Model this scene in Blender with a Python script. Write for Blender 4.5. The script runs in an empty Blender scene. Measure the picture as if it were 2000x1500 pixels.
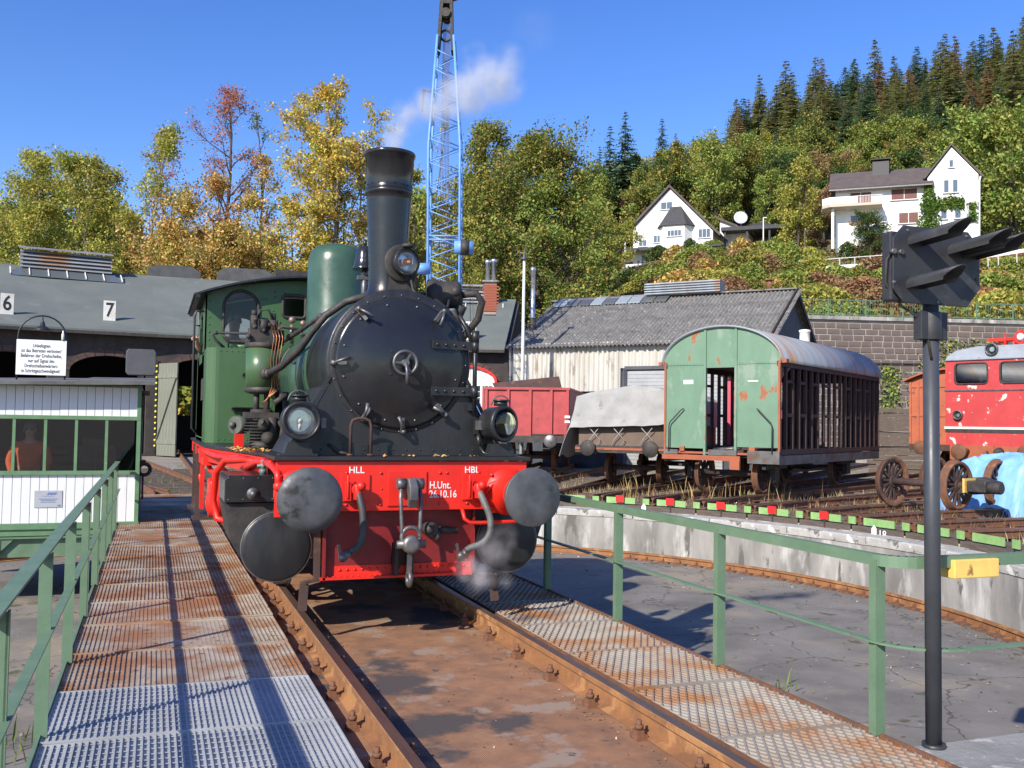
import bpy, bmesh, math, random
from mathutils import Vector, Matrix
from mathutils.geometry import tessellate_polygon
V = Vector
SC = bpy.context.scene
COL = SC.collection
PI = math.pi
def rad(a): return math.radians(a)

# ------------------------------------------------------------------ camera
CF, YAW, PITCH, ROLL = 1875.72, 0.35598, 0.04097, 0.01543
CAMP = V((-1.96527, 0.0, 1.6199))
_rt = V((math.cos(YAW), -math.sin(YAW), 0)); _fh = V((math.sin(YAW), math.cos(YAW), 0)); _up = V((0, 0, 1))
_f = _fh*math.cos(PITCH) + _up*math.sin(PITCH); _u = -_fh*math.sin(PITCH) + _up*math.cos(PITCH)
_r = _rt*math.cos(ROLL) + _u*math.sin(ROLL); _u2 = -_rt*math.sin(ROLL) + _u*math.cos(ROLL)
cam = bpy.data.cameras.new('camera'); camo = bpy.data.objects.new('camera', cam); COL.objects.link(camo)
m = Matrix.Identity(4)
for i in range(3):
    m[i][0] = _r[i]; m[i][1] = _u2[i]; m[i][2] = -_f[i]; m[i][3] = CAMP[i]
camo.matrix_world = m
cam.sensor_width = 36.0; cam.lens = CF/2000*36; cam.clip_start = 0.05; cam.clip_end = 3000
SC.camera = camo
def P(u, v, d):
    """world point that lies d metres ahead of the camera and shows at photo pixel u, v"""
    return CAMP + (_f + _r*((u-1000)/CF) - _u2*((v-750)/CF))*d

# ------------------------------------------------------------------ sky, sun, exposure
SUN = V((-0.81*math.cos(rad(33)), -0.586*math.cos(rad(33)), math.sin(rad(33)))).normalized()
w = bpy.data.worlds.new('World'); SC.world = w; w.use_nodes = True
nt = w.node_tree; nt.nodes.clear()
sky = nt.nodes.new('ShaderNodeTexSky'); sky.sky_type = 'NISHITA'; sky.sun_disc = False
sky.sun_elevation = math.asin(SUN.z); sky.sun_rotation = math.atan2(SUN.x, SUN.y)
sky.air_density = 1.0; sky.dust_density = 0.25; sky.ozone_density = 3.0; sky.altitude = 0
bg = nt.nodes.new('ShaderNodeBackground'); bg.inputs['Strength'].default_value = 0.15
hsv = nt.nodes.new('ShaderNodeHueSaturation'); hsv.inputs['Saturation'].default_value = 1.28; hsv.inputs['Hue'].default_value = 0.518
wo = nt.nodes.new('ShaderNodeOutputWorld')
nt.links.new(sky.outputs[0], hsv.inputs['Color']); nt.links.new(hsv.outputs[0], bg.inputs[0]); nt.links.new(bg.outputs[0], wo.inputs[0])
sl = bpy.data.lights.new('sun', 'SUN'); sl.energy = 4.9; sl.angle = rad(0.53); sl.color = (1.0, 0.93, 0.82)
so = bpy.data.objects.new('sun', sl); COL.objects.link(so); so.location = SUN*50
so.rotation_euler = SUN.to_track_quat('Z', 'Y').to_euler()
SC.view_settings.view_transform = 'Standard'; SC.view_settings.look = 'None'
SC.cycles.volume_bounces = 3
SC.view_settings.exposure = 0.5; SC.view_settings.gamma = 1.0

# ------------------------------------------------------------------ mesh building
WM = {}                                   # world matrix of every thing and part
class MB:
    def __init__(s): s.v = []; s.f = []; s.s = []
    def add(s, vs, fs, smooth=False):
        b = len(s.v); s.v += [V(p) for p in vs]
        for f in fs: s.f.append([b+i for i in f]); s.s.append(smooth)
        return s
    def box(s, x0, x1, y0, y1, z0, z1):
        return s.add([(x0,y0,z0),(x1,y0,z0),(x1,y1,z0),(x0,y1,z0),(x0,y0,z1),(x1,y0,z1),(x1,y1,z1),(x0,y1,z1)],
                     [(0,3,2,1),(4,5,6,7),(0,1,5,4),(1,2,6,5),(2,3,7,6),(3,0,4,7)])
    def bar(s, p, q, w, h, up=(0,0,1)):
        p = V(p); q = V(q); d = (q-p).normalized(); up = V(up)
        if abs(d.dot(up)) > .98: up = V((0,1,0))
        a = d.cross(up).normalized()*w/2; b = a.cross(d).normalized()*h/2
        vs = [p-a-b,p+a-b,p+a+b,p-a+b,q-a-b,q+a-b,q+a+b,q-a+b]
        return s.add(vs, [(0,1,2,3),(7,6,5,4),(4,5,1,0),(5,6,2,1),(6,7,3,2),(7,4,0,3)])
    def tube(s, pts, r, n=8, caps=True):
        pts = [V(p) for p in pts]; k = len(pts); rs = r if isinstance(r, (list, tuple)) else [r]*k
        ref = None; vs = []
        for i in range(k):
            d = (pts[min(i+1,k-1)] - pts[max(i-1,0)])
            d = d.normalized() if d.length > 1e-9 else V((0,0,1))
            if ref is None:
                ref = V((0,0,1)) if abs(d.z) < .9 else V((0,1,0))
            a = ref - d*ref.dot(d)
            if a.length < 1e-6: a = d.orthogonal()
            a.normalize(); ref = a; b = d.cross(a)
            for j in range(n):
                t = 2*PI*j/n; vs.append(pts[i] + (a*math.cos(t) + b*math.sin(t))*rs[i])
        fs = [(i*n+j, i*n+(j+1)%n, (i+1)*n+(j+1)%n, (i+1)*n+j) for i in range(k-1) for j in range(n)]
        s.add(vs, fs, True)
        if caps:
            b0 = len(s.v) - k*n
            s.f.append([b0+j for j in range(n)][::-1]); s.s.append(False)
            s.f.append([b0+(k-1)*n+j for j in range(n)]); s.s.append(False)
        return s
    def cyl(s, p, q, r, r2=None, n=16): return s.tube([p, q], [r, r if r2 is None else r2], n)
    def lathe(s, o, axis, prof, n=32, smooth=True, caps=True):
        """prof = [(distance along axis, radius)]"""
        o = V(o); ax = V(axis).normalized(); a = ax.orthogonal().normalized(); b = ax.cross(a); vs = []
        for (d, r) in prof:
            for j in range(n):
                t = 2*PI*j/n; vs.append(o + ax*d + (a*math.cos(t) + b*math.sin(t))*max(r, 1e-4))
        fs = [(i*n+j, i*n+(j+1)%n, (i+1)*n+(j+1)%n, (i+1)*n+j) for i in range(len(prof)-1) for j in range(n)]
        s.add(vs, fs, smooth); b0 = len(s.v)-len(vs)
        if caps:
            s.f.append([b0+j for j in range(n)][::-1]); s.s.append(False)
            s.f.append([b0+(len(prof)-1)*n+j for j in range(n)]); s.s.append(False)
        return s
    def ball(s, c, r, n=10, sc=(1,1,1)):
        c = V(c); vs = []; k = max(4, n//2)
        for i in range(k+1):
            ph = PI*i/k
            for j in range(n):
                t = 2*PI*j/n; vs.append(c + V((math.sin(ph)*math.cos(t)*r*sc[0], math.sin(ph)*math.sin(t)*r*sc[1], math.cos(ph)*r*sc[2])))
        return s.add(vs, [(i*n+j, (i+1)*n+j, (i+1)*n+(j+1)%n, i*n+(j+1)%n) for i in range(k) for j in range(n)], True)
    def prism(s, poly, vec):
        poly = [V(p) for p in poly]; vec = V(vec); n = len(poly)
        nn = V((0,0,0))
        for i in range(n): nn += (poly[i]-poly[0]).cross(poly[(i+1)%n]-poly[0])
        if nn.dot(vec) > 0: poly = poly[::-1]
        return s.add(poly + [p+vec for p in poly], [tuple(range(n)), tuple(range(2*n-1, n-1, -1))] + [(i, n+i, n+(i+1)%n, (i+1)%n) for i in range(n)])
    def plate(s, outer, holes, fn, th):
        """flat plate with holes: outer and holes are 2D loops, fn maps (a, b, depth) to 3D"""
        loops = [outer] + holes
        tri = tessellate_polygon([[V((a, b, 0)) for a, b in l] for l in loops])
        flat = [p for l in loops for p in l]; n = len(flat)
        vs = [fn(a, b, 0) for a, b in flat] + [fn(a, b, th) for a, b in flat]
        fs = [tuple(t) for t in tri] + [tuple(n+i for i in t[::-1]) for t in tri]; k = 0
        for l in loops:
            for i in range(len(l)): fs.append((k+i, k+(i+1)%len(l), n+k+(i+1)%len(l), n+k+i))
            k += len(l)
        return s.add(vs, fs)
    def torus(s, c, axis, R, r, n=28, m=8, a0=0, a1=2*PI):
        c = V(c); ax = V(axis).normalized(); a = (V((0,0,1)) - ax*ax.z); a = a.normalized() if a.length > .1 else ax.orthogonal().normalized(); b = ax.cross(a)
        full = abs(a1-a0-2*PI) < 1e-6; k = n if full else n+1
        pts = [c + (a*math.cos(a0+(a1-a0)*i/n) + b*math.sin(a0+(a1-a0)*i/n))*R for i in range(k)]
        if full: pts += [pts[0], ]
        return s.tube(pts, r, m, caps=not full)
    def split(s):
        """pieces that stand clear of each other, largest first"""
        n = len(s.v); pa = list(range(n))
        def fd(a):
            while pa[a] != a: pa[a] = pa[pa[a]]; a = pa[a]
            return a
        for f in s.f:
            for b in f[1:]: pa[fd(b)] = fd(f[0])
        bx = {}
        for i, p in enumerate(s.v):
            r = fd(i)
            if r not in bx: bx[r] = [p.copy(), p.copy()]
            else:
                for k in range(3): bx[r][0][k] = min(bx[r][0][k], p[k]); bx[r][1][k] = max(bx[r][1][k], p[k])
        if len(bx) < 2 or len(bx) > 60: return None
        ks = list(bx); e = .02; gp = {k: k for k in ks}
        def g(a):
            while gp[a] != a: a = gp[a]
            return a
        for i, a in enumerate(ks):
            for b in ks[i+1:]:
                if all(bx[a][0][k]-e <= bx[b][1][k] and bx[b][0][k]-e <= bx[a][1][k] for k in range(3)): gp[g(b)] = g(a)
        cl = {}
        for k in ks: cl.setdefault(g(k), []).append(k)
        if len(cl) < 2 or len(cl) > 14: return None
        if sorted(max((bx[k][1]-bx[k][0]).length for k in c) for c in cl.values())[0] < .09: return None
        out = []
        for c in cl.values():
            c = set(c); q = MB(); mp = {}
            for f, sm in zip(s.f, s.s):
                if fd(f[0]) in c:
                    for i in f:
                        if i not in mp: mp[i] = len(q.v); q.v.append(s.v[i])
                    q.f.append([mp[i] for i in f]); q.s.append(sm)
            if q.f: out.append(q)
        out.sort(key=lambda q: -len(q.v)); return out if len(out) > 1 else None
    def mesh(s, name, mat, M=None):
        me = bpy.data.meshes.new(name)
        vs = [M @ p for p in s.v] if M is not None else s.v
        me.from_pydata([tuple(p) for p in vs], [], s.f)
        me.polygons.foreach_set('use_smooth', s.s); me.validate(); me.update()
        if mat is not None: me.materials.append(mat)
        return me
    def build(s, name, mat, parent=None, world=True, bevel=0, fix=True):
        """world=True: the vertices were written in world coordinates"""
        if fix == True and fix != 2:
            ps = s.split()
            if ps:
                os_ = [q.build(name, mat, parent, world, bevel, 2) for q in ps]; return os_[0]
        M = None
        if parent is not None and world: M = WM[parent.name].inverted()
        me = s.mesh(name, mat, M)
        if fix:
            bm = bmesh.new(); bm.from_mesh(me); bmesh.ops.recalc_face_normals(bm, faces=bm.faces); bm.to_mesh(me); bm.free()
        o = bpy.data.objects.new(name, me); COL.objects.link(o)
        if parent is not None: o.parent = parent
        WM[o.name] = WM[parent.name] if parent is not None else Matrix.Identity(4)
        if name == 'rivets': o['kind'] = 'stuff'
        if bevel:
            b = o.modifiers.new('bevel', 'BEVEL'); b.width = bevel; b.segments = 2; b.limit_method = 'ANGLE'; b.angle_limit = rad(40)
        return o

def tag(o, label=None, cat=None, group=None, kind=None):
    if label: o['label'] = label
    if cat: o['category'] = cat
    if group: o['group'] = group
    if kind: o['kind'] = kind
    return o
def thing(name, label, cat, loc=(0,0,0), rotz=0, group=None, kind=None):
    o = bpy.data.objects.new(name, None); COL.objects.link(o); o.empty_display_size = .2
    o.location = loc; o.rotation_euler = (0, 0, rotz)
    WM[o.name] = Matrix.Translation(V(loc)) @ Matrix.Rotation(rotz, 4, 'Z')
    return tag(o, label, cat, group, kind)
def inst(name, me, parent=None, loc=(0,0,0), rot=(0,0,0), sc=(1,1,1), local=False):
    """one more object on shared mesh data; loc is a world place unless local"""
    o = bpy.data.objects.new(name, me); COL.objects.link(o)
    M = Matrix.LocRotScale(V(loc), __import__('mathutils').Euler(rot), V(sc))
    if parent is not None:
        o.parent = parent
        if not local: M = WM[parent.name].inverted() @ M
        WM[o.name] = WM[parent.name]
    o.matrix_basis = M
    return o
def dup(root, loc, rotz, label=None, group=None):
    r = root.copy(); COL.objects.link(r); r.location = loc; r.rotation_euler = (0, 0, rotz)
    if label: r['label'] = label
    if group: r['group'] = group
    WM[r.name] = Matrix.Translation(V(loc)) @ Matrix.Rotation(rotz, 4, 'Z')
    for ch in list(root.children):
        c = ch.copy(); COL.objects.link(c); c.parent = r
        for g in list(ch.children):
            d = g.copy(); COL.objects.link(d); d.parent = c
    return r
def text(body, size, mat, parent, fn, name='lettering', align='CENTER', th=.002, sx=1.0):
    """raised letters; fn maps text plane (a, b, depth) to world"""
    cu = bpy.data.curves.new('t', 'FONT'); cu.body = body; cu.size = size; cu.align_x = align; cu.align_y = 'CENTER'; cu.resolution_u = 3; cu.offset = size*.012
    cu.space_line = 1.0
    t = bpy.data.objects.new('t', cu); COL.objects.link(t)
    me = bpy.data.meshes.new_from_object(t); bpy.data.objects.remove(t); bpy.data.curves.remove(cu)
    mb = MB(); mb.add([fn(p.co.x*sx, p.co.y, 0) for p in me.vertices], [tuple(f.vertices) for f in me.polygons]); bpy.data.meshes.remove(me)
    return mb.build(name, mat, parent, fix=False)

# ------------------------------------------------------------------ procedural materials
def lin(c):
    return tuple(((x/255)/12.92 if x/255 <= .04045 else ((x/255+.055)/1.055)**2.4) for x in c)
def M(name, c1, c2=None, scale=4, c3=None, t3=.6, s3=2, rough=.6, rough2=None, metal=0, bump=0, bscale=40, stretch=(1,1,1), coat=0, w3=.06, c4=None, t4=.6, s4=9, spec=.5, lo=.35, hi=.65, cracks=None, c5=None, t5=.7, s5=10, checks=None):
    mt = bpy.data.materials.new(name); mt.use_nodes = True; n = mt.node_tree.nodes; L = mt.node_tree.links
    b = n['Principled BSDF']; b.inputs['Roughness'].default_value = rough; b.inputs['Metallic'].default_value = metal
    b.inputs['Coat Weight'].default_value = coat; b.inputs['Specular IOR Level'].default_value = spec
    tc = n.new('ShaderNodeTexCoord'); mp = n.new('ShaderNodeMapping'); mp.inputs['Scale'].default_value = stretch
    L.new(tc.outputs['Object'], mp.inputs[0])
    def noise(sc, det=5):
        t = n.new('ShaderNodeTexNoise'); t.inputs['Scale'].default_value = sc; t.inputs['Detail'].default_value = det; t.inputs['Roughness'].default_value = .6
        L.new(mp.outputs[0], t.inputs[0]); return t.outputs[0]
    def ramp(src, a, c):
        r = n.new('ShaderNodeMapRange'); r.inputs[1].default_value = a; r.inputs[2].default_value = c; L.new(src, r.inputs[0]); return r.outputs[0]
    def mix(fac, a, c):
        x = n.new('ShaderNodeMix'); x.data_type = 'RGBA'; L.new(fac, x.inputs[0])
        for k, val in ((6, a), (7, c)):
            if isinstance(val, tuple): x.inputs[k].default_value = (*val, 1)
            else: L.new(val, x.inputs[k])
        return x.outputs[2]
    col = c1
    if c2: col = mix(ramp(noise(scale), lo, hi), c1, c2)
    if c3: col = mix(ramp(noise(s3, 7), t3, t3+w3), col, c3)
    if c4: col = mix(ramp(noise(s4, 7), t4, t4+.05), col, c4)
    if c5: col = mix(ramp(noise(s5, 8), t5, t5+.04), col, c5)
    if cracks:
        vo = n.new('ShaderNodeTexVoronoi'); vo.feature = 'DISTANCE_TO_EDGE'; vo.inputs['Scale'].default_value = cracks[0]
        wv = n.new('ShaderNodeTexNoise'); wv.inputs['Scale'].default_value = 2.5; wv.inputs['Detail'].default_value = 6; L.new(mp.outputs[0], wv.inputs[0])
        vm = n.new('ShaderNodeVectorMath'); vm.operation = 'MULTIPLY_ADD'; vm.inputs[1].default_value = (.5,.5,.5); L.new(wv.outputs[1], vm.inputs[0]); L.new(mp.outputs[0], vm.inputs[2])
        L.new(vm.outputs[0], vo.inputs['Vector']); col = mix(ramp(vo.outputs['Distance'], 0, cracks[1]), (.05,.046,.035), col)
    if isinstance(col, tuple): b.inputs['Base Color'].default_value = (*col, 1)
    else: L.new(col, b.inputs['Base Color'])
    if rough2 is not None:
        r = n.new('ShaderNodeMapRange'); r.inputs[1].default_value = .35; r.inputs[2].default_value = .65; r.inputs[3].default_value = rough; r.inputs[4].default_value = rough2
        L.new(noise(scale*1.7), r.inputs[0]); L.new(r.outputs[0], b.inputs['Roughness'])
    if checks:
        wx = []
        for dr in ('X', 'Y'):
            wt = n.new('ShaderNodeTexWave'); wt.bands_direction = dr; wt.inputs['Scale'].default_value = checks[0]; L.new(tc.outputs['Object'], wt.inputs[0]); wx.append(wt.outputs['Fac'])
        ml = n.new('ShaderNodeMath'); ml.operation = 'MULTIPLY'; L.new(wx[0], ml.inputs[0]); L.new(wx[1], ml.inputs[1])
        bp = n.new('ShaderNodeBump'); bp.inputs['Strength'].default_value = checks[1]; bp.inputs['Distance'].default_value = .006
        L.new(ml.outputs[0], bp.inputs['Height']); L.new(bp.outputs[0], b.inputs['Normal'])
    elif bump:
        bp = n.new('ShaderNodeBump'); bp.inputs['Strength'].default_value = bump; bp.inputs['Distance'].default_value = .02
        L.new(noise(bscale, 6), bp.inputs['Height']); L.new(bp.outputs[0], b.inputs['Normal'])
    return mt
def leafmat(name, cols, trans=.3):
    """one colour for each leaf, picked at random from cols"""
    mt = bpy.data.materials.new(name); mt.use_nodes = True; n = mt.node_tree.nodes; L = mt.node_tree.links; n.clear()
    g = n.new('ShaderNodeNewGeometry'); cr = n.new('ShaderNodeValToRGB'); L.new(g.outputs['Random Per Island'], cr.inputs[0])
    e = cr.color_ramp.elements; k = len(cols)
    e[0].position = 0; e[0].color = (*cols[0], 1); e[1].position = (k-1)/k; e[1].color = (*cols[-1], 1)
    for i in range(1, k-1): x = e.new(i/k); x.color = (*cols[i], 1)
    tc = n.new('ShaderNodeTexCoord'); nz = n.new('ShaderNodeTexNoise'); nz.inputs['Scale'].default_value = .45; L.new(tc.outputs['Object'], nz.inputs[0])
    hs = n.new('ShaderNodeHueSaturation'); mr = n.new('ShaderNodeMapRange'); mr.inputs[1].default_value = .3; mr.inputs[2].default_value = .7; mr.inputs[3].default_value = .475; mr.inputs[4].default_value = .525
    L.new(nz.outputs[0], mr.inputs[0]); L.new(mr.outputs[0], hs.inputs[0]); L.new(cr.outputs[0], hs.inputs[4]); hs.inputs['Saturation'].default_value = .88
    d = n.new('ShaderNodeBsdfDiffuse'); t = n.new('ShaderNodeBsdfTranslucent'); mx = n.new('ShaderNodeMixShader'); mx.inputs[0].default_value = trans
    o = n.new('ShaderNodeOutputMaterial'); L.new(hs.outputs[0], d.inputs[0]); L.new(hs.outputs[0], t.inputs[0])
    L.new(d.outputs[0], mx.inputs[1]); L.new(t.outputs[0], mx.inputs[2]); L.new(mx.outputs[0], o.inputs[0])
    return mt
def glass(name, tint=(.75,.8,.82), rough=.03, alpha=.35, dark=(.02,.025,.03)):
    """window pane: mirror of the surroundings over a see-through tint"""
    mt = bpy.data.materials.new(name); mt.use_nodes = True; n = mt.node_tree.nodes; L = mt.node_tree.links; n.clear()
    fr = n.new('ShaderNodeFresnel'); fr.inputs[0].default_value = 1.5
    ad = n.new('ShaderNodeMath'); ad.operation = 'ADD'; ad.inputs[1].default_value = alpha*.25; L.new(fr.outputs[0], ad.inputs[0])
    tr = n.new('ShaderNodeBsdfTransparent'); tr.inputs[0].default_value = (*tint, 1)
    gl = n.new('ShaderNodeBsdfGlossy'); gl.inputs['Roughness'].default_value = rough
    mx = n.new('ShaderNodeMixShader'); o = n.new('ShaderNodeOutputMaterial')
    L.new(ad.outputs[0], mx.inputs[0]); L.new(tr.outputs[0], mx.inputs[1]); L.new(gl.outputs[0], mx.inputs[2]); L.new(mx.outputs[0], o.inputs[0])
    return mt

BLACK = M('black_paint', (.015,.0155,.017), (.024,.024,.025), 6, (.042,.039,.035), .56, 3.2, rough=.3, rough2=.5, bump=.08, bscale=30, w3=.28, stretch=(1,1,.4))
BLACKG = M('black_gloss', (.014,.0145,.016), (.02,.02,.021), 3, (.028,.026,.024), .58, 4, w3=.3, rough=.14, rough2=.30, bump=.05, bscale=22)
SOOT = M('sooty_iron', (.022,.021,.02), (.055,.045,.038), 7, rough=.55, rough2=.8, bump=.2)
STEEL = M('worn_steel', (.10,.10,.105), (.20,.19,.185), 8, (.10,.055,.03), .62, 5, rough=.45, metal=.6, bump=.1)
BUFFER = M('greasy_buffer', (.05,.055,.06), (.11,.115,.12), 5, (.025,.024,.022), .58, 3.5, rough=.42, rough2=.65, metal=.3, bump=.06)
GREEN = M('loco_green', (.045,.102,.038), (.056,.118,.048), 3, (.075,.11,.06), .58, 3, w3=.25, stretch=(1,1,.4), rough=.3, rough2=.42, bump=.03, bscale=18)
DOMEG = M('dome_green', (.034,.075,.047), (.045,.092,.06), 4, rough=.24, rough2=.4, bump=.03, bscale=15)
RED = M('loco_red', (.72,.022,.010), (.60,.018,.010), 3, (.40,.03,.018), .57, 4, rough=.34, rough2=.52, bump=.06, bscale=30, w3=.2, stretch=(1,1,.5), c4=(.10,.03,.02), t4=.70, s4=9)
DRED = M('underframe_red', (.24,.013,.014), (.15,.011,.012), 4, (.08,.03,.022), .63, 5, rough=.42, rough2=.6)  # reds darkened to stand in for the shade below the buffer beam
COPPER = M('copper_pipe', (.34,.14,.065), (.2,.08,.04), 10, rough=.35, metal=.8)
BRASS = M('brass', (.5,.36,.14), rough=.35, metal=.8)
WHITE = M('white_paint', (.78,.78,.76), (.7,.7,.67), 6, rough=.5)
CREAM = M('white_enamel', (.8,.78,.7), rough=.35)
LETTER = M('letter_black', (.02,.02,.02), rough=.6)
RAILPAINT = M('railing_green', (.105,.178,.105), (.135,.21,.13), 5, (.19,.11,.06), .655, 7, rough=.45, rough2=.6, bump=.08)
RAILRUST = M('rusty_rail', (.30,.135,.05), (.19,.088,.04), 5, (.36,.18,.07), .55, 3, rough=.75, bump=.2)
RAILHEAD = M('rail_head', (.13,.085,.07), (.18,.11,.08), 7, rough=.38, metal=.5, stretch=(6,.6,6))
RUST = M('rust', (.20,.085,.04), (.11,.055,.035), 5, (.28,.12,.05), .6, 4, rough=.85, bump=.3)
DARKRUST = M('dark_rust', (.075,.038,.03), (.045,.028,.025), 5, (.13,.058,.03), .6, 4, rough=.85, bump=.25)
DECK = M('rusty_deck_plate', (.33,.165,.082), (.20,.105,.06), 4.5, (.30,.215,.155), .555, 2.4, rough=.8, bump=.3, bscale=70, c4=(.075,.06,.053), t4=.545, s4=.9, checks=(30,.5), c5=(.10,.07,.05), t5=.635, s5=7)
GRATE = M('galvanised_grating', (.43,.37,.30), (.33,.27,.205), 3, (.31,.15,.07), .42, 2.2, rough=.55, metal=.1, w3=.16, c4=(.17,.07,.03), t4=.60, s4=14)
GRATEN = M('new_galvanised_grating', (.42,.43,.435), (.34,.35,.355), 2.5, rough=.5, metal=.1)
GRATER = M('diamond_grating', (.37,.335,.285), (.28,.24,.195), 3, (.31,.155,.07), .46, 2.1, rough=.55, metal=.1, w3=.16)
CONC = M('weathered_concrete', (.34,.325,.30), (.17,.162,.148), 1.5, (.55,.54,.51), .53, 2.6, rough=.9, bump=.4, bscale=12, c4=(.12,.115,.10), t4=.60, s4=3.2, w3=.2, stretch=(1,1,.3))
COPING = M('lichen_coping', (.44,.425,.40), (.27,.255,.23), 2.2, (.62,.61,.58), .56, 3.2, rough=.9, bump=.6, bscale=14, c4=(.14,.135,.115), t4=.59, s4=4)
PIT = M('pit_floor', (.205,.188,.165), (.135,.123,.107), .9, (.27,.225,.165), .545, .5, rough=.9, bump=.35, bscale=9, w3=.12, c4=(.085,.088,.045), t4=.615, s4=2.6, cracks=(.45,.006), c5=(.42,.41,.39), t5=.665, s5=11)
SAND = M('yard_ground', (.31,.27,.215), (.21,.18,.14), .7, (.10,.095,.055), .6, .9, rough=.95, bump=.6, bscale=7, c4=(.33,.29,.23), t4=.62, s4=6)
TIMBER = M('old_timber', (.13,.10,.08), (.075,.06,.05), 4, rough=.9, bump=.4, stretch=(1,1,6))
LIME = M('lime_green_paint', (.27,.44,.15), (.19,.34,.12), 5, (.2,.1,.05), .66, 5, rough=.6)
SIGNRED = M('marker_red', (.72,.02,.02), rough=.5)
YELLOW = M('yellow_paint', (.78,.55,.14), (.66,.43,.12), 6, (.3,.13,.04), .66, 7, rough=.5)
GLASS = glass('window_glass', (.85,.9,.92), .02, .0)
DGLASS = glass('dark_glass', (.35,.4,.43), .02, .5)
# ------------------------------------------------------------------ ground, pit, tracks, turntable
rnd = random.Random(7)
TCX, TCY = 0.0, 12.9
def pol(ang, r, lat=0.0, z=0.0):
    a = rad(ang); return V((TCX + r*math.sin(a) + lat*math.cos(a), TCY + r*math.cos(a) - lat*math.sin(a), z))
def ring(mb, prof, n=120, a0=0, a1=360, smooth=False):
    """sweep an (r, z) section round the pit centre"""
    full = abs(a1-a0-360) < 1e-6; k = n if full else n+1; m = len(prof); vs = []
    for i in range(k):
        for (r, z) in prof: vs.append(pol(a0+(a1-a0)*i/n, r, 0, z))
    fs = [(i*m+j, i*m+j+1, ((i+1)%k)*m+j+1, ((i+1)%k)*m+j) for i in range(n) for j in range(m-1)]
    return mb.add(vs, fs, smooth)
g = MB(); prev = None; rr = [10.42, 13, 17, 22, 30, 45, 70, 120, 250, 600, 1400]; n = 96
for i, r in enumerate(rr):
    for j in range(n):
        b = rnd.uniform(-.025, .03) if 0 < i < 5 else 0
        g.v.append(pol(360*j/n, r, 0, -.2+b))
for i in range(len(rr)-1):
    for j in range(n): g.f.append([i*n+j, i*n+(j+1)%n, (i+1)*n+(j+1)%n, (i+1)*n+j]); g.s.append(True)
tag(g.build('ground', SAND), kind='structure')
f = MB(); f.add([pol(360*j/96, 10.0, 0, -1.25) for j in range(96)], [tuple(range(96))]); tag(f.build('pit_floor', PIT), kind='structure')
wl = MB(); ring(wl, [(9.95, -1.3), (9.95, -.43)]); pw = tag(wl.build('pit_wall', CONC, fix=False), kind='structure')
cb = MB(); nb = 34; da = 360/nb
ring(cb, [(9.93, -.44), (9.93, -.315), (9.955, -.295), (10.44, -.285), (10.44, -.44), (9.93, -.44)], 5, .06, da-.06)
# end faces of the block
m_ = 6
cb.f.append([0,1,2,3,4]); cb.s.append(False); cb.f.append([5*m_+k for k in (4,3,2,1,0)]); cb.s.append(False)
cme = None
for i in range(nb):
    if cme is None: o = cb.build('coping_block', COPING, pw); cme = o.data
    o = inst('coping_block', cme, pw, (TCX - 0, 0, 0)) if i else o
    if i:
        R_ = Matrix.Translation((TCX, TCY, 0)) @ Matrix.Rotation(-rad(da*i), 4, 'Z') @ Matrix.Translation((-TCX, -TCY, rnd.uniform(-.012, .012)))
        o.matrix_basis = R_
# running rail in the pit
pr = MB(); ring(pr, [(9.53,-1.25),(9.53,-1.235),(9.59,-1.225),(9.592,-1.145),(9.565,-1.135),(9.565,-1.10),(9.635,-1.10),(9.635,-1.135),(9.608,-1.145),(9.61,-1.225),(9.67,-1.235),(9.67,-1.25)], 150)
prl = tag(pr.build('pit_rail', RAILRUST, fix=False), kind='structure')
ch = MB(); ch.box(-.13, .13, -.17, .17, 0, .022); ch.box(-.09, -.045, -.05, .05, .022, .06); ch.cyl((-.07,0,.06),(-.07,0,.11),.018,n=6)
chm = ch.mesh('rail_chair', RUST)
for i in range(22, 62): p = pol(i*2.35, 9.6, 0, -1.248); inst('rail_chair', chm, prl, p, (0,0,-rad(i*2.35)))
# timbers and green end plates round the rim
tim = MB(); ring(tim, [(10.40,-.44),(10.40,-.175),(10.62,-.175)], 6, .1, 6.65)
PITCH_T, T0 = 6.75, 50.05
rim = tag(thing('pit_rim', None, None, (TCX,TCY,-.2)), kind='structure')
tme = None
for i in range(-6, 10):
    a = T0 + PITCH_T*i - PITCH_T/2
    M_ = Matrix.Rotation(-rad(a), 4, 'Z')
    if tme is None:
        mm = MB(); mm.v = [p - V((TCX,TCY,0)) for p in tim.v]; mm.f = tim.f; mm.s = tim.s; tme = mm.mesh('rim_timber', TIMBER)
    o = bpy.data.objects.new('rim_timber', tme); COL.objects.link(o); o.parent = rim; o.matrix_basis = Matrix.Translation((0,0,.2)) @ M_
def rimplate(a, w_, mat):
    mb = MB(); mb.box(-w_/2, w_/2, -.012, .012, -.15, -.015); o = mb.build('end_plate', mat, None); o.parent = rim
    o.matrix_basis = Matrix.Translation(pol(a, 10.43) - V((TCX,TCY,-.2))) @ Matrix.Rotation(-rad(a), 4, 'Z')
for i in range(-3, 9):
    a = T0 + PITCH_T*i
    rimplate(a, .70, LIME); rimplate(a+PITCH_T/2, .16, LIME)
for i in range(8, 15):                                    # bolts on the timber
    pass
bt = MB(); bt.box(-.045,.045,-.01,.01,-.045,.045); bt.cyl((0,-.01,0),(0,-.03,0),.018,n=6); btm = bt.mesh('timber_plate', RUST)
for i in range(-2, 9):
    for d in (-2.2, 1.6): a = T0+PITCH_T*i+d; inst('timber_plate', btm, rim, pol(a, 10.39, 0, -.31), (0,0,-rad(a)))
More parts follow.
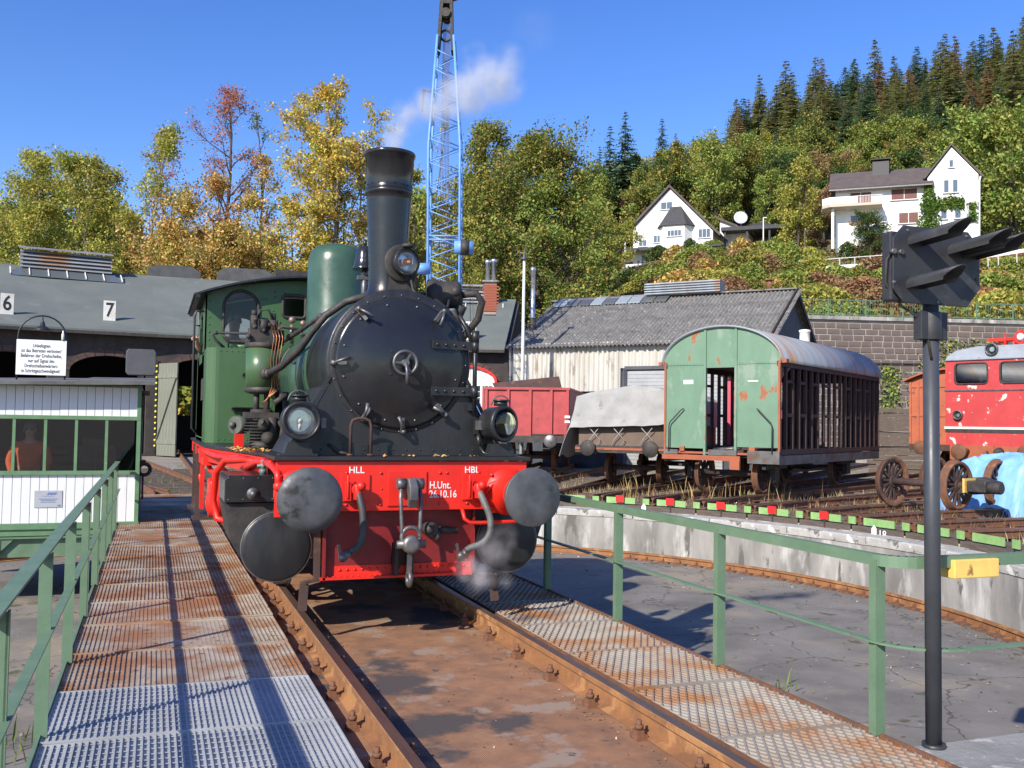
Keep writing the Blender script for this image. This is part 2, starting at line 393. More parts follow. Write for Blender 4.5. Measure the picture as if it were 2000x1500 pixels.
# radial tracks
RP = [(-.06,-.15),(.06,-.15),(.06,-.138),(.012,-.125),(.009,-.045),(.034,-.035),(.035,-.004),(.03,0),(-.03,0),(-.035,-.004),(-.034,-.035),(-.009,-.045),(-.012,-.125),(-.06,-.138)]
def railmesh(name, L_, mat): return MB().prism([(x,0,z) for x,z in RP], (0,L_,0)).mesh(name, mat)
YR = railmesh('rail', 30, RUST); YRH = MB().box(-.03,.03,0,30,.0005,.002).mesh('rail_head', RAILHEAD)
slp = MB().box(-1.25,1.25,-.12,.12,-.28,-.158).mesh('sleeper', TIMBER)
clp = MB(); clp.box(-.05,.05,-.05,.05,-.15,-.12); clp.cyl((0,0,-.12),(0,0,-.06),.016,n=6); clpm = clp.mesh('rail_clip', DARKRUST)
def track(a, r0=10.46, names='yard track', ns=20, clips=10):
    t = thing('railway_track', None, None, pol(a, r0), -rad(a)); tag(t, kind='structure')
    zo = .003*(int(round(a*4)) % 3)
    for s in (-1, 1):
        r = inst('rail', YR, t, (s*.7525, 0, zo), local=True)
        inst('rail_head', YRH, r, (0, 0, 0), local=True)
    for k in range(ns): inst('sleeper', slp, t, (rnd.uniform(-.05,.05), .35+k*.66, rnd.uniform(-.02,.01)+zo), (0,0,rnd.uniform(-.02,.02)), local=True)
    for k in range(clips):
        for s in (-1, 1):
            for e in (-.09, .09): inst('rail_clip', clpm, t, (s*.7525+e, .35+k*.66, zo), local=True)
    return t
for i in range(-3, 8): track(T0+PITCH_T*i)
for a in (-13.2, -6.5, 0, 6.75, 180): track(a, 10.2, clips=0)
# red stop markers and number boards at the track heads
mk = MB(); mk.box(-.10,.10,-.008,.008,-.10,.05); mkm = mk.mesh('board', SIGNRED)
st = MB(); st.box(-.012,.012,.01,.03,-.34,-.0); stm = st.mesh('stake', DARKRUST)
ords = ['first','second','third','fourth','fifth','sixth']
for k, i in enumerate(range(0, 5)):
    a = T0+PITCH_T*i
    t = thing('stop_marker', 'small red stop board on the pit rim, %s from the locomotive' % ords[k], 'marker', pol(a, 10.37, 0, -.02), -rad(a), 'red stop boards along the pit rim')
    inst('board', mkm, t, local=True); inst('stake', stm, t, local=True)
nbm = MB().prism([(-.055,0,-.15),(.055,0,-.15),(.055,0,.09),(0,0,.15),(-.055,0,.09)], (0,.01,0)).mesh('board', WHITE)
for a, s, lb in ((83.5, '18', 'white house-shaped number board with 18 beside it on the pit rim'), (53.3, '', 'white house-shaped board between the first two red stop boards')):
    p = pol(a, 10.36, 0, -.27); t = thing('number_board', lb, 'sign', p, -rad(a), 'white number boards on the pit rim'); inst('board', nbm, t, local=True)
    if s:
        R_ = Matrix.Translation(p) @ Matrix.Rotation(-rad(a), 4, 'Z')
        text(s, .19, WHITE, t, lambda x, y, d: R_ @ V((x+.19, -.0, y)))

# ------------------------------------------------------------------ the bridge
BR = thing('turntable_bridge', 'steel turntable bridge with grating walkways and rusty deck under the locomotive', 'turntable', (0, 12.9, -.2))
Y0, Y1 = 3.02, 22.78
MB().box(-.955, .925, Y0, Y1, -.175, -.155).build('deck_plate', DECK, BR)
g = MB()
for x in (-.9, .9): g.box(x-.02, x+.02, Y0, Y1, -.95, -.18); g.box(x-.14, x+.14, Y0, Y1, -.97, -.95)
for y in range(4, 23, 2): g.box(-2.4, 1.75, y-.05, y+.05, -.30, -.19)
g.build('girder', RAILPAINT, BR)
rp = MB().prism([(x,Y0,z) for x,z in RP], (0,Y1-Y0,0))
for s in (-1, 1):
    mb = MB(); mb.v = [p + V((s*.7525,0,0)) for p in rp.v]; mb.f = rp.f; mb.s = rp.s
    r = mb.build('rail', RAILRUST, BR); MB().box(s*.7525-.03, s*.7525+.03, Y0, Y1, .0005, .002).build('rail_head', RAILHEAD, r)
    cl = MB(); cl.box(-.035,.035,-.045,.045,-.004,.028); cl.box(-.02,.03,-.03,.03,.028,.05); cl.cyl((0,0,.05),(0,0,.105),.015,n=6); cl.cyl((0,0,.056),(0,0,.078),.026,n=6)
    cme = cl.mesh('rail_clip', RUST)
    for k in range(26):
        y = 4.26+.65*k
        for e in (-.092, .092):
            if s > 0 and e > 0: continue
            inst('rail_clip', cme, r, (s*.7525+e, y, -.152), (0,0,0 if e > 0 else PI))
rnd = random.Random(3)
def panel(x0, x1, y0, y1, mat, kind):
    mb = MB(); zt = -.05
    mb.box(x0, x1, y0, y1, zt-.022, zt-.012); mb.box(x0, x1, y0, y0+.006, zt-.03, zt+.001); mb.box(x0, x1, y1-.006, y1, zt-.03, zt+.001)
    if kind == 'rib':
        nr = 46; st_ = (x1-x0)/nr
        for i in range(nr+1):
            x = x0+.003+i*(st_-.0001); mb.box(x-.004, x+.004, y0+.006, y1-.006, zt-.012, zt-.003)
            if i < nr:                                   # toothed cross bars
                for k in range(12):
                    yy = y0+.04+k*(y1-y0-.08)/11; mb.box(x+.0035, x+st_-.0035, yy-.003, yy+.003, zt-.012, zt-.0085)
    else:
        nd = 24; w = x1-x0; h = y1-y0
        for sgn in (1, -1):
            zz = zt-.006+.0015*sgn
            for i in range(-nd, nd+1):
                a0 = i*.058; pts = []
                # line x = a0 + sgn * t * .55 clipped to the panel
                ts = sorted(((0-a0)/(.55*sgn), (w-a0)/(.55*sgn))); t0 = max(0.008, ts[0]); t1 = min(h-.008, ts[1])
                if t1-t0 < .02: continue
                mb.bar((x0+a0+sgn*.55*t0, y0+t0, zz), (x0+a0+sgn*.55*t1, y0+t1, zz), .009, .009)
    return mb
def flex(o, dz, tilt):
    o.location = V(o.location) + V((0,0,dz)); o.rotation_euler.x += 0
for i in range(20):
    ya, yb = 3.4745+i, 4.4745+i
    if ya > 22.2: break
    yb = min(yb, 22.78)
    new = yb < 6.6
    mb = panel(-2.466, -.965, ya+.007, yb-.007, None, 'rib')
    dz = rnd.uniform(-.006,.004); tl = rnd.uniform(-.006,.006)
    for p in mb.v: p.z += dz + tl*(p.y-ya-.5) + .006*math.sin((p.x+2)*2.5+i)
    mb.build('walkway_grating', GRATEN if new else GRATE, BR, fix=False)
for i in range(20):
    ya, yb = 3.5+i, 4.5+i
    if ya > 22.2: break
    mb = panel(.935, 1.79, ya+.007, min(yb, 22.78)-.007, None, 'diamond'); dz = rnd.uniform(-.004,.004)
    for p in mb.v: p.z += dz
    mb.build('walkway_grating', GRATER, BR, fix=False)
e = MB(); e.box(-2.49, -2.47, Y0, Y1, -.14, -.035); e.build('edge_angle', RAILPAINT, BR)
e = MB(); e.box(1.795, 1.812, Y0, Y1, -.14, -.04); e.build('edge_angle', RUST, BR)
e = MB(); e.box(-.963,-.957, Y0, Y1, -.155, -.07); e.box(.922,.932, Y0, Y1, -.155, -.06); e.build('edge_angle', RUST, BR)
sl_ = MB(); sl_.box(1.815, 5.6, 1.9, 4.075, -.19, -.05); sl_.build('platform_slab', M('platform_concrete', (.27,.265,.25), (.20,.195,.18), 2, (.40,.39,.37), .6, 9, rough=.9, bump=.5, bscale=22), BR, bevel=.012)
MB().box(-1.4,.95,2.6,3.05,-.3,-.02).build('end_timber', TIMBER, BR)
MB().box(-.96,.9,22.72,22.84,-.3,-.02).build('end_timber', TIMBER, BR)

def railing(label, x, ys, ztop, zmid, side, y0, y1):
    t = thing('railing', label, 'railing', (x, ys[0], -.05))
    pm = MB(); pm.box(-.033,.033,-.004,.004,0,ztop+.05-.03); pm.box(.025*side-.004,.025*side+.004,-.004,.055,0,ztop+.05-.03); pme = pm.mesh('post', RAILPAINT)
    for y in ys: inst('post', pme, t, (x, y, -.05))
    return t
LR = railing('long green steel railing along the left walkway in front of the white hut', -2.472, [5.59+1.62*i for i in range(-1,7)], .93, .5, 1, 0, 0)
tp = MB(); tp.bar((-2.475,2.9,.927),(-2.475,16.3,.927),.07,.012); tp.bar((-2.508,2.9,.9),(-2.508,16.3,.9),.008,.06); tp.build('top_rail', RAILPAINT, LR)
md = MB(); md.bar((-2.45,2.9,.5),(-2.45,16.3,.5),.05,.01); md.build('mid_rail', RAILPAINT, LR)
RR = railing('green steel railing beside the right walkway, bending round to the light signal', 1.80, [4.274+1.576*i for i in range(11)], .93, .46, -1, 0, 0)
def bend(x, z, r, y0, yc, x1, off=0):
    pts = [(x, y0, z)]
    for k in range(7):
        a = PI*k/12; pts.append((x + r - r*math.cos(a), yc + r - r*math.sin(a), z))
    return pts + [(x1, yc, z)]
tp = MB(); pts = bend(1.80, .9, .16, 20.5, 4.14, 5.4)
for a, b in zip(pts[:-1], pts[1:]): 
    d = (V(b)-V(a)).normalized()*.004; tp.bar(V(a)-d, V(b)+d, .055, .062)
tp.build('top_rail', RAILPAINT, RR)
md = MB(); pts = bend(1.775, .455, .32, 20.5, 4.0, 5.4)
for a, b in zip(pts[:-1], pts[1:]):
    d = (V(b)-V(a)).normalized()*.003; md.bar(V(a)-d, V(b)+d, .05, .012)
md.build('mid_rail', RAILPAINT, RR)
MB().box(5.3,5.36,4.1,4.16,-.05,.88).build('post', RAILPAINT, RR)
yb_ = MB(); yb_.box(2.14,2.46,4.085,4.20,.81,.912); y_ = yb_.build('yellow_box', YELLOW, None, bevel=.006)
tag(y_, 'small yellow metal box fixed to the green handrail right of the signal post', 'box'); y_.data.transform(Matrix.Translation((0,0,0)))
# light signal on the corner of the bridge
SGX = -.047
SG = thing('light_signal', 'black octagonal light signal with four hooded lamps on a tall grey post', 'signal', (1.943,4.03,-.05))
SGM = M('signal_black', (.02,.021,.024), (.034,.034,.037), 7, (.06,.06,.062), .60, 5, rough=.42, rough2=.62, bump=.08, w3=.15, c4=(.3,.3,.3), t4=.745, s4=22)
MB().cyl((1.938,4.03,-.05),(1.923,4.03,2.3),.041,n=24).build('post', M('post_grey', (.052,.056,.064), (.038,.041,.047), 5, rough=.38, rough2=.5), SG)
MB().cyl((1.938,4.03,-.06),(1.938,4.03,-.03),.06,n=20).build('base_collar', SGM, SG)
cl = MB(); cl.cyl((1.924,4.03,2.10),(1.923,4.03,2.25),.055,n=20); cl.box(1.833,2.013,4.0,4.06,2.1,2.25); cl.build('clamp', SGM, SG, bevel=.004)
# head
hx, hy, hz = 1.93, 4.0, 2.49; hw, hh = .295, .205
ca, sa = 1.0, 0.0
def HD(a, b, d): return V((hx + a*ca - d*sa*-1, hy + a*sa*1.0 - d*ca, hz + b))
oc = [(-hw+.07,-hh),(hw-.09,-hh),(hw,-hh+.10),(hw,hh-.08),(hw-.08,hh),(-hw+.07,hh),(-hw,hh-.07),(-hw,-hh+.07)]
hd = MB(); hd.prism([HD(a,b,0) for a,b in oc], HD(0,0,.012)-HD(0,0,0)); face = hd.build('face_plate', SGM, SG, bevel=.004)
bx = MB(); bx.prism([HD(-hw+.005,-hh+.01,-.012),HD(-hw+.16,-hh+.01,-.012),HD(-hw+.16,hh-.03,-.012),HD(-hw+.005,hh-.03,-.012)], HD(0,0,-.07)-HD(0,0,0)); bx.build('lamp_housing', SGM, SG, bevel=.01)
bx = MB(); bx.prism([HD(-hw+.17,-hh+.06,-.012),HD(hw-.05,-hh+.06,-.012),HD(hw-.05,hh-.06,-.012),HD(-hw+.17,hh-.06,-.012)], HD(0,0,-.10)-HD(0,0,0)); bx.build('lamp_housing', SGM, SG, bevel=.01)
lensm = M('signal_lens', (.05,.05,.055), rough=.1)
for (a, b, L_) in ((-.15,.115,.36),(.12,.085,.36),(.225,.07,.36),(-.16,-.115,.33)):
    dv = V((.04,-1,.06)).normalized(); c = HD(a, b, .012); R0 = .052
    mb = MB(); side = dv.cross(V((0,0,1))).normalized(); upv = side.cross(dv).normalized(); vs = []; n = 12
    for k in range(2):
        for j in range(n+1):
            t = rad(-15 + 210*j/n); rr_ = R0
            ln = L_*(1 - .28*(1-max(0,math.sin(t)))) if k else -.05
            for q in (rr_, rr_-.004): vs.append(c + side*math.cos(t)*q + upv*math.sin(t)*q + dv*ln)
    m2 = (n+1)*2; fs = []
    for j in range(n):
        fs += [(2*j, 2*j+2, m2+2*j+2, m2+2*j), (2*j+1, m2+2*j+1, m2+2*j+3, 2*j+3), (m2+2*j, m2+2*j+2, m2+2*j+3, m2+2*j+1)]
    mb.add(vs, fs, True); h = mb.build('lamp_hood', SGM, SG, fix=False)
    MB().lathe(c-dv*.03, dv, [(0,.05),(.01,.048),(.02,.03),(.025,.002)], 16).build('lens', lensm, h)
MB().tube([HD(-.28,.06,-.02),HD(-.31,.02,-.02),HD(-.31,-.1,-.03),HD(-.2,-.22,-.03),(1.885,4.03,2.2),(1.888,3.99,2.0)],.008,6).build('cable', SOOT, SG)
for (a, b) in ((.0,-.19),(-.2,.18),(.2,.18),(.27,-.05),(-.29,-.1)): MB().cyl(HD(a,b,.0),HD(a,b,.018),.008,n=6).build('bolt', STEEL, SG)
for (a, b) in ((-.30,.06),(-.25,.06)): MB().cyl(HD(a,b,.0),HD(a,b,.03),.014,n=8).build('bolt', STEEL, SG)
# ------------------------------------------------------------------ the steam locomotive (front at y = 7.1, rear at y = 15.7)
LO = thing('steam_locomotive', 'black, green and red steam tank locomotive standing on the turntable bridge', 'locomotive', (0, 11.4, 0))
def rivets(mb, pts, r=.009, d=(0,-1,0)):
    d = V(d)
    for p in pts: mb.lathe(V(p), d, [(0,r),(r*.5,r*.85),(r*.9,r*.4),(r,.001)], 7)
def lerp(a, b, t): return V(a)*(1-t)+V(b)*t
def along(a, b, n): return [lerp(a, b, i/(n-1)) for i in range(n)]
# frames, wheels and running gear
fr = MB()
for s in (-1,1): fr.box(s*.58-.015, s*.58+.015, 7.9, 15.2, .38, 1.25)
for y in (9.2, 11.0, 12.8, 14.9): fr.box(-.57,.57,y-.02,y+.02,.45,1.2)
fr.build('frame', DRED, LO)
def wheel(y, R_):
    for s in (-1,1):
        mb = MB(); c = V((s*.755, y, R_))
        mb.lathe(c-V((s*.065,0,0)), (s,0,0), [(0,R_+.025),(.025,R_+.02),(.03,R_),(.13,R_-.008),(.132,R_-.06),(.10,R_-.06),(.04,R_-.07),(.0,R_-.07),(0,R_+.025)], 40, caps=False)
        w_ = mb.build('wheel', DARKRUST, LO)
        sp = MB(); sp.cyl(c-V((.05,0,0)), c+V((.09*s+.0,0,0)), .11, n=20)
        for k in range(11):
            a = 2*PI*k/11; d = V((0,math.sin(a),math.cos(a))); sp.bar(c+d*.08, c+d*(R_-.06), .05, .035, (1,0,0))
        sp.lathe(c-V((.03,0,0)), (1,0,0), [(0,R_-.1),(.06,R_-.1),(.06,R_-.06),(0,R_-.06),(0,R_-.1)], 36, caps=False)
        sp.build('spokes', RED, w_)
for y in (9.75, 11.45, 13.15): wheel(y, .55)
rd = MB()
for s in (-1,1): rd.bar((s*.92,9.6,.5),(s*.92,13.3,.5),.05,.09); rd.bar((s*1.0,8.7,.585),(s*.99,11.45,.5),.05,.08); rd.cyl((s*.8,11.45,.5),(s*1.06,11.45,.5),.07,n=14); rd.cyl((s*.8,9.75,.5),(s*.98,9.75,.5),.06,n=14); rd.cyl((s*.8,13.15,.5),(s*.98,13.15,.5),.06,n=14)
rd.build('coupling_rod', STEEL, LO)
# buffer beam
bb = MB(); bb.box(-1.055,1.055,7.73,7.775,.892,1.295); beam = bb.build('buffer_beam', RED, LO, bevel=.004)
rv = MB()
rivets(rv, [(x,7.73,z) for z in (.945,1.20) for x in (-.70,-.50,-.22,-.10,.12,.28,.34,.52,.62,.74)], .014)
rivets(rv, [(x,7.73,1.07) for x in (-.30,-.21,.55,.66)], .008)
rv.build('rivets', RED, beam)
pl = MB(); pl.box(-.165,.165,7.715,7.73,.93,1.215); pl.build('hook_plate', RED, beam, bevel=.004)
for tx, x, z, sz in (('HLL',-.42,1.222,.075),('HBL',.56,1.222,.075)): text(tx, sz, WHITE, beam, lambda a,b,d,x=x,z=z: V((x+a,7.7265,z+b)), th=.003)
text('H.Unt.', .085, WHITE, beam, lambda a,b,d: V((.19+a,7.7265,1.095+b)), align='LEFT', sx=.82)
text('26.10.16', .085, WHITE, beam, lambda a,b,d: V((.19+a,7.7265,1.02+b)), align='LEFT', sx=.82)
# buffers
for s in (-1,1):
    x = s*.875
    h = MB(); h.lathe((x,7.73,1.04),(0,-1,0),[(0,.20),(.03,.20),(.035,.155),(.30,.14),(.31,.15),(.34,.15)],28); h.box(x-.19,x+.19,7.70,7.73,.86,1.22)
    b = h.build('buffer_housing', RED, LO)
    rvb = MB(); rivets(rvb, [(x+i*.15,7.70,1.04+j*.14) for i in (-1,1) for j in (-1,0,1)], .018); rvb.build('bolts', RED, b)
    MB().cyl((x,7.42,1.04),(x,7.14,1.04),.085,n=20).build('plunger', STEEL, b)
    hd = MB(); R_ = .242 if s < 0 else .236
    if s < 0: hd.lathe((x,7.165,1.035),(0,-1,0),[(-.02,.06),(0,R_-.01),(.012,R_),(.026,R_-.004),(.045,R_*.72),(.056,R_*.45),(.062,R_*.2),(.064,.002)],40)
    else: hd.lathe((x,7.15,1.035),(0,-1,0),[(-.02,.06),(0,R_-.01),(.01,R_),(.028,R_),(.034,R_-.008),(.036,.1),(.036,.002)],40)
    hd.build('buffer_head', BUFFER, b)
# draw hook and screw coupling
hk = MB(); hk.lathe((0,7.73,1.06),(0,-1,0),[(0,.075),(.04,.07),(.05,.05),(.14,.05)],16)
hk.prism([(-.045,7.60,1.16),(-.045,7.52,1.17),(-.045,7.46,1.10),(-.045,7.455,1.0),(-.045,7.50,.93),(-.045,7.56,.95),(-.045,7.53,1.02),(-.045,7.56,1.07),(-.045,7.62,1.05),(-.045,7.66,1.09)], (.075,0,0))
hko = hk.build('draw_hook', STEEL, LO, bevel=.015)
sh = MB(); 
for s in (-1,1): sh.tube([(s*.075-.01,7.58,1.12),(s*.085-.01,7.55,1.0),(s*.075-.01,7.53,.78),(s*.07-.01,7.53,.66)], .017, 8); sh.cyl((s*.11-.01,7.58,1.12),(s*.04-.01,7.58,1.12),.045,n=14)
sh.cyl((-.13,7.53,.64),(.11,7.53,.64),.035,n=12); sh.lathe((-.01,7.53,.64),(0,-1,0),[(-.05,.07),(.0,.075),(.05,.07),(.055,.04)],16); sh.torus((-.01,7.53,.70),(0,1,0),.075,.018,20,8)
sh.bar((-.01,7.55,.62),(-.01,7.57,.40),.035,.03); sh.torus((-.01,7.56,.36),(1,0,0),.05,.02,16,8)
sh.build('screw_coupling', STEEL, LO)
for s, hh in ((-1, [(-.42,7.66,1.06),(-.40,7.60,.96),(-.385,7.58,.84),(-.39,7.56,.70),(-.43,7.55,.62),(-.50,7.55,.59)]), (1, [(.60,7.66,1.06),(.63,7.58,.95),(.68,7.54,.82),(.66,7.52,.68),(.57,7.53,.61),(.50,7.55,.60),(.47,7.56,.57)])):
    hs = MB(); pts = []
    for i in range(len(hh)-1):
        for t in (0,.33,.66): pts.append(lerp(hh[i],hh[i+1],t))
    pts.append(V(hh[-1]))
    for _ in range(3): pts = [pts[0]]+[(pts[i-1]+pts[i]*2+pts[i+1])/4 for i in range(1,len(pts)-1)]+[pts[-1]]
    hs.tube(pts, .029, 10); ho = hs.build('brake_hose', M('rubber_hose%d' % s, (.06,.065,.065) if s < 0 else (.13,.135,.13), (.04,.04,.04), 8, rough=.6), LO)
    vb = MB(); x = hh[0][0]; vb.cyl((x,7.73,1.07),(x,7.64,1.07),.05,n=12); vb.cyl((x,7.66,1.11),(x,7.655,.99),.037,n=12); vb.box(x-.10,x-.05,7.66,7.73,.98,1.13); vb.cyl((x-.08,7.66,1.18),(x-.08,7.66,1.0),.012,n=8); vb.ball((x+.02,7.63,1.1),.04,10); vb.box(x-.13,x+.11,7.715,7.73,.97,1.19)
    vo = vb.build('hose_cock', RED, ho, bevel=.004)
    e = hh[-1]; cp = MB(); cp.cyl(e, V(e)+V((-.06*(1 if s<0 else .4),0,-.05)), .035, n=12); cp.ball(V(e)+V((-.05,-.01,-.04)), .038, 10); cp.bar(V(e)+V((-.06,0,-.05)), V(e)+V((-.09,-.01,.06)), .015, .02); cp.build('coupling_head', STEEL, ho)
# red pipes on the beam
rp_ = MB(); rp_.tube([(-1.02,7.70,1.10),(-.9,7.70,1.10),(-.84,7.70,1.10)],.03,10); rp_.tube([(-1.09,8.3,1.27),(-1.06,7.9,1.24),(-1.045,7.70,1.2),(-1.04,7.69,1.1)],.028,10); rp_.ball((-1.04,7.69,1.1),.042)
rp_.tube([(.66,7.70,1.02),(.72,7.68,1.10),(.80,7.67,1.13),(.98,7.67,1.135),(1.04,7.7,1.135)],.022,8); rp_.tube([(.47,7.70,.90),(.48,7.66,.82),(.52,7.65,.79),(.62,7.65,.785),(.95,7.65,.79),(1.06,7.7,.80)],.017,8)
rp_.build('brake_pipe', RED, LO)
# plate below the beam and guard irons
ap = MB(); ap.box(-.66,.62,7.86,7.885,.34,.90); ap.box(-.66,-.64,7.80,7.86,.33,.90); ap.box(.60,.62,7.80,7.86,.33,.90); a_ = ap.build('apron_plate', DRED, LO)
ac = MB(); ac.box(-.68,.62,7.80,7.87,.335,.355); ac.box(-.56,.60,7.845,7.86,.355,.44); rivets(ac, [(-.52+.062*i,7.845,.41) for i in range(18)], .013); rivets(ac, [(-.62+.05*i,7.82,.356) for i in range(22)], .011, (0,0,1)); ac.build('angle_strip', RED, a_)
cbx = MB(); cbx.prism([(-.09,7.86,.36),(.07,7.86,.36),(.07,7.80,.62),(-.09,7.80,.62)],(0,.02,0)); cbx.box(-.09,-.06,7.72,7.86,.36,.62); cbx.box(.04,.07,7.72,7.86,.36,.62); cbx.build('coupling_rest', BLACK, a_)
gi = MB(); gi.bar((-.66,7.86,.34),(-.80,7.84,.32),.06,.02); gi.bar((-.80,7.84,.33),(-.815,7.82,.10),.07,.02,(0,1,0)); gi.bar((-.70,7.88,.90),(-.70,7.86,.34),.05,.03,(0,1,0)); gi.bar((.66,7.86,.34),(.80,7.84,.32),.06,.02); gi.bar((.80,7.84,.33),(.815,7.82,.10),.07,.02,(0,1,0)); gi.build('guard_iron', DARKRUST, LO)
vv = MB(); vv.cyl((.22,7.86,.73),(.22,7.74,.73),.06,n=14); vv.cyl((.30,7.80,.72),(.46,7.78,.71),.03,n=10); vv.cyl((.28,7.77,.71),(.28,7.77,.64),.028,n=12); vv.ball((.20,7.74,.73),.04); vv.build('drain_valve', SOOT, LO)
# cylinders and valve chests
for s in (-1,1):
    c = s*1.0
    cy = MB(); cy.lathe((c,8.78,.585),(0,-1,0),[(0,.26),(.02,.272),(.70,.272),(.705,.285),(.735,.285),(.745,.27),(.752,.255),(.757,.05),(.758,.002)],48); cyo = cy.build('cylinder', BLACK, LO)
    MB().lathe((c,8.045,.585),(0,-1,0),[(-.004,.288),(.0,.288),(.004,.284)],48).build('cover_ring', STEEL, cyo)
    vc = MB(); x0, x1 = (c-.42, c-.015) if s < 0 else (c+.015, c+.42)
    vc.prism([(x0,8.02,.95),(x1,8.02,.95),(x1,8.02,1.168),(x0+.03*(s<0),8.02,1.168),(x0,8.02,1.14)],(0,.72,0)); vco = vc.build('valve_chest', BLACKG, LO, bevel=.008)
    sk = MB(); sk.prism([(c-.42*(s<0)-(.0 if s<0 else .30),8.06,.94),(c+(.30 if s<0 else .42),8.06,.94),(c+(.28),8.06,.55),(c-.28,8.06,.50),(c-.36*(s<0)-.28*(s>0),8.06,.64)],(0,.64,0)); sk.build('cylinder_cladding', SOOT, LO)
    bs = MB(); bs.lathe((c-.20*(1 if s<0 else -1),8.02,1.02),(0,-1,0),[(0,.05),(.012,.048),(.014,.03),(.06,.028),(.07,.02),(.075,.002)],18); rivets(bs, [(x0+.03+i*(x1-x0-.06)/3,8.02,z) for i in range(4) for z in (.975,1.145)], .007); bs.build('valve_gland', STEEL, vco)
lb = MB(); lb.cyl((-1.10,8.25,1.165),(-1.10,8.25,1.21),.03,n=10); lb.cyl((-1.10,8.25,1.21),(-1.10,8.25,1.26),.02,n=10); lb.cyl((-1.15,8.25,1.235),(-1.05,8.25,1.235),.012,n=8); lb.ball((-1.10,8.25,1.27),.022); lb.build('oil_cup', M('verdigris', (.12,.2,.18), (.07,.12,.11), 9, rough=.5), LO)
# wheel guards and red pipework on the left side
ws = MB()
def arch(x, y, z, r0, r1, a0, a1, w, n=16):
    vs = []
    for i in range(n+1):
        t = rad(a0+(a1-a0)*i/n)
        for r in (r0, r1):
            for dx in (0, w): vs.append((x+dx, y+math.cos(t)*r, z+math.sin(t)*r))
    fs = []
    for i in range(n):
        k = 4*i; fs += [(k,k+1,k+5,k+4),(k+2,k+6,k+7,k+3),(k,k+4,k+6,k+2),(k+1,k+3,k+7,k+5)]
    fs += [(0,2,3,1),(4*n,4*n+1,4*n+3,4*n+2)]
    return vs, fs
vs, fs = arch(-1.02, 9.75, .55, .0, .62, 20, 160, .03); ws.add(vs, fs)
ws.torus((-1.03,9.35,.98),(1,0,0),.10,.03,20,8); ws.build('splasher', RED, LO)
pp = MB(); pp.tube([(-1.05,8.75,1.22),(-1.18,8.95,1.26),(-1.33,9.3,1.24),(-1.40,9.5,1.12),(-1.42,9.55,.85),(-1.38,9.5,.68),(-1.28,9.4,.66)],.033,10)
pp.tube([(-1.40,12.6,1.27),(-1.42,11.4,1.25),(-1.36,10.2,1.24),(-1.2,9.3,1.26)],.028,10)
pp.tube([(-1.05,8.0,1.26),(-1.12,8.5,1.26),(-1.18,8.9,1.2),(-1.14,9.0,1.12),(-1.09,8.9,1.11)],.03,10)
pp.tube([(-1.42,12.5,1.2),(-1.43,12.4,1.0),(-1.4,12.2,.85)],.03,8); pp.tube([(-1.40,11.6,1.2),(-1.36,11.3,1.05),(-1.22,11.0,.95)],.03,8)
pp.build('side_pipe', RED, LO)
sd = MB(); sd.prism([(-1.38,10.9,.95),(-1.38,11.5,.95),(-1.38,11.5,.72),(-1.38,11.2,.52),(-1.38,10.9,.62)],(.28,0,0)); sd.ball((-1.3,10.85,.72),.13,12,(1,1,1.3)); sd.build('sand_box', RED, LO, bevel=.03)
hg = MB(); hg.bar((-1.44,12.3,1.28),(-1.44,12.3,.42),.06,.03,(0,1,0)); hg.bar((-1.42,13.9,1.28),(-1.42,13.9,.4),.06,.03,(0,1,0)); hg.build('step_hanger', DARKRUST, LO)
hb = MB(); hb.bar((-1.41,12.0,1.28),(-1.41,12.0,.55),.05,.05,(0,1,0)); hb.bar((-1.41,12.0,1.27),(-1.05,11.9,.9),.05,.04); hb.bar((-1.44,12.9,1.25),(-1.44,11.4,1.22),.04,.05); hb.box(-1.45,-1.36,11.9,12.1,1.1,1.28); hb.box(-1.44,-.6,11.2,12.0,1.1,1.27); hb.build('bracket', RED, LO)
stp = MB(); stp.box(-1.5,-1.22,13.7,14.1,.40,.43); stp.box(-1.5,-1.22,12.2,12.5,.40,.43); stp.build('step_tread', DARKRUST, LO)
# running plate
rb = MB(); poly = [(-1.08,7.695),(1.08,7.695),(1.08,8.9),(1.42,10.6),(1.44,15.3),(-1.44,15.3),(-1.44,11.4),(-1.34,10.5),(-1.08,8.6)]
rb.prism([(x,y,1.30) for x,y in poly],(0,0,.032)); rpo = rb.build('running_plate', BLACK, LO, bevel=.005)
vl = MB(); pts = [(-1.05,8.3),(-1.31,10.5),(-1.41,11.4),(-1.41,15.2)]
for a, b in zip(pts[:-1],pts[1:]): vl.bar((*a,1.22),(*b,1.22),.02,.15)
for a, b in zip(pts[:-1],pts[1:]): vl.bar((-a[0],a[1],1.22),(-b[0],b[1],1.22),.02,.15)
vl.build('valance', RED, LO)
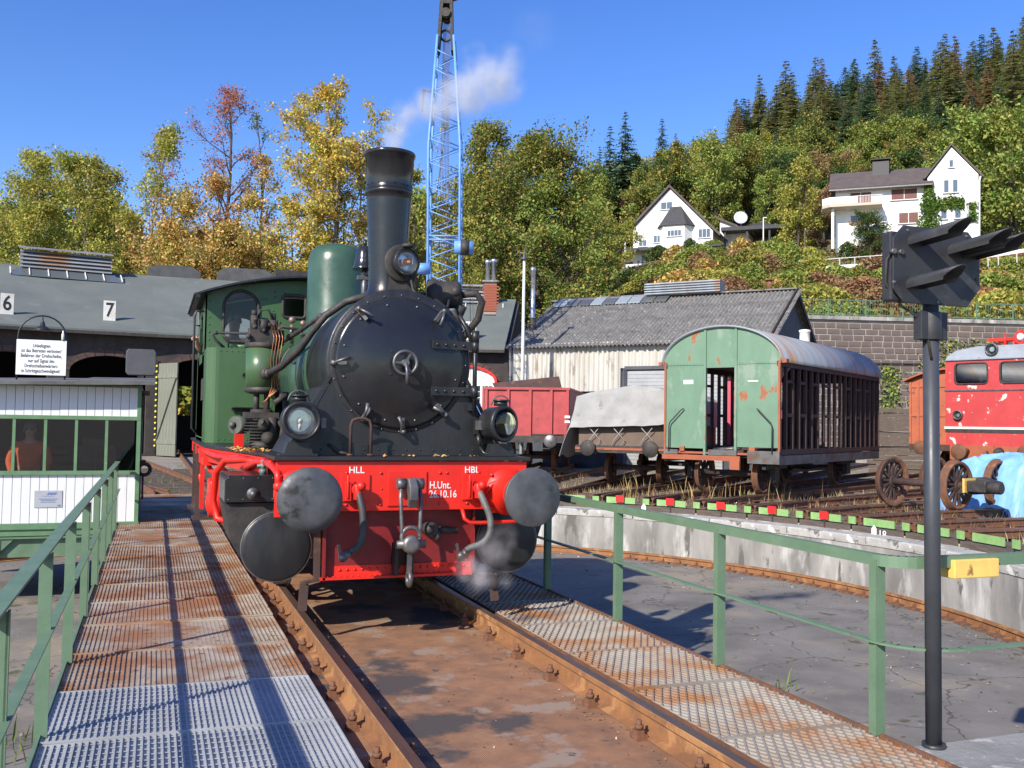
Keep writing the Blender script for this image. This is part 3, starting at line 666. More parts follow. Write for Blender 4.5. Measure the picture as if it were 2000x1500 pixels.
# smokebox, saddle, door
SZ, SR = 2.125, .625
sb = MB(); sb.lathe((0,9.25,SZ),(0,-1,0),[(0,SR-.02),(.01,SR),(1.14,SR),(1.145,SR+.008),(1.19,SR+.008),(1.2,SR-.005),(1.2,.3)],72); sbo = sb.build('smokebox', BLACK, LO)
MB().lathe((0,8.05,SZ),(0,-1,0),[(-.01,.60),(.004,.605),(.008,.60),(.01,.56)],72).build('front_ring', BLACK, sbo)
sad = MB(); out = [(-.93,1.334),(-.62,1.90),(-.5,2.0),(.5,2.0),(.62,1.90),(.93,1.334)]
sad.prism([(x,8.045,z) for x,z in out],(0,1.15,0)); sad.build('saddle', BLACK, LO)
sf = MB()
for s in (-1,1): sf.bar((s*.935,8.04,1.36),(s*.60,8.04,1.99),.03,.012,(0,1,0))
sf.box(-.95,.95,8.02,8.045,1.334,1.42); rivets(sf, [(-.9+.12*i,8.02,1.38) for i in range(16)], .009); rivets(sf, along((-.90,8.034,1.40),(-.62,8.034,1.94),9)+along((.90,8.034,1.40),(.62,8.034,1.94),9), .008); sf.build('saddle_angle', BLACK, sbo)
dr = MB(); dr.lathe((0,8.045,SZ-.005),(0,-1,0),[(0,.56),(.012,.565),(.025,.558),(.032,.535),(.034,.47),(.046,.44),(.075,.33),(.097,.2),(.108,.09),(.11,.002)],80); door = dr.build('smokebox_door', BLACKG, LO)
def onring(a, r, y): return V((math.sin(rad(a))*r, y, SZ-.005+math.cos(rad(a))*r))
db = MB(); rivets(db, [onring(a,.505,8.012) for a in range(15,375,30)], .012); rivets(db, [onring(a,.585,8.04) for a in range(0,360,15)], .009); db.build('door_bolts', STEEL, door)
for zz in (SZ+.165, SZ-.235):
    hn = MB(); n = 6
    for i in range(n):
        xa, xb = .255+i*.065, .255+(i+1)*.065
        def yy(x): r = math.hypot(x, zz-SZ); return 8.005 - max(0,.09*(1-(r/.5)**2)) if r < .56 else 8.005
        hn.bar((xa,yy(xa),zz),(xb,yy(xb),zz),.018,.075)
    hn.cyl((.66,8.0,zz-.05),(.66,8.0,zz+.05),.033,n=12); rivets(hn,[(.30+i*.085,yy(.30+i*.085)-.009,zz) for i in range(4)],.016); hn.build('hinge_strap', BLACK, door)
hp = MB(); hp.cyl((.66,8.0,SZ-.42),(.66,8.0,SZ+.30),.02,n=10); hp.cyl((.66,8.0,SZ+.2),(.66,8.0,SZ+.30),.035,n=12); hp.box(.60,.68,8.0,8.06,SZ-.4,SZ-.34); hp.build('hinge_post', BLACK, door)
hw_ = MB(); hw_.torus((0,7.86,SZ-.01),(0,1,0),.098,.014,32,8)
for k in range(3):
    a = rad(30+120*k); hw_.bar((0,7.86,SZ-.01),(math.sin(a)*.098,7.86,SZ-.01+math.cos(a)*.098),.018,.015,(0,1,0))
hw_.cyl((0,7.95,SZ-.01),(0,7.84,SZ-.01),.03,n=14); hw_.tube([(0,7.845,SZ-.01),(.005,7.82,SZ-.08),(.008,7.815,SZ-.19)],[.014,.013,.017],10); hw_.build('door_wheel', STEEL, door)
lk = MB(); lk.cyl((-.105,7.95,SZ+.09),(-.105,7.935,SZ+.09),.014,n=8); lk.cyl((-.11,7.95,SZ-.10),(-.11,7.935,SZ-.10),.014,n=8); lk.build('stay_bolts', BLACK, door)
dg = []
for a in (-41, 38, -92, -146, 138, 178):
    mb = MB(); o_ = onring(a,.59,8.04); i_ = onring(a,.47,7.985); mb.cyl(onring(a,.59,8.06),onring(a,.585,7.97),.017,n=8); mb.bar(o_+V((0,-.03,0)),i_,.035,.03); mb.ball(onring(a,.585,7.955),.024,8)
    t_ = onring(a+6,.46,7.93); mb.tube([onring(a,.585,7.955), lerp(onring(a,.585,7.955), t_, .5)+V((0,-.02,0)), t_],[.012,.011,.017],8); mb.build('door_clamp', STEEL, door)
# boiler, dome, chimney
bo = MB(); bo.lathe((0,12.65,SZ),(0,-1,0),[(0,.575),(3.4,.575)],56); boil = bo.build('boiler', DOMEG, LO)
bd = MB()
for y in (9.3, 10.3, 11.9): bd.lathe((0,y+.03,SZ),(0,-1,0),[(0,.575),(.002,.582),(.058,.582),(.06,.575)],56)
bd.build('boiler_band', BLACK, boil)
dm = MB(); dm.lathe((0,11.25,2.6),(0,0,1),[(0,.40),(.06,.365),(.12,.345),(.84,.335),(.93,.325),(1.0,.295),(1.05,.24),(1.075,.15),(1.085,.002)],56); dm.build('steam_dome', DOMEG, LO)
cm = MB(); CY = 8.6
cm.lathe((.0,CY,2.66),(0,0,1),[(d_*.952,r_) for d_, r_ in [(0,.29),(.05,.25),(.10,.20),(.17,.178),(.26,.172),(.40,.174),(1.02,.204),(1.08,.207),(1.085,.216),(1.12,.216),(1.125,.209),(1.17,.21),(1.45,.224),(1.455,.233),(1.475,.236),(1.49,.232),(1.49,.205),(1.1,.18)]],56); cho = cm.build('chimney', BLACKG, LO)
cb_ = MB(); cb_.lathe((0,CY,3.728),(0,0,1),[(0,.211),(.002,.215),(.018,.215),(.02,.212)],56); rivets(cb_, [(math.sin(rad(a))*.212,CY-math.cos(rad(a))*.212,3.77) for a in range(-80,90,20)], .007); cb_.build('chimney_band', BLACKG, cho)
# bell behind the chimney
be = MB(); be.lathe((-.10,9.15,3.08),(0,0,1),[(0,.118),(.01,.12),(.03,.105),(.10,.092),(.17,.085),(.215,.06),(.235,.02),(.24,.002)],28); be.cyl((-.10,9.15,3.31),(-.10,9.15,3.37),.018,n=8); beo = be.build('bell', M('bell_metal', (.06,.065,.075), (.035,.037,.04), 5, rough=.18, metal=.6), LO)
bs = MB(); bs.cyl((-.10,9.15,2.68),(-.10,9.15,3.08),.03,n=10); bs.ball((-.10,9.15,3.04),.04); bs.box(-.17,-.03,9.12,9.18,2.98,3.02); bs.cyl((-.10,9.15,2.70),(-.10,9.15,2.78),.06,n=12); bs.build('bell_stand', STEEL, beo)
# head lamp in front of the chimney
LENS = glass('lamp_lens', (.92,.94,.95), .02, .05)
def lamp_head(c, yaw, R_, dep, kind, par):
    c = V(c); d = V((math.sin(rad(yaw)),-math.cos(rad(yaw)),0))
    mb = MB()
    if kind == 'drum':
        mb.lathe(c-d*dep, d, [(0,.002),(.001,R_*.75),(.03,R_*.92),(.05,R_*.95),(dep-.03,R_*.98),(dep-.025,R_*1.04),(dep+.015,R_*1.06),(dep+.025,R_*1.02),(dep+.028,R_*.88),(dep-.03,R_*.865)],40,caps=False)
    else:
        mb.lathe(c-d*dep, d, [(0,.002),(.001,R_*.5),(.03,R_*.85),(dep-.01,R_*.98),(dep+.02,R_),(dep+.03,R_*.94),(dep-.03,R_*.865)],40,caps=False)
    o = mb.build('head_lamp', BLACK, par)
    rf = MB(); rf.lathe(c, d, [(-.10,.012),(-.085,R_*.45),(-.05,R_*.62),(.008,R_*.84),(.009,R_*.62),(.004,R_*.62)] if 0 else [(.006,R_*.875),(.007,R_*.86),(.003,R_*.61),(-.05,R_*.585)],40,caps=False)
    rf.build('white_ring', CREAM, o)
    MB().lathe(c-d*.05, d, [(0,R_*.63),(-.02,R_*.5),(-.05,R_*.3),(-.06,.005)],32).build('reflector', M('reflector', (.55,.6,.68), rough=.18, metal=.9), o)
    bl = MB(); bl.cyl(c-d*.05+V((0,0,-R_*.5)), c-d*.05+V((0,0,-R_*.12)), .015, n=10); bl.ball(c-d*.05, .028, 10); bl.build('bulb', CREAM, o)
    MB().lathe(c+d*.010, d, [(.012,R_*.86),(.016,R_*.6),(.018,.002)],40).build('lens', LENS, o)
    return o, d
h1, d1 = lamp_head((.085,8.24,3.03), 12, .125, .12, 'round', LO)
hp_ = MB(); hp_.lathe(V((.085,8.24,3.03))-d1*.11, d1, [(0,.165),(.02,.168),(.03,.16),(.03,.10)],36); hp_.prism([(-.05,8.34,2.76),(.16,8.34,2.76),(.20,8.34,2.95),(-.04,8.34,2.95)],(0,.015,0)); hp_.box(.03,.10,8.33,8.36,2.68,2.80); hp_.box(-.06,.14,8.15,8.35,2.735,2.75); hp_.cyl((.085,8.2,3.155),(.085,8.2,3.18),.05,n=14); hp_.build('lamp_bracket', SOOT, h1)
cd = MB(); pts = [(.13,8.28,2.92),(.14,8.2,2.78),(.20,8.12,2.68),(.32,8.1,2.62),(.44,8.14,2.64),(.50,8.3,2.72)]; cd.tube(pts,.011,6); cd.build('lamp_cable', SOOT, h1)
MB().ball(V((.085,8.24,3.03))-d1*.0,.05,12,(1,.6,.7)).build('amber_bulb', M('amber_glass', (.85,.30,.08), rough=.3), h1)
# turbo generator cluster on the right of the smokebox
tg = MB(); tg.lathe((.42,8.75,2.80),(.85,-.35,.1),[(0,.10),(.02,.16),(.10,.165),(.12,.14),(.2,.13),(.3,.13),(.33,.09)],24); tg.ball((.64,8.55,2.84),.055,12)
tg.cyl((.3,8.85,2.78),(.45,8.75,2.78),.07,n=14); tg.box(.38,.72,8.62,8.85,2.55,2.66); tg.cyl((.68,8.65,2.6),(.72,8.6,2.72),.05,n=10); tgo = tg.build('turbo_generator', SOOT, LO)
tp_ = MB(); tp_.tube([(.72,8.6,2.82),(.84,8.55,2.84),(.90,8.55,2.76),(.88,8.6,2.6),(.76,8.7,2.42),(.70,8.8,2.32)],.035,10); tp_.tube([(.2,8.75,2.72),(.34,8.7,2.74),(.46,8.68,2.74)],.045,10); tp_.tube([(.60,8.5,2.66),(.66,8.5,2.5),(.62,8.6,2.4)],.03,8); tp_.build('steam_pipe', SOOT, tgo)
gp = MB()
for a0, a1 in ((30,62),): 
    for a in range(a0,a1,4): gp.bar(onring(a,.66,8.2),onring(a+4,.66,8.2),.04,.06)
gp.tube([onring(50,.70,8.1),onring(62,.69,8.08),onring(75,.68,8.05)],.02,8); gp.build('lamp_iron', BLACK, LO)
# hand rail and blower pipes over the left of the smokebox
hr = MB(); hr.tube([(-.05,8.9,2.82),(-.3,8.95,2.74),(-.52,9.1,2.6),(-.68,9.6,2.47),(-.75,10.6,2.42),(-.78,12.3,2.42)],.022,10)
for p in ((-.52,9.1,2.6),(-.70,9.9,2.46),(-.77,11.6,2.42)): hr.ball(p,.035,10)
hr.build('boiler_handrail', SOOT, LO)
hr = MB(); hr.tube([(-.06,8.6,2.80),(-.35,8.75,2.71),(-.52,8.8,2.58),(-.64,8.85,2.42),(-.72,8.95,2.28),(-.86,9.2,2.12),(-.95,9.45,2.06)],.034,12); hr.ball((-.95,9.45,2.06),.05,12); hr.cyl((-.95,9.45,2.06),(-.98,9.5,2.06),.055,n=12); hr.build('exhaust_pipe', SOOT, LO)
# air pump with cooling fins
px, py = -.98, 9.75
ap = MB(); ap.lathe((px,py,1.87),(0,0,1),[(0,.10),(.02,.165),(.05,.168),(.06,.158),(.065,.158)],28); ap.lathe((px,py,2.32),(0,0,1),[(0,.158),(.01,.17),(.05,.17),(.06,.12)],28)
ap.cyl((px-.05,py-.04,1.68),(px-.05,py-.04,1.9),.03,n=10); ap.cyl((px+.05,py-.04,1.68),(px+.05,py-.04,1.9),.03,n=10); ap.cyl((px,py,1.34),(px,py,1.72),.10,n=20); ap.box(px-.16,px+.16,py-.14,py+.14,1.63,1.69)
for k in range(9): ap.lathe((px,py,1.37+.03*k),(0,0,1),[(0,.10),(0.002,.155),(.009,.155),(.011,.10)],24)
ap.ball((px+.02,py-.16,1.57),.065,12); ap.ball((px+.06,py-.15,1.44),.07,12); ap.cyl((px+.1,py-.12,1.38),(px+.1,py-.12,1.64),.045,n=12); ap.cyl((px+.03,py-.16,1.6),(px-.02,py-.24,1.6),.025,n=10)
apo = ap.build('air_pump', SOOT, LO)
MB().cyl((px,py,1.93),(px,py,2.32),.157,n=28).build('pump_cylinder', GREEN, apo)
tpv = MB(); rg = random.Random(5)
tpv.box(px-.13,px+.13,py-.10,py+.10,2.38,2.50); tpv.cyl((px-.14,py,2.46),(px+.15,py,2.46),.06,n=14)
for (dx,dy,z0,h_,r_) in ((-.09,-.05,2.5,.14,.035),(-.09,-.05,2.64,.05,.028),(.0,-.08,2.48,.12,.045),(.09,-.05,2.5,.1,.05),(.10,.04,2.58,.1,.03),(.02,.04,2.5,.13,.03),(.17,.02,2.36,.15,.04)): tpv.cyl((px+dx,py+dy,z0),(px+dx,py+dy,z0+h_),r_,n=12)
for k in range(10): tpv.ball((px+rg.uniform(-.15,.17),py-.1+rg.uniform(-.03,.03),rg.uniform(2.36,2.6)),rg.uniform(.014,.03),8)
tpv.tube([(px-.05,py,2.62),(px-.03,py,2.70),(px+.05,py,2.71),(px+.09,py,2.62)],.011,6); tpv.build('pump_valve_gear', SOOT, apo)
cpx = MB()
for k in range(4):
    x = px+.06+.028*k; cpx.tube([(x,py-.12,2.56),(x+.03,py-.17,2.42),(x,py-.19,2.2),(x+.02-.01*k,py-.19,2.02),(x+.02,py-.18,1.93),(x-.02-.03*k,py-.2,1.82),(x-.1,py-.2,1.76)],.0042,6)
cpx.build('copper_pipe', COPPER, apo)
ep = MB(); ep.tube([(px+.14,py-.1,1.62),(px+.2,py-.15,1.55),(px+.17,py-.25,1.38),(px+.12,py-.3,1.34)],.025,8); ep.tube([(px+.1,py-.22,1.78),(px+.22,py-.2,1.86)],.028,8); ep.cyl((px+.02,py-.05,1.335),(px+.02,py-.05,1.40),.12,n=16); ep.tube([(px+.25,py+.1,1.9),(px+.26,py+.1,1.34)],.03,8)
for k in range(7): ep.ball((px+.16+rg.uniform(0,.2),py+rg.uniform(-.1,.2),rg.uniform(1.7,2.2)),rg.uniform(.02,.04),8)
ep.build('pump_pipe', SOOT, apo)
vs_ = MB(); vs_.cyl((-.42,11.9,2.55),(-.42,11.9,2.78),.025,n=8); vs_.ball((-.42,11.9,2.84),.045,10); vs_.cyl((-.28,11.95,2.55),(-.28,11.95,2.75),.025,n=8); vs_.ball((-.28,11.95,2.81),.04,10); vs_.tube([(-.75,11.6,2.6),(-.55,11.8,2.74),(-.3,11.9,2.72)],.018,8); vs_.build('injector_valves', M('valve_bronze', (.30,.2,.17), (.2,.13,.12), 8, rough=.4, metal=.4), LO)
# lower front lamps and grab rails
for s, yaw in ((-1, 4), (1, 24)):
    o, d = lamp_head((s*.862,7.80,1.615), yaw, .15, .20, 'drum', LO)
    x = s*.87; br = MB(); br.prism([(x-.12,7.84,1.335),(x+.12,7.84,1.335),(x+.085,7.84,1.44),(x-.085,7.84,1.44)],(0,.14,0)); br.box(x-.15,x+.15,7.82,8.0,1.335,1.35); br.cyl((x,7.9,1.77),(x,7.9,1.81),.06,n=14); br.cyl((x,7.9,1.81),(x,7.9,1.825),.075,n=14); br.build('lamp_stand', BLACK, o)
    hn = MB(); hn.torus((x,7.9,1.775),(0,1,0),.085,.006,16,6,-PI/2,PI/2); hn.build('carrying_handle', STEEL, o)
    MB().box(x-s*.20-.02,x-s*.20+.02,7.86,7.93,1.56,1.64).build('hinge', STEEL, o)
gr = MB(); gr.tube([(-.445,7.88,1.335),(-.445,7.88,1.58),(-.43,7.88,1.625),(-.39,7.88,1.64),(-.33,7.88,1.64),(-.29,7.88,1.625),(-.275,7.88,1.58),(-.275,7.88,1.335)],.013,8); gr.cyl((-.445,7.88,1.335),(-.445,7.88,1.35),.03,n=10); gr.cyl((-.275,7.88,1.335),(-.275,7.88,1.35),.03,n=10); gr.build('grab_rail', DARKRUST, LO)
sk = MB(); sk.box(.66,.73,7.96,8.03,1.52,1.66); sk.cyl((.695,7.98,1.52),(.70,7.96,1.42),.022,n=8); sk.tube([(.70,7.96,1.42),(.72,7.9,1.36),(.80,7.86,1.345)],.014,6); sk.build('lamp_socket', BLACK, LO)
lp = MB(); lp.tube([(-.60,8.02,1.42),(-.52,7.95,1.36),(-.45,7.92,1.345)],.014,6); lp.build('lamp_cable', SOOT, LO)
# tool lamp on the left running plate
tb = MB(); tb.cyl((-1.19,10.2,1.56),(-1.09,10.3,1.56),.09,n=20); tb.box(-1.2,-1.12,10.2,10.28,1.46,1.52); tb.cyl((-1.24,10.2,1.56),(-1.19,10.2,1.56),.03,n=10); tb.build('brake_valve', M('grey_casting', (.10,.11,.09), (.06,.065,.055), 6, rough=.5), LO)
MB().box(-1.19,-1.10,10.16,10.24,1.335,1.47).build('valve_stand', RED, LO)
# side tanks
for s in (-1, 1):
    xo, xi = s*1.40, s*.60; r_ = .14; pts = [(xi,14.4)]; pts += [(xo,14.4)]
    for k in range(7):
        a = PI/2*k/6; pts.append((xo - s*r_*(1-math.cos(a)), 11.9 + r_*(1-math.sin(a))))
    pts += [(xi,11.9)]
    tk = MB(); tk.prism([(x,y,1.335) for x,y in pts],(0,0,1.135)); tko = tk.build('side_tank', GREEN, LO)
    for i, f in enumerate(tko.data.polygons): f.use_smooth = False
    rv = MB(); rivets(rv, [(s*(.66+.065*i),11.9,z) for i in range(10) for z in (2.43,1.375)], .009); rivets(rv, [(s*.64,11.9,1.42+.062*i) for i in range(17)], .009)
    rivets(rv, [(s*1.40,12.15,1.4+.06*i) for i in range(18)]+[(s*1.40,12.15+.1*i,2.43) for i in range(20)]+[(s*1.40,12.15+.1*i,1.38) for i in range(20)], .009, (s,0,0)); rv.build('rivets', GREEN, tko)
    if s < 0:
        bk = MB(); 
        for (x0,x1,z) in ((-.99,-.66,2.155),(-1.105,-.66,1.75)):
            bk.prism([(x0,11.88,z),(x1,11.88,z),(x1,11.88,z-.16),(x0+.1,11.88,z-.035),(x0,11.88,z-.035)],(0,-.02,0)); bk.box(x0,x1,11.62,11.88,z,z+.012)
        bk.build('tank_step', BLACK, tko)
        lid = MB(); lid.lathe((-.92,12.25,2.47),(0,0,1),[(0,.22),(.02,.225),(.04,.235),(.055,.22),(.06,.002)],32); lid.build('filler_lid', GREEN, tko)
        gr = MB(); gr.tube([(-1.20,11.98,2.47),(-1.30,11.98,2.56),(-1.34,11.98,2.62),(-1.30,11.98,2.65),(-.7,11.96,2.66),(-.66,11.96,2.64)],.017,8); gr.ball((-1.30,11.98,2.65),.028); gr.ball((-.76,11.96,2.66),.028); gr.tube([(-1.22,11.98,2.62),(-1.16,11.98,2.6),(-1.15,11.98,2.47)],.012,6); gr.build('tank_handrail', SOOT, tko)
        bp = MB(); bp.box(-1.412,-1.402,12.5,12.95,1.85,2.12); bp.build('builder_plate', M('plate_brass_dark', (.05,.045,.04), (.09,.075,.05), 9, rough=.4), tko)
# cab
ZC = lambda x: 3.43 - .25*(x/1.42)**2
def cabfront(holes, y, dy, name):
    top = [(x, ZC(x)) for x in [1.40-.14*i for i in range(21)]]
    outer = [(-1.40,1.335),(1.40,1.335)] + top
    mb = MB(); mb.plate(outer, holes, lambda a,b,d: V((a,y+d,b)), dy); return mb.build(name, GREEN, LO)
def oval(cx, z0, z1, hw):
    pts = []; r = hw
    for k in range(13): a = PI*k/12; pts.append((cx+r*math.cos(a), z1-r+r*math.sin(a)))
    r2 = .10
    for k in range(7): a = PI+PI/2*k/6; pts.append((cx-hw+r2+r2*math.cos(a), z0+r2+r2*math.sin(a)))
    for k in range(7): a = 1.5*PI+PI/2*k/6; pts.append((cx+hw-r2+r2*math.cos(a), z0+r2+r2*math.sin(a)))
    return pts
def rrect(x0, x1, z0, z1, r):
    pts = []
    for (cx, cz, a0) in ((x1-r,z1-r,0),(x0+r,z1-r,90),(x0+r,z0+r,180),(x1-r,z0+r,270)):
        for k in range(5): a = rad(a0+90*k/4); pts.append((cx+r*math.cos(a), cz+r*math.sin(a)))
    return pts
H1 = oval(-.965,2.60,3.25,.215); H2 = oval(.965,2.60,3.25,.215); H3 = rrect(-.45,-.16,2.94,3.23,.05); H4 = rrect(.16,.45,2.94,3.23,.05)
fo = cabfront([H1,H2,H3,H4], 12.6, .02, 'cab_front')
ba = cabfront([oval(-.80,2.45,3.1,.25), oval(.80,2.45,3.1,.25)], 14.55, .02, 'cab_back')
def frame_of(loop, y, w, parent, mat):
    cx = sum(p[0] for p in loop)/len(loop); cz = sum(p[1] for p in loop)/len(loop)
    mb = MB(); pts = [V((a,y,b)) for a,b in loop]; pts.append(pts[0]); mb.tube(pts, w, 8, caps=False); return mb.build('window_frame', mat, parent)
for hl in (H1,H2,H3,H4):
    frame_of(hl, 12.595, .02, fo, SOOT)
    MB().add([V((a,12.612,b)) for a,b in hl],[tuple(range(len(hl)))]).build('pane', GLASS, fo)
for s in (-1,1):
    sd = MB(); sd.plate([(12.6,1.335),(14.57,1.335),(14.57,3.2),(12.6,3.2)], [[(13.15,2.35),(13.95,2.35),(13.95,3.0),(13.15,3.0)]], lambda a,b,d: V((s*1.40+d*s*-1,a,b)), .02); sd.build('cab_side', GREEN, LO)
    rv = MB(); rivets(rv, [(s*1.35,12.6,2.52+.095*i) for i in range(8)], .011); rv.build('rivets', GREEN, fo)
rv = MB(); rivets(rv, [(x,12.6,z) for x,z in ((-.97,3.31),(-.90,3.31),(-.70,3.16),(-.66,3.16),(-.55,3.26),(-.55,3.2),(-.43,3.26),(-.62,3.02),(-.57,3.02),(-.25,3.26),(-.36,3.25),(.55,3.2),(.62,3.02))], .011); rv.build('rivets', GREEN, fo)
rf = MB(); n = 24; vs = []
for (y) in (12.38, 14.8):
    for i in range(n+1):
        x = -1.55+3.1*i/n; z = 3.445-.26*(x/1.42)**2; vs += [(x,y,z),(x,y,z+.025)]
m2 = 2*(n+1); fs = []
for i in range(n):
    a = 2*i; fs += [(a,a+2,m2+a+2,m2+a),(a+1,m2+a+1,m2+a+3,a+3),(a,a+1,a+3,a+2),(m2+a,m2+a+2,m2+a+3,m2+a+1)]
fs += [(0,m2,m2+1,1),(2*n,2*n+1,m2+2*n+1,m2+2*n)]
rf.add(vs, fs); ro = rf.build('cab_roof', BLACK, LO)
MB().bar((-1.50,12.36,3.13),(-1.50,14.8,3.13),.05,.03).build('gutter', BLACK, ro)
vt = MB(); vt.box(-.5,.5,13.0,14.0,3.44,3.62); vt.build('roof_vent', SOOT, ro)
bh = MB(); bh.lathe((0,13.0,2.1),(0,-1,0),[(0,.62),(.02,.62),(.35,.62)],32); bh.box(-1.3,1.3,12.65,14.5,1.34,1.37); bh.tube([(-.3,12.95,2.7),(.3,12.95,2.7)],.02,6); bh.build('backhead', SOOT, LO)
gh = MB(); gh.tube([(-1.405,12.75,2.98),(-1.50,12.75,2.98),(-1.52,12.75,2.9),(-1.52,12.75,2.5),(-1.52,12.75,1.5),(-1.44,12.75,1.42)],.014,8); gh.tube([(-1.405,13.9,2.9),(-1.48,13.9,2.9),(-1.48,13.9,1.5),(-1.42,13.9,1.45)],.014,8); gh.build('cab_grab_rail', BLACK, LO)
# yellow leaves lying on the running plate
lf = MB(); rl = random.Random(2)
def leafcard(mb, c, s, rg_, flat=.4):
    a = V((rg_.uniform(-1,1),rg_.uniform(-1,1),rg_.uniform(-flat,flat))).normalized(); b = a.cross(V((rg_.uniform(-flat,flat),rg_.uniform(-flat,flat),1))).normalized(); c = V(c)
    mb.add([c-a*s,c-b*s*.6,c+a*s,c+b*s*.6],[(0,1,2,3)])
for k in range(130): leafcard(lf, (rl.uniform(-1.3,-.98),rl.uniform(8.6,9.9),1.345), rl.uniform(.012,.03), rl)
for k in range(34): leafcard(lf, (rl.choice((.02,.3,.58,-.2))+rl.gauss(0,.035),rl.uniform(7.68,7.95),1.343), rl.uniform(.01,.026), rl)
LEAFY = leafmat('fallen_leaf', [lin((225,170,40)),lin((200,120,30)),lin((230,190,80)),lin((150,110,50))], .1)
tag(lf.build('fallen_leaves', LEAFY, None, fix=False), 'yellow fallen leaves lying on the locomotive running plate', 'leaves', kind='stuff')
# ------------------------------------------------------------------ people
def skinmesh(name, joints, edges, mat, parent, root=0, sub=2):
    """joints = [(point, radius or (rx, ry))], grown into one continuous surface"""
    me = bpy.data.meshes.new(name); me.from_pydata([tuple(V(j[0])) for j in joints], edges, []); me.update()
    o = bpy.data.objects.new(name, me); COL.objects.link(o)
    o.modifiers.new('skin', 'SKIN').use_smooth_shade = True
    sv = me.skin_vertices[0].data if me.skin_vertices else None
    if sv is None:
        bm = bmesh.new(); bm.from_mesh(me); bm.verts.layers.skin.verify(); bm.to_mesh(me); bm.free(); sv = me.skin_vertices[0].data
    for i, j in enumerate(joints):
        r = j[1]; sv[i].radius = (r, r) if isinstance(r, (int, float)) else r; sv[i].use_root = (i == root)
    ss = o.modifiers.new('sub', 'SUBSURF'); ss.levels = sub; ss.render_levels = sub
    me.materials.append(mat)
    dg = bpy.context.evaluated_depsgraph_get(); dg.update()
    m2 = bpy.data.meshes.new_from_object(o.evaluated_get(dg)); bpy.data.objects.remove(o)
    if parent is not None: m2.transform(WM[parent.name].inverted())
    m2.materials.clear(); m2.materials.append(mat)
    o = bpy.data.objects.new(name, m2); COL.objects.link(o)
    if parent is not None: o.parent = parent; WM[o.name] = WM[parent.name]
    return o
SKIN = M('skin', (.52,.28,.20), (.45,.22,.15), 9, rough=.55)
HAIR = M('grey_hair', (.22,.2,.18), (.1,.09,.08), 12, rough=.8)
def hand(name, w, d, up, parent, mat, s=1.0, curl=.5):
    """palm and five fingers; w = wrist, d = direction of the fingers, up = back of the hand"""
    w = V(w); d = V(d).normalized(); up = V(up).normalized(); sd = d.cross(up).normalized(); J = []; E_ = []
    J += [(w, (.026*s,.018*s)), (w+d*.05*s, (.036*s,.016*s)), (w+d*.085*s, (.036*s,.013*s))]; E_ += [(0,1),(1,2)]
    for k, (o, L_) in enumerate(((-.030,.070),(-.010,.080),(.011,.076),(.031,.060))):
        b = len(J); p = w+d*.092*s+sd*o*s; q = p+d*L_*.5*s-up*curl*.02*s; r = q+d*L_*.3*s-up*curl*.045*s
        J += [(p,.0095*s),(q,.009*s),(r,.0075*s)]; E_ += [(2,b),(b,b+1),(b+1,b+2)]
    b = len(J); J += [(w+d*.03*s-sd*.04*s-up*.008*s,.011*s),(w+d*.065*s-sd*.055*s-up*.02*s,.010*s),(w+d*.09*s-sd*.05*s-up*.03*s,.008*s)]; E_ += [(1,b),(b,b+1),(b+1,b+2)]
    return skinmesh(name, J, E_, mat, parent, 0, 1)
def head(parent, c, face, hairmat, cap=None):
    """features on the head whose centre is c, looking along face"""
    c = V(c); f_ = V(face).normalized(); s_ = f_.cross(V((0,0,1))).normalized(); u_ = V((0,0,1))
    hr = MB()
    for i in range(9):
        for j in range(16):
            a = PI*.62*i/8; t = 2*PI*j/16; hr.v.append(c + u_*(.02+math.cos(a)*.118) + (f_*math.cos(t)*.104 + s_*math.sin(t)*.088)*math.sin(a) - f_*.018)
    for i in range(8):
        for j in range(16): hr.f.append([i*16+j,(i+1)*16+j,(i+1)*16+(j+1)%16,i*16+(j+1)%16]); hr.s.append(True)
    hr.build('hair' if not cap else 'cap', cap or hairmat, parent, fix=False)
    fe = MB(); fe.ball(c+f_*.098-u_*.005,.016,8,(1,1,1.5)); fe.ball(c+f_*.104-u_*.022,.014,8)
    for s in (-1,1): fe.ball(c+s_*.082*s-u_*.005,.026,8,(.5,.8,1.2))
    fe.build('nose_and_ears', SKIN, parent)
    ey = MB()
    for s in (-1,1): ey.ball(c+f_*.086+s_*.032*s+u_*.015,.011,8)
    ey.ball(c+f_*.09-u_*.052,.012,8,(1.6,1,.4)); ey.build('eyes_and_mouth', M('feature_dark', (.06,.03,.025), rough=.5), parent)
# driver at the cab window
DV = thing('person', 'driver in dark clothes looking out through the oval cab window of the locomotive', 'person', (-1.0,13.25,1.52))
J = [((-1.0,13.30,1.900),(.17,.12)),((-1.0,13.28,2.200),(.16,.11)),((-1.0,13.26,2.510),(.19,.115)),((-1.0,13.25,2.670),(.075,.07)),((-1.0,13.22,2.770),(.058,.058)),((-1.0,13.20,2.870),(.085,.095)),((-1.0,13.20,2.980),(.08,.09)),
     ((-1.20,13.25,2.590),.065),((-1.34,13.28,2.470),.05),((-1.45,13.18,2.550),.04),((-1.49,13.06,2.650),.03),
     ((-.80,13.25,2.590),.065),((-.74,13.22,2.330),.052),((-.78,13.0,2.170),.04),
     ((-.90,13.30,1.870),.085),((-.90,13.24,1.530),.06),((-1.10,13.30,1.870),.085),((-1.10,13.24,1.530),.06)]
E_ = [(0,1),(1,2),(2,3),(3,4),(4,5),(5,6),(2,7),(7,8),(8,9),(9,10),(2,11),(11,12),(12,13),(0,14),(14,15),(0,16),(16,17)]
skinmesh('body', J, E_, SKIN, DV)
OV = M('dark_overall', (.02,.02,.023), (.03,.03,.032), 8, rough=.9)
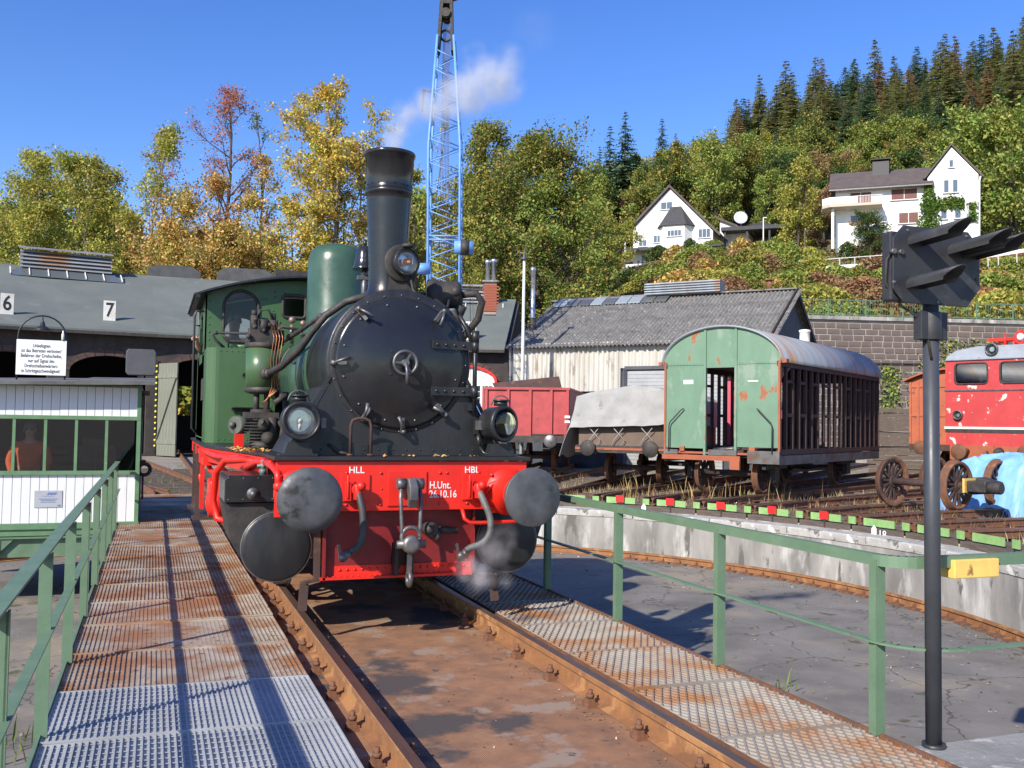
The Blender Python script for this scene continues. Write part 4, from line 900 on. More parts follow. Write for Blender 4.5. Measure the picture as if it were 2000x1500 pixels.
Jc = [(p, (r[0]+.014, r[1]+.014) if isinstance(r, tuple) else r+.013) for p, r in J]
skinmesh('overall', [Jc[i] for i in (0,1,2,3,7,8,9,11,12,14,15,16,17)], [(0,1),(1,2),(2,3),(2,4),(4,5),(5,6),(2,7),(7,8),(0,9),(9,10),(0,11),(11,12)], OV, DV)
head(DV, (-1.0,13.19,2.92), (0,-1,0), HAIR)
hand('hand', (-1.49,13.06,2.65), (-.15,-.6,.1), (-.5,0,1), DV, SKIN, 1.0, .7); hand('hand', (-.78,13.0,2.17), (0,-1,0), (0,0,1), DV, SKIN)
# solid man set inside the hut, standing in for a window reflection
HP = thing('person', 'man in orange work jacket and blue jeans, stand-in for a reflection in the hut window', 'person', (-3.80,16.98,-.27))
hx_, hy_ = -3.80, 16.98
J = [((hx_,hy_,0.68),(.16,.11)),((hx_,hy_,0.90),(.15,.105)),((hx_,hy_-.02,1.14),(.19,.11)),((hx_,hy_-.02,1.24),(.07,.065)),((hx_,hy_-.04,1.30),(.055,.055)),((hx_,hy_-.05,1.36),(.08,.09)),((hx_,hy_-.05,1.46),(.076,.085)),
     ((hx_-.20,hy_,1.16),.062),((hx_-.29,hy_-.02,0.91),.05),((hx_-.22,hy_-.16,0.70),.036),((hx_+.20,hy_,1.16),.062),((hx_+.29,hy_-.02,0.91),.05),((hx_+.22,hy_-.16,0.70),.036),
     ((hx_-.10,hy_,0.62),.092),((hx_-.11,hy_-.02,0.22),.062),((hx_-.11,hy_,-0.16),.045),((hx_-.11,hy_-.13,-0.22),.04),((hx_+.10,hy_,0.62),.092),((hx_+.11,hy_-.02,0.22),.062),((hx_+.11,hy_,-0.16),.045),((hx_+.11,hy_-.13,-0.22),.04)]
E_ = [(0,1),(1,2),(2,3),(3,4),(4,5),(5,6),(2,7),(7,8),(8,9),(2,10),(10,11),(11,12),(0,13),(13,14),(14,15),(15,16),(0,17),(17,18),(18,19),(19,20)]
skinmesh('body', J, E_, SKIN, HP)
Jc = [(p, (r[0]+.013, r[1]+.013) if isinstance(r, tuple) else r+.012) for p, r in J]
skinmesh('jacket', [(Jc[0][0]+V((0,0,.0)) if 0 else Jc[0][0],(.185,.135)),(Jc[1][0],(.18,.135)),(Jc[2][0],(.21,.135))]+[Jc[i] for i in (3,7,8,9,10,11,12)], [(0,1),(1,2),(2,3),(2,4),(4,5),(5,6),(2,7),(7,8),(8,9)], M('orange_jacket', (.75,.14,.03), (.6,.1,.02), 7, rough=.8), HP)
skinmesh('jeans', [Jc[i] for i in (0,13,14,15,17,18,19)], [(0,1),(1,2),(2,3),(0,4),(4,5),(5,6)], M('denim', (.10,.17,.33), (.16,.24,.42), 6, rough=.85), HP)
head(HP, (hx_,hy_-.06,1.41), (0,-1,0), HAIR)
hand('hand', (hx_-.22,hy_-.16,0.70), (.1,-.5,-.8), (-1,0,0), HP, SKIN); hand('hand', (hx_+.22,hy_-.16,0.70), (-.1,-.5,-.8), (1,0,0), HP, SKIN)

# ------------------------------------------------------------------ operator's hut on the bridge
HT = thing('operator_hut', 'white boarded hut with green window frames standing on the turntable bridge', 'hut', (-3.5, 18.0, -.2))
HF, HB, HL, HR_ = 16.5, 19.4, -5.35, -2.16
BOARD = M('white_board', (.74,.75,.76), (.66,.67,.68), 5, (.40,.36,.31), .70, 8, rough=.55, bump=.1, stretch=(3,3,.5))
HGREEN = M('hut_green', (.10,.20,.10), (.13,.24,.125), 6, (.42,.36,.26), .70, 5, rough=.5)
DARKW = M('hut_inside', (.03,.027,.024), rough=.9)
def slope(x): return (x-HR_)*.018
rb = random.Random(9); w = .1255; x = HR_-.055
bl = MB().box(-.0595,.0595,0,.02,0,.745).mesh('board', BOARD); bu = MB().box(-.0595,.0595,0,.02,0,.50).mesh('board', BOARD)
while x > HL+.1:
    inst('board', bl, HT, (x-w/2, HF+rb.uniform(-.003,.003), -.03)); inst('board', bu, HT, (x-w/2, HF+rb.uniform(-.003,.003), 1.625)); x -= w
fg = MB(); fg.box(HL,HR_,HF-.03,HF+.03,1.575,1.635); fg.box(HL,HR_,HF-.045,HF+.03,.715,.775); fg.box(HR_-.06,HR_,HF-.025,HF+.04,-.03,2.13); fg.box(HL,HR_-.06,HF-.015,HF+.01,2.09,2.13); fg.build('frame', HGREEN, HT)
for k in range(6):
    xm = HR_-.065-.437*(k+1); MB().box(xm-.022,xm+.022,HF-.02,HF+.03,.775,1.575).build('mullion', HGREEN, HT)
    MB().add([(xm+.022,HF+.01,.775),(xm+.415,HF+.01,.775),(xm+.415,HF+.01,1.575),(xm+.022,HF+.01,1.575)],[(0,1,2,3)]).build('pane', glass('hut_glass%d' % k, (.72,.76,.78), .015, .2), HT)
bs = MB(); bs.box(HL,HR_+.01,HF-.06,HF+.05,-.12,-.032); bs.box(HL,HR_,HF-.03,HF+.03,-.22,-.12); bs.build('sill_beam', HGREEN, HT)
sb_ = MB(); sb_.box(-5.4,-2.3,HF+.02,HF+.10,-.55,-.23); sb_.box(-5.4,-2.3,HB-.1,HB,-.55,-.23); sb_.box(-5.4,-2.3,HF-.06,HF+.12,-.26,-.235); sb_.box(-4.2,-4.1,HF-.05,HB,-.5,-.25); sb_.prism([(-4.3,HF-.04,-.25),(-3.9,HF-.04,-.25),(-4.1,HF-.04,-.45)],(0,.06,0)); sb_.build('cantilever_frame', RAILPAINT, HT)
inn = MB(); inn.box(HL,HR_-.02,HB-.03,HB,-.3,2.1); inn.box(HL,HR_-.03,HF+.03,HB-.03,-.30,-.27); inn.box(HL,HL+.03,HF+.03,HB-.03,-.03,2.1); inn.build('inner_wall', DARKW, HT)
sw = MB(); sw.plate([(HF+.04,-.03),(HB,-.03),(HB,2.13),(HF+.04,2.13)], [[(HF+.5,.9),(HF+1.9,.9),(HF+1.9,1.7),(HF+.5,1.7)]], lambda a,b,d: V((HR_-.03+d,a,b)), .03); sw.build('side_wall', M('side_wall_green', (.05,.08,.05), rough=.6), HT)
rf = MB(); rf.prism([(HL-.1,HF-.34,2.115+slope(HL)),(HR_+.2,HF-.34,2.14),(HR_+.2,HF-.34,2.20),(HR_-.9,HF-.34,2.185),(HR_-1.0,HF-.34,2.165),(HL-.1,HF-.34,2.165+slope(HL))],(0,HB-HF+.6,.18)); rf.build('roof', M('roof_felt', (.14,.14,.14), (.09,.09,.09), 3, rough=.95, bump=.3), HT)
rk = MB(); 
rk.box(-4.9,-4.3,18.2,18.6,.0,.9); rk.box(-3.2,-2.6,18.6,19.1,.0,1.1); rk.cyl((-2.9,18.0,0),(-2.9,18.0,1.2),.03); rk.box(-3.1,-2.7,17.9,18.1,1.1,1.25); rk.build('control_desk', M('desk_brown', (.09,.05,.03), (.05,.03,.02), 5, rough=.6), HT)
pq = MB(); pq.box(-3.66,-3.27,HF-.012,HF-.004,.21,.47); pqo = pq.build('plaque', M('plaque_grey', (.42,.44,.47), (.36,.38,.41), 3, rough=.4), HT)
BLUEP = M('plaque_blue', (.14,.18,.42), rough=.5)
lg = MB()
for k in range(3): lg.prism([(-3.49+.045*k,HF-.015,.405),(-3.455+.045*k,HF-.015,.405),(-3.43+.045*k,HF-.015,.44),(-3.465+.045*k,HF-.015,.44)],(0,.002,0))
for (z, w_, h_) in ((.34,.26,.010),(.315,.20,.010),(.29,.22,.006),(.385,.16,.004)): lg.box(-3.465-w_/2,-3.465+w_/2,HF-.015,HF-.013,z-h_/2,z+h_/2)
lg.build('print', BLUEP, pqo)
text('CE', .035, LETTER, pqo, lambda a,b,d: V((-3.31+a,HF-.016,.235+b)))
bk = MB(); bk.box(HR_-.0,HR_+.12,HF+.05,HF+.3,1.98,2.05); bk.box(HR_+.0,HR_+.04,HF+.05,HF+.09,1.6,2.0); bk.build('wall_bracket', TIMBER, HT)
hc = MB(); hc.torus((HR_+.07,HF+.25,.78),(0,1,0),.09,.03,18,8); hc.box(HR_,HR_+.09,HF+.2,HF+.3,.86,.93); hc.tube([(HR_+.05,HF+.25,.7),(HR_+.05,HF+.25,.3)],.018,6); hc.build('hose_coil', SOOT, HT)
# notice board with its lamp on the roof of the hut
NS = thing('notice_board', 'white German warning notice under a hooped lamp bracket above the hut roof', 'sign', (-3.73,17.5,2.25))
nb_ = MB(); nb_.box(-4.105,-3.36,17.5,17.512,2.295,2.872); nbo = nb_.build('board', M('sign_white', (.8,.8,.79), rough=.45), NS, bevel=.002)
for i, s in enumerate(['Unbefugten','ist das Betreten verboten!','Befahren der Drehscheibe,','nur auf Signal des','Drehscheibenwärters','in Schrittgeschwindigkeit!']):
    text(s, .083, LETTER, nbo, lambda a,b,d,i=i: V((-3.733+a,17.4975,2.775-.083*i+b)), sx=.68)
ho = MB(); pts = [(-4.09,17.53,2.1),(-4.09,17.53,2.9)]
for k in range(13): a = PI-PI*k/12; pts.append((-3.733+.357*math.cos(a),17.53,2.92+.357*math.sin(a)))
pts += [(-3.376,17.53,2.9),(-3.376,17.53,2.1)]; ho.tube(pts,.014,8); ho.build('hoop', BLACK, NS)
lp = MB(); lp.lathe((-3.733,17.53,3.03),(0,0,1),[(0,.135),(.02,.125),(.06,.08),(.075,.045),(.14,.03),(.16,.012),(.23,.008)],28); lp.build('lamp_shade', BLACK, NS)
MB().lathe((-3.42,17.5,2.88),(0,0,1),[(0,.022),(.1,.022),(.12,.012),(.16,.01)],12).build('gland', CREAM, NS)
fl = thing('speaker_box', 'dark grey box on a bracket at the right end of the hut roof', 'box', (-2.2,17.6,2.25))
fb = MB(); fb.prism([(-2.40,17.5,2.345),(-2.0,17.5,2.345),(-1.965,17.5,2.385),(-1.965,17.5,2.74),(-2.0,17.5,2.785),(-2.40,17.5,2.785),(-2.44,17.5,2.74),(-2.44,17.5,2.385)],(0,.22,0)); fb.build('housing', M('box_grey', (.09,.09,.095), (.07,.07,.075), 5, rough=.5), fl, bevel=.008)
MB().box(-2.25,-2.15,17.55,17.65,2.2,2.345).build('bracket', STEEL, fl)
# ------------------------------------------------------------------ vehicles in the yard
def TL(a, r, z=0): return pol(a, r, 0, z)
def wheelset(par, y, R_=.48, mat=DARKRUST, spokes=9):
    ax = MB(); ax.cyl((-.95,y,R_),(.95,y,R_),.075,n=14); a_ = ax.build('axle', mat, par, world=False)
    for s in (-1,1):
        mb = MB(); c = V((s*.75,y,R_))
        mb.lathe(c-V((s*.06,0,0)),(s,0,0),[(0,R_+.03),(.025,R_+.025),(.032,R_),(.125,R_-.01),(.13,R_-.07),(.09,R_-.07),(.04,R_-.08),(.02,R_-.08),(.0,R_-.08),(0,R_+.03)],32,caps=False)
        w_ = mb.build('wheel', RUST, par, world=False)
        sp = MB(); sp.cyl(c-V((.06,0,0)),c+V((.06,0,0)),.12,n=16)
        for k in range(spokes):
            a = 2*PI*k/spokes; d = V((0,math.sin(a),math.cos(a))); sp.bar(c+d*.08,c+d*(R_-.06),.05,.06,(1,0,0))
        sp.build('spokes', mat, w_, world=False)
def buffers(par, z=1.05, y=0, mat=STEEL, xs=(-.875,.875)):
    for x in xs:
        mb = MB(); mb.lathe((x,y,z),(0,-1,0),[(-.1,.09),(.22,.085),(.25,.10),(.30,.10)],18); mb.lathe((x,y-.52,z),(0,1,0),[(0,.002),(.002,.2),(.025,.22),(.05,.2),(.05,.06),(.25,.05)],24); mb.build('buffer', mat, par, world=False)
# green skeleton coach on the 56.75 degree track
WG = M('faded_green_paint', (.115,.205,.13), (.14,.245,.165), 2, (.30,.095,.035), .60, 2.0, rough=.6, bump=.08, c4=(.20,.27,.20), t4=.56, s4=1.6, w3=.03, stretch=(1,1,.55))
ORANGE = M('primer_orange', (.36,.10,.04), (.27,.08,.04), 4, (.1,.05,.035), .62, 5, rough=.75)
ROOFZ = M('zinc_roof', (.30,.33,.36), (.22,.24,.26), 1.2, (.33,.16,.07), .50, 1.0, rough=.55, metal=.2, stretch=(.35,2.2,.35), w3=.14)
CW = thing('skeleton_coach', 'gutted old coach with green end wall, bare rusty side frames and rounded grey roof', 'railway coach', TL(56.75,13.0), -rad(56.75))
HW, L_, ZB, ZE = 1.5, 8.05, 1.0, 3.18
def arc(x): return ZE + .88*math.sqrt(max(0,1-(x/1.52)**2))
def endwall(y, th, name, mat, holes):
    xs = [HW-.1*i for i in range(31)]
    outer = [(-HW,1.10),(-.36,1.10),(-.36,.95),(.36,.95),(.36,1.10),(HW,1.16)] + [(x,arc(x)-.02) for x in xs]
    return MB().plate(outer, holes, lambda a,b,d: V((a,y+d,b)), th).build(name, mat, CW, world=False)
def endpanel(x0, x1, z0, fn, y):
    n = 14; xs = [x0+(x1-x0)*i/n for i in range(n+1)]
    return MB().prism([(x0,y,z0),(x1,y,z0)]+[(x,y,fn(x)) for x in xs[::-1]],(0,.018,0))
for (x0,x1,z0,fn) in ((-1.5,-.375,1.08,lambda x: 3.115),(.375,1.5,1.14,lambda x: 3.115),(-1.5,-.375,3.125,lambda x: arc(x)-.02),(-.37,.37,3.05,lambda x: arc(x)-.02),(.375,1.5,3.125,lambda x: arc(x)-.02)): endpanel(x0,x1,z0,fn,0).build('end_panel', WG, CW, world=False)
pst = MB(); 
for x in (-.40,.40): pst.box(x-.03,x+.03,-.035,.05,.92,arc(.4)-.03)
pst.build('end_post', WG, CW, world=False)
rs = MB()
for x in [-1.42+.09*i for i in range(11)]+[.48+.09*i for i in range(11)]: rivets(rs, [(x,0,3.09),(x,0,3.16)], .011); 
for z in [1.2+.1*i for i in range(19)]:
    for x in (-.46,.46,-1.46,1.46): rivets(rs, [(x,0,z)], .009)
for x in [-1.2+.12*i for i in range(6)]+[.5+.1*i for i in range(6)]: rivets(rs, [(x,0,2.05),(x,0,2.0)], .010)
rs.build('rivets', WG, CW, world=False)
for s in (-1,1):
    hr = MB(); hr.tube([(s*.95,-.05,2.05),(s*1.0,-.09,2.02),(s*1.30,-.09,1.72),(s*1.33,-.09,1.62),(s*1.33,-.09,1.0)],.016,8); hr.build('hand_rail', SOOT, CW, world=False)
tg_ = MB(); tg_.box(-.98,-.72,-.006,0,2.66,2.76); tg_.box(.70,.95,-.004,0,2.70,2.73); tg_.build('label_plate', CREAM, CW, world=False)
cor = MB()
for s in (-1,1): cor.box(s*1.5-.05*(s>0),s*1.5+.05*(s<0)+.0,-.03,.06,.95,3.2); cor.box(s*1.58-.08,s*1.58+.08,-.05,.10,3.13,3.22)
cor.build('corner_post', ORANGE, CW, world=False)
rf = MB(); n = 28; vs = []
for y in (-.08, L_+.1):
    for i in range(n+1):
        a = PI*i/n; vs += [(-1.56*math.cos(a), y, ZE-.02+.92*math.sin(a)), (-1.53*math.cos(a), y, ZE-.03+.885*math.sin(a))]
m2 = 2*(n+1); fs = []
for i in range(n):
    a = 2*i; fs += [(a,m2+a,m2+a+2,a+2),(a+1,a+3,m2+a+3,m2+a+1),(a,a+2,a+3,a+1),(m2+a,m2+a+1,m2+a+3,m2+a+2)]
fs += [(0,1,m2+1,m2),(2*n,m2+2*n,m2+2*n+1,2*n+1)]
rf.add(vs, fs, True); rfo = rf.build('roof', ROOFZ, CW, world=False)
MB().lathe((.55,4.3,3.95),(0,0,1),[(0,.13),(.05,.14),(.30,.14),(.31,.16),(.36,.15),(.38,.05)],18).build('roof_vent', CREAM, rfo, world=False)
# side framing: posts and rails, each its own piece
FR = MB().box(-.035,.035,-.04,.04,0,2.15).mesh('side_post', DARKRUST)
ys = [.45+.45*i for i in range(17)]
for s in (-1,1):
    for y in ys: inst('side_post', FR, CW, (s*1.45,y,1.02), local=True)
    rl = MB(); rl.box(s*1.45-.05,s*1.45+.05,0,L_,.98,1.10); rl.build('bottom_rail', DARKRUST, CW, world=False)
    rl = MB(); rl.box(s*1.46-.05,s*1.46+.05,0,L_,3.05,3.18); rl.build('cant_rail', DARKRUST, CW, world=False)
    rl = MB()
    for i in range(0,16,2):
        rl.box(s*1.45-.03,s*1.45+.03,ys[i]+.035,ys[i+1]-.035,2.68,2.75); rl.box(s*1.45-.03,s*1.45+.03,ys[i]+.035,ys[i+1]-.035,1.88,1.96)
    rl.build('window_rail', DARKRUST, CW, world=False)
    if s < 0:
        pn = MB(); pn.box(-1.42,-1.40,5.6,L_-.1,1.1,1.9); pn.box(-1.42,-1.40,.1,1.2,1.1,1.9); pn.build('side_panel', DARKRUST, CW, world=False)
    else:
        pn = MB(); pn.box(1.38,1.40,6.0,L_-.1,1.1,2.0); pn.build('side_panel', DARKRUST, CW, world=False)
fb_ = MB(); fb_.plate([(-1.5,.95),(1.5,.95),(1.5,3.2),(.8,3.9),(-.8,3.9),(-1.5,3.2)],[[(-.4,1.0),(.4,1.0),(.4,3.0),(-.4,3.0)]],lambda a,b,d: V((a,L_+d,b)),.02); fb_.build('far_end_wall', DARKRUST, CW, world=False)
fl_ = MB()
for k in range(9): fl_.box(-1.4,1.4,.6+k*.85,.68+k*.85,.98,1.06)
fl_.box(-1.0,-.85,0,L_,.9,1.0); fl_.box(.85,1.0,0,L_,.9,1.0); fl_.box(-1.4,1.4,1.6,4.4,1.06,1.075); fl_.build('floor_frame', DARKRUST, CW, world=False)
sb = MB(); sb.box(-1.5,.55,-.12,-.06,.80,.92); sb.box(-1.5,1.5,-.02,.06,.95,1.0); sb.box(.30,.55,-.14,-.06,.60,.8); sb.box(-1.05,-.93,-.06,0,1.0,1.12); sb.box(.75,.9,-.06,0,.98,1.14); sb.build('headstock_orange', ORANGE, CW, world=False)
st_ = MB(); st_.box(-1.48,-1.1,-.07,0,.93,1.04); st_.box(-.28,.45,-.08,-.02,.93,1.06); st_.box(.72,1.5,-.07,0,.76,1.06); st_.box(1.42,1.50,0,L_,.74,.96); st_.box(-1.5,-1.42,0,L_,.74,.96); st_.build('sole_bar', M('sole_bar_grey', (.14,.14,.13), (.08,.075,.07), 3, (.12,.06,.035), .58, 3, rough=.75), CW, world=False)
tk = MB(); tk.tube([(-.2,.1,1.05),(.2,-.05,1.08),(.5,.1,1.12)],.05,8); tk.build('loose_pipe', STEEL, CW, world=False)
for y in (.75, 6.3): wheelset(CW, y)
un = MB()
for y in (.75,6.3):
    for s in (-1,1): un.box(s*1.08-.06,s*1.08+.06,y-.16,y+.16,.32,.66); un.bar((s*1.08,y-.7,.66),(s*1.08,y+.7,.66),.09,.08); un.prism([(s*1.0-.01,y-.25,.8),(s*1.0-.01,y+.25,.8),(s*1.0-.01,y+.12,.3),(s*1.0-.01,y-.12,.3)],(.02,0,0))
un.cyl((-.4,3.8,.75),(.4,3.8,.75),.2,n=16); un.bar((-.5,.2,.55),(.3,1.2,.5),.05,.05); un.bar((.9,2.2,.5),(.9,5.4,.5),.06,.06); un.build('running_gear', SOOT, CW, world=False)
# red open wagon
RW = thing('open_wagon', 'red steel open goods wagon with a rusty sheet leaning out, behind the locomotive lamp', 'railway wagon', TL(29.8,19.0), -rad(29.8))
WR = M('wagon_red', (.42,.055,.055), (.30,.04,.042), 3, (.18,.05,.035), .66, 4, rough=.55, bump=.06)
wb = MB(); wb.box(-1.40,1.40,.3,.33,1.22,2.78); wbo = wb.build('end_wall', WR, RW, world=False)
for s in (-1,1): MB().box(s*1.40-.02,s*1.40+.02,.3,8.0,1.22,2.78).build('side_wall', WR, RW, world=False)
MB().box(-1.40,1.40,7.97,8.0,1.22,2.78).build('end_wall', WR, RW, world=False); MB().box(-1.38,1.38,.33,7.97,1.2,1.24).build('floor', DARKRUST, RW, world=False)
rbm = MB().box(-.045,.045,0,.07,1.2,2.78).mesh('rib', WR)
for x in (-1.36,-.62,.12,.82,1.36): inst('rib', rbm, RW, (x,.23,0), local=True)
for s in (-1,1):
    for k in range(8): inst('rib', rbm, RW, (s*1.42+.035*s-.035,.6+k*1.0,0), (0,0,PI/2), local=True)
tr_ = MB(); tr_.box(-1.44,1.44,.22,.35,2.74,2.82); tr_.box(-1.44,-1.37,.3,8,2.74,2.82); tr_.box(1.37,1.44,.3,8,2.74,2.82); tr_.build('top_flange', WR, RW, world=False)
fr_ = MB(); fr_.box(-1.42,1.42,.2,8.0,1.0,1.22); fr_.build('underframe', SOOT, RW, world=False)
wm = MB(); 
for z in (1.66,1.82): wm.box(1.28,1.45,.195,.20,z,z+.08); wm.box(-1.45,-1.34,.195,.20,z,z+.08)
wm.build('white_mark', WHITE, RW, world=False)
hr = MB(); hr.tube([(1.3,.18,1.28),(1.36,.15,1.28),(1.38,.15,1.6)],.02,6); hr.tube([(.2,.2,1.26),(1.25,.2,1.26)],.03,6); hr.box(.55,1.0,.05,.15,.80,.83); hr.build('step_and_rail', SOOT, RW, world=False)
buffers(RW, 1.06, .2); wheelset(RW, 2.0); wheelset(RW, 6.2)
bp = MB(); bp.prism([(-1.1,.7,2.70),(1.15,.7,2.70),(1.0,.8,3.22),(-1.3,.95,2.98)],(0,.02,.0)); bp.build('leaning_sheet', DARKRUST, RW, world=False)
# tarpaulin covered wagon
TW = thing('covered_wagon', 'low flat wagon loaded with something under a creased grey tarpaulin', 'railway wagon', TL(43.3,14.6), -rad(43.3))
TARP = M('tarpaulin', (.33,.325,.31), (.26,.255,.245), 2.5, (.20,.19,.175), .6, 2, rough=.8, bump=.15, bscale=10)
tb = MB(); tb.box(-1.35,1.35,.3,6.2,1.05,2.35); tb.build('load_box', M('load_brown', (.16,.11,.08), (.11,.08,.06), 2, rough=.8), TW, world=False)
rg = random.Random(11); nx, ny = 26, 30; vs = []; fs = []
prof = [(-1.85,.72),(-1.72,1.1),(-1.55,1.6),(-1.42,2.1),(-1.38,2.42),(-1.0,2.52),(-.4,2.62),(.3,2.70),(.8,2.66),(1.2,2.56),(1.40,2.42),(1.44,2.1),(1.47,1.8),(1.5,1.6)]
ends = [(-.35,.92),(-.28,1.1),(-.18,1.45),(-.05,1.95),(.05,2.28)]
import mathutils.noise as mno
for j in range(ny+1):
    for i in range(len(prof)*2-1):
        k = i/2; a = prof[int(k)]; b = prof[min(int(k)+1,len(prof)-1)]; t = k-int(k); x = a[0]*(1-t)+b[0]*t; z = a[1]*(1-t)+b[1]*t
        if j < 5: y = .3+(.14*(j-4)); q = 4-j; z = min(z, 2.62-[0,.12,.5,.85,1.05][q] + .05*x) if q else z; z = max(z, 1.42+.1*x if x > -1.1 else .72); y = .24 - q*.05
        else: y = .3+(j-5)*.24
        nz = mno.noise(V((x*1.6,y*1.6,z*1.6)))*.07 + mno.noise(V((x*4,y*4,z*3)))*.035
        vs.append((x+nz*.6, y-abs(nz)*.5, z+nz))
m2 = len(prof)*2-1
for j in range(ny):
    for i in range(m2-1): fs.append((j*m2+i,j*m2+i+1,(j+1)*m2+i+1,(j+1)*m2+i))
tp = MB(); tp.add(vs, fs, False); tpo = tp.build('tarpaulin', TARP, TW, world=False, fix=False)
so_ = tpo.modifiers.new('s', 'SOLIDIFY'); so_.thickness = .01
rp = MB()
for x in (-1.0,-.3,.5): rp.tube([(x,.12,1.55),(x+.3,.2,1.2),(x+.15,.22,.98)],.012,6); rp.tube([(x+.3,.12,1.55),(x,.2,1.2),(x-.1,.22,.98)],.012,6)
rp.build('lashing', TARP, TW, world=False)
fr_ = MB(); fr_.box(-1.4,1.4,.15,6.3,.85,1.05); fr_.build('underframe', SOOT, TW, world=False); fr_ = MB(); fr_.box(-1.4,1.4,.13,.16,.93,.99); fr_.build('edge_strip', ORANGE, TW, world=False)
buffers(TW, .98, .15, SOOT); wheelset(TW, 1.4, .42); wheelset(TW, 5.0, .42)
# red electric locomotive at the right edge
EL = thing('red_locomotive', 'weathered red locomotive with flaking paint, white stripe and two cab windows at the right edge', 'locomotive', TL(70.3,20.9), -rad(70.3))
PEEL = M('peeling_red', (.50,.055,.055), (.42,.042,.042), 2, (.62,.56,.5), .60, 3.4, rough=.5, w3=.03, c4=(.45,.14,.06), t4=.62, s4=2.8, bump=.05)
def elfront(y, th):
    outer = [(-1.5,1.55),(1.5,1.55),(1.5,3.55),(1.4,3.68),(-1.4,3.68),(-1.5,3.55)]
    return MB().plate(outer, [rrect(-1.22,-.32,2.92,3.50,.1), rrect(.02,.92,2.92,3.50,.1)] if 1 else [], lambda a,b,d: V((a,y+d,b)), th)
elfront(0, .04).build('front_wall', PEEL, EL, world=False)
for x0, x1 in ((-1.22,-.32),(.02,.92)):
    lp_ = rrect(x0,x1,2.92,3.50,.1); pts = [V((a,-.005,b)) for a,b in lp_]+[V((lp_[0][0],-.005,lp_[0][1]))]; MB().tube(pts,.025,6,caps=False).build('window_seal', SOOT, EL, world=False)
    MB().add([(a,.02,b) for a,b in lp_],[tuple(range(len(lp_)))]).build('pane', glass('cab_glass', (.4,.48,.55), .02, .9), EL, world=False)
bd = MB(); bd.box(-1.5,-1.46,.04,9,1.55,3.55); bd.box(1.46,1.5,.04,9,1.55,3.55); bd.box(-1.46,1.46,2.2,2.24,1.55,3.6); bd.build('body_side', PEEL, EL, world=False)
it = MB(); it.box(-1.4,1.4,2.0,2.19,1.6,3.6); it.box(-1.0,-.4,.5,.8,1.6,2.95); it.cyl((-.75,.6,2.95),(-.75,.6,3.3),.06); it.build('cab_interior', M('cab_grey_blue', (.12,.15,.19), (.2,.1,.08), 2, rough=.7), EL, world=False)
lw = MB(); lw.box(-1.48,1.48,-.01,.03,1.20,1.55); lw.build('lower_panel', PEEL, EL, world=False)
bbm = MB(); bbm.box(-1.35,1.35,-.05,.05,.80,1.20); bbm.build('buffer_beam', ORANGE, EL, world=False); buffers(EL, 1.03, -.05, RUST)
sr = MB(); sr.box(-1.52,1.52,-.03,0,1.66,1.72); sr.build('white_stripe', CREAM, EL, world=False); sr = MB(); sr.box(-1.50,1.50,-.02,0,1.56,1.655); sr.build('grille_strip', SOOT, EL, world=False); sr = MB(); sr.box(-1.52,1.52,-.025,0,2.72,2.76); sr.build('waist_rail', STEEL, EL, world=False)
rfm = MB(); rfm.prism([(-1.5,-.06,3.58),(1.5,-.06,3.58),(1.45,-.03,3.72),(1.2,0,3.88),(.6,.0,3.97),(-.6,.0,3.97),(-1.2,0,3.88),(-1.45,-.03,3.72)],(0,9,0)); rfm.build('roof', M('roof_silver', (.33,.36,.39), (.25,.27,.30), 1.5, (.25,.2,.15), .62, 2, rough=.5, metal=.2), EL, world=False, bevel=.03)
for (x, z, R_) in ((-.18,3.86,.17),(-1.12,2.05,.13),(1.12,2.05,.13)):
    mb = MB(); mb.lathe((x,.1,z),(0,-1,0),[(0,R_*.8),(.14,R_),(.2,R_*1.02),(.21,R_*.86),(.17,R_*.8),(.13,R_*.45),(.11,.01)],24); h_ = mb.build('head_lamp', STEEL, EL, world=False); MB().lathe((x,-.095,z),(0,-1,0),[(0,R_*.85),(.015,.01)],24).build('lens', GLASS, h_, world=False); MB().lathe((x,.02,z),(0,-1,0),[(0,R_*.4),(.06,R_*.8)],20).build('reflector', M('lamp_silver', (.7,.68,.6), rough=.25, metal=.7), h_, world=False)
pg = MB(); pg.cyl((-.1,.6,3.97),(-.1,.6,4.35),.05,.02,n=10); pg.bar((-.7,.9,4.2),(1.2,.9,4.22),.06,.09); pg.bar((-.6,1.1,4.1),(.8,1.0,4.32),.05,.05); pg.box(.0,.4,.9,1.5,3.97,4.2); pg.cyl((.3,.7,4.22),(.3,1.6,4.22),.2,n=16); pg.bar((.5,.9,4.3),(1.4,.9,4.55),.06,.06); pg.build('pantograph', RED, EL, world=False)
MB().cyl((.28,.68,4.22),(.28,.60,4.2),.12,.05,n=14).build('insulator', CREAM, EL, world=False)
for y in (1.6,4.2): wheelset(EL, y, .55)
ug = MB(); ug.box(-1.2,1.2,.3,8.5,.55,1.2); ug.tube([(-.3,-.1,1.05),(-.2,-.2,.8),(.1,-.2,.75),(.25,-.1,1.0)],.035,8); ug.lathe((0,-.05,1.03),(0,-1,0),[(0,.14),(.1,.12),(.25,.06)],12); ug.build('bogie', SOOT, EL, world=False)
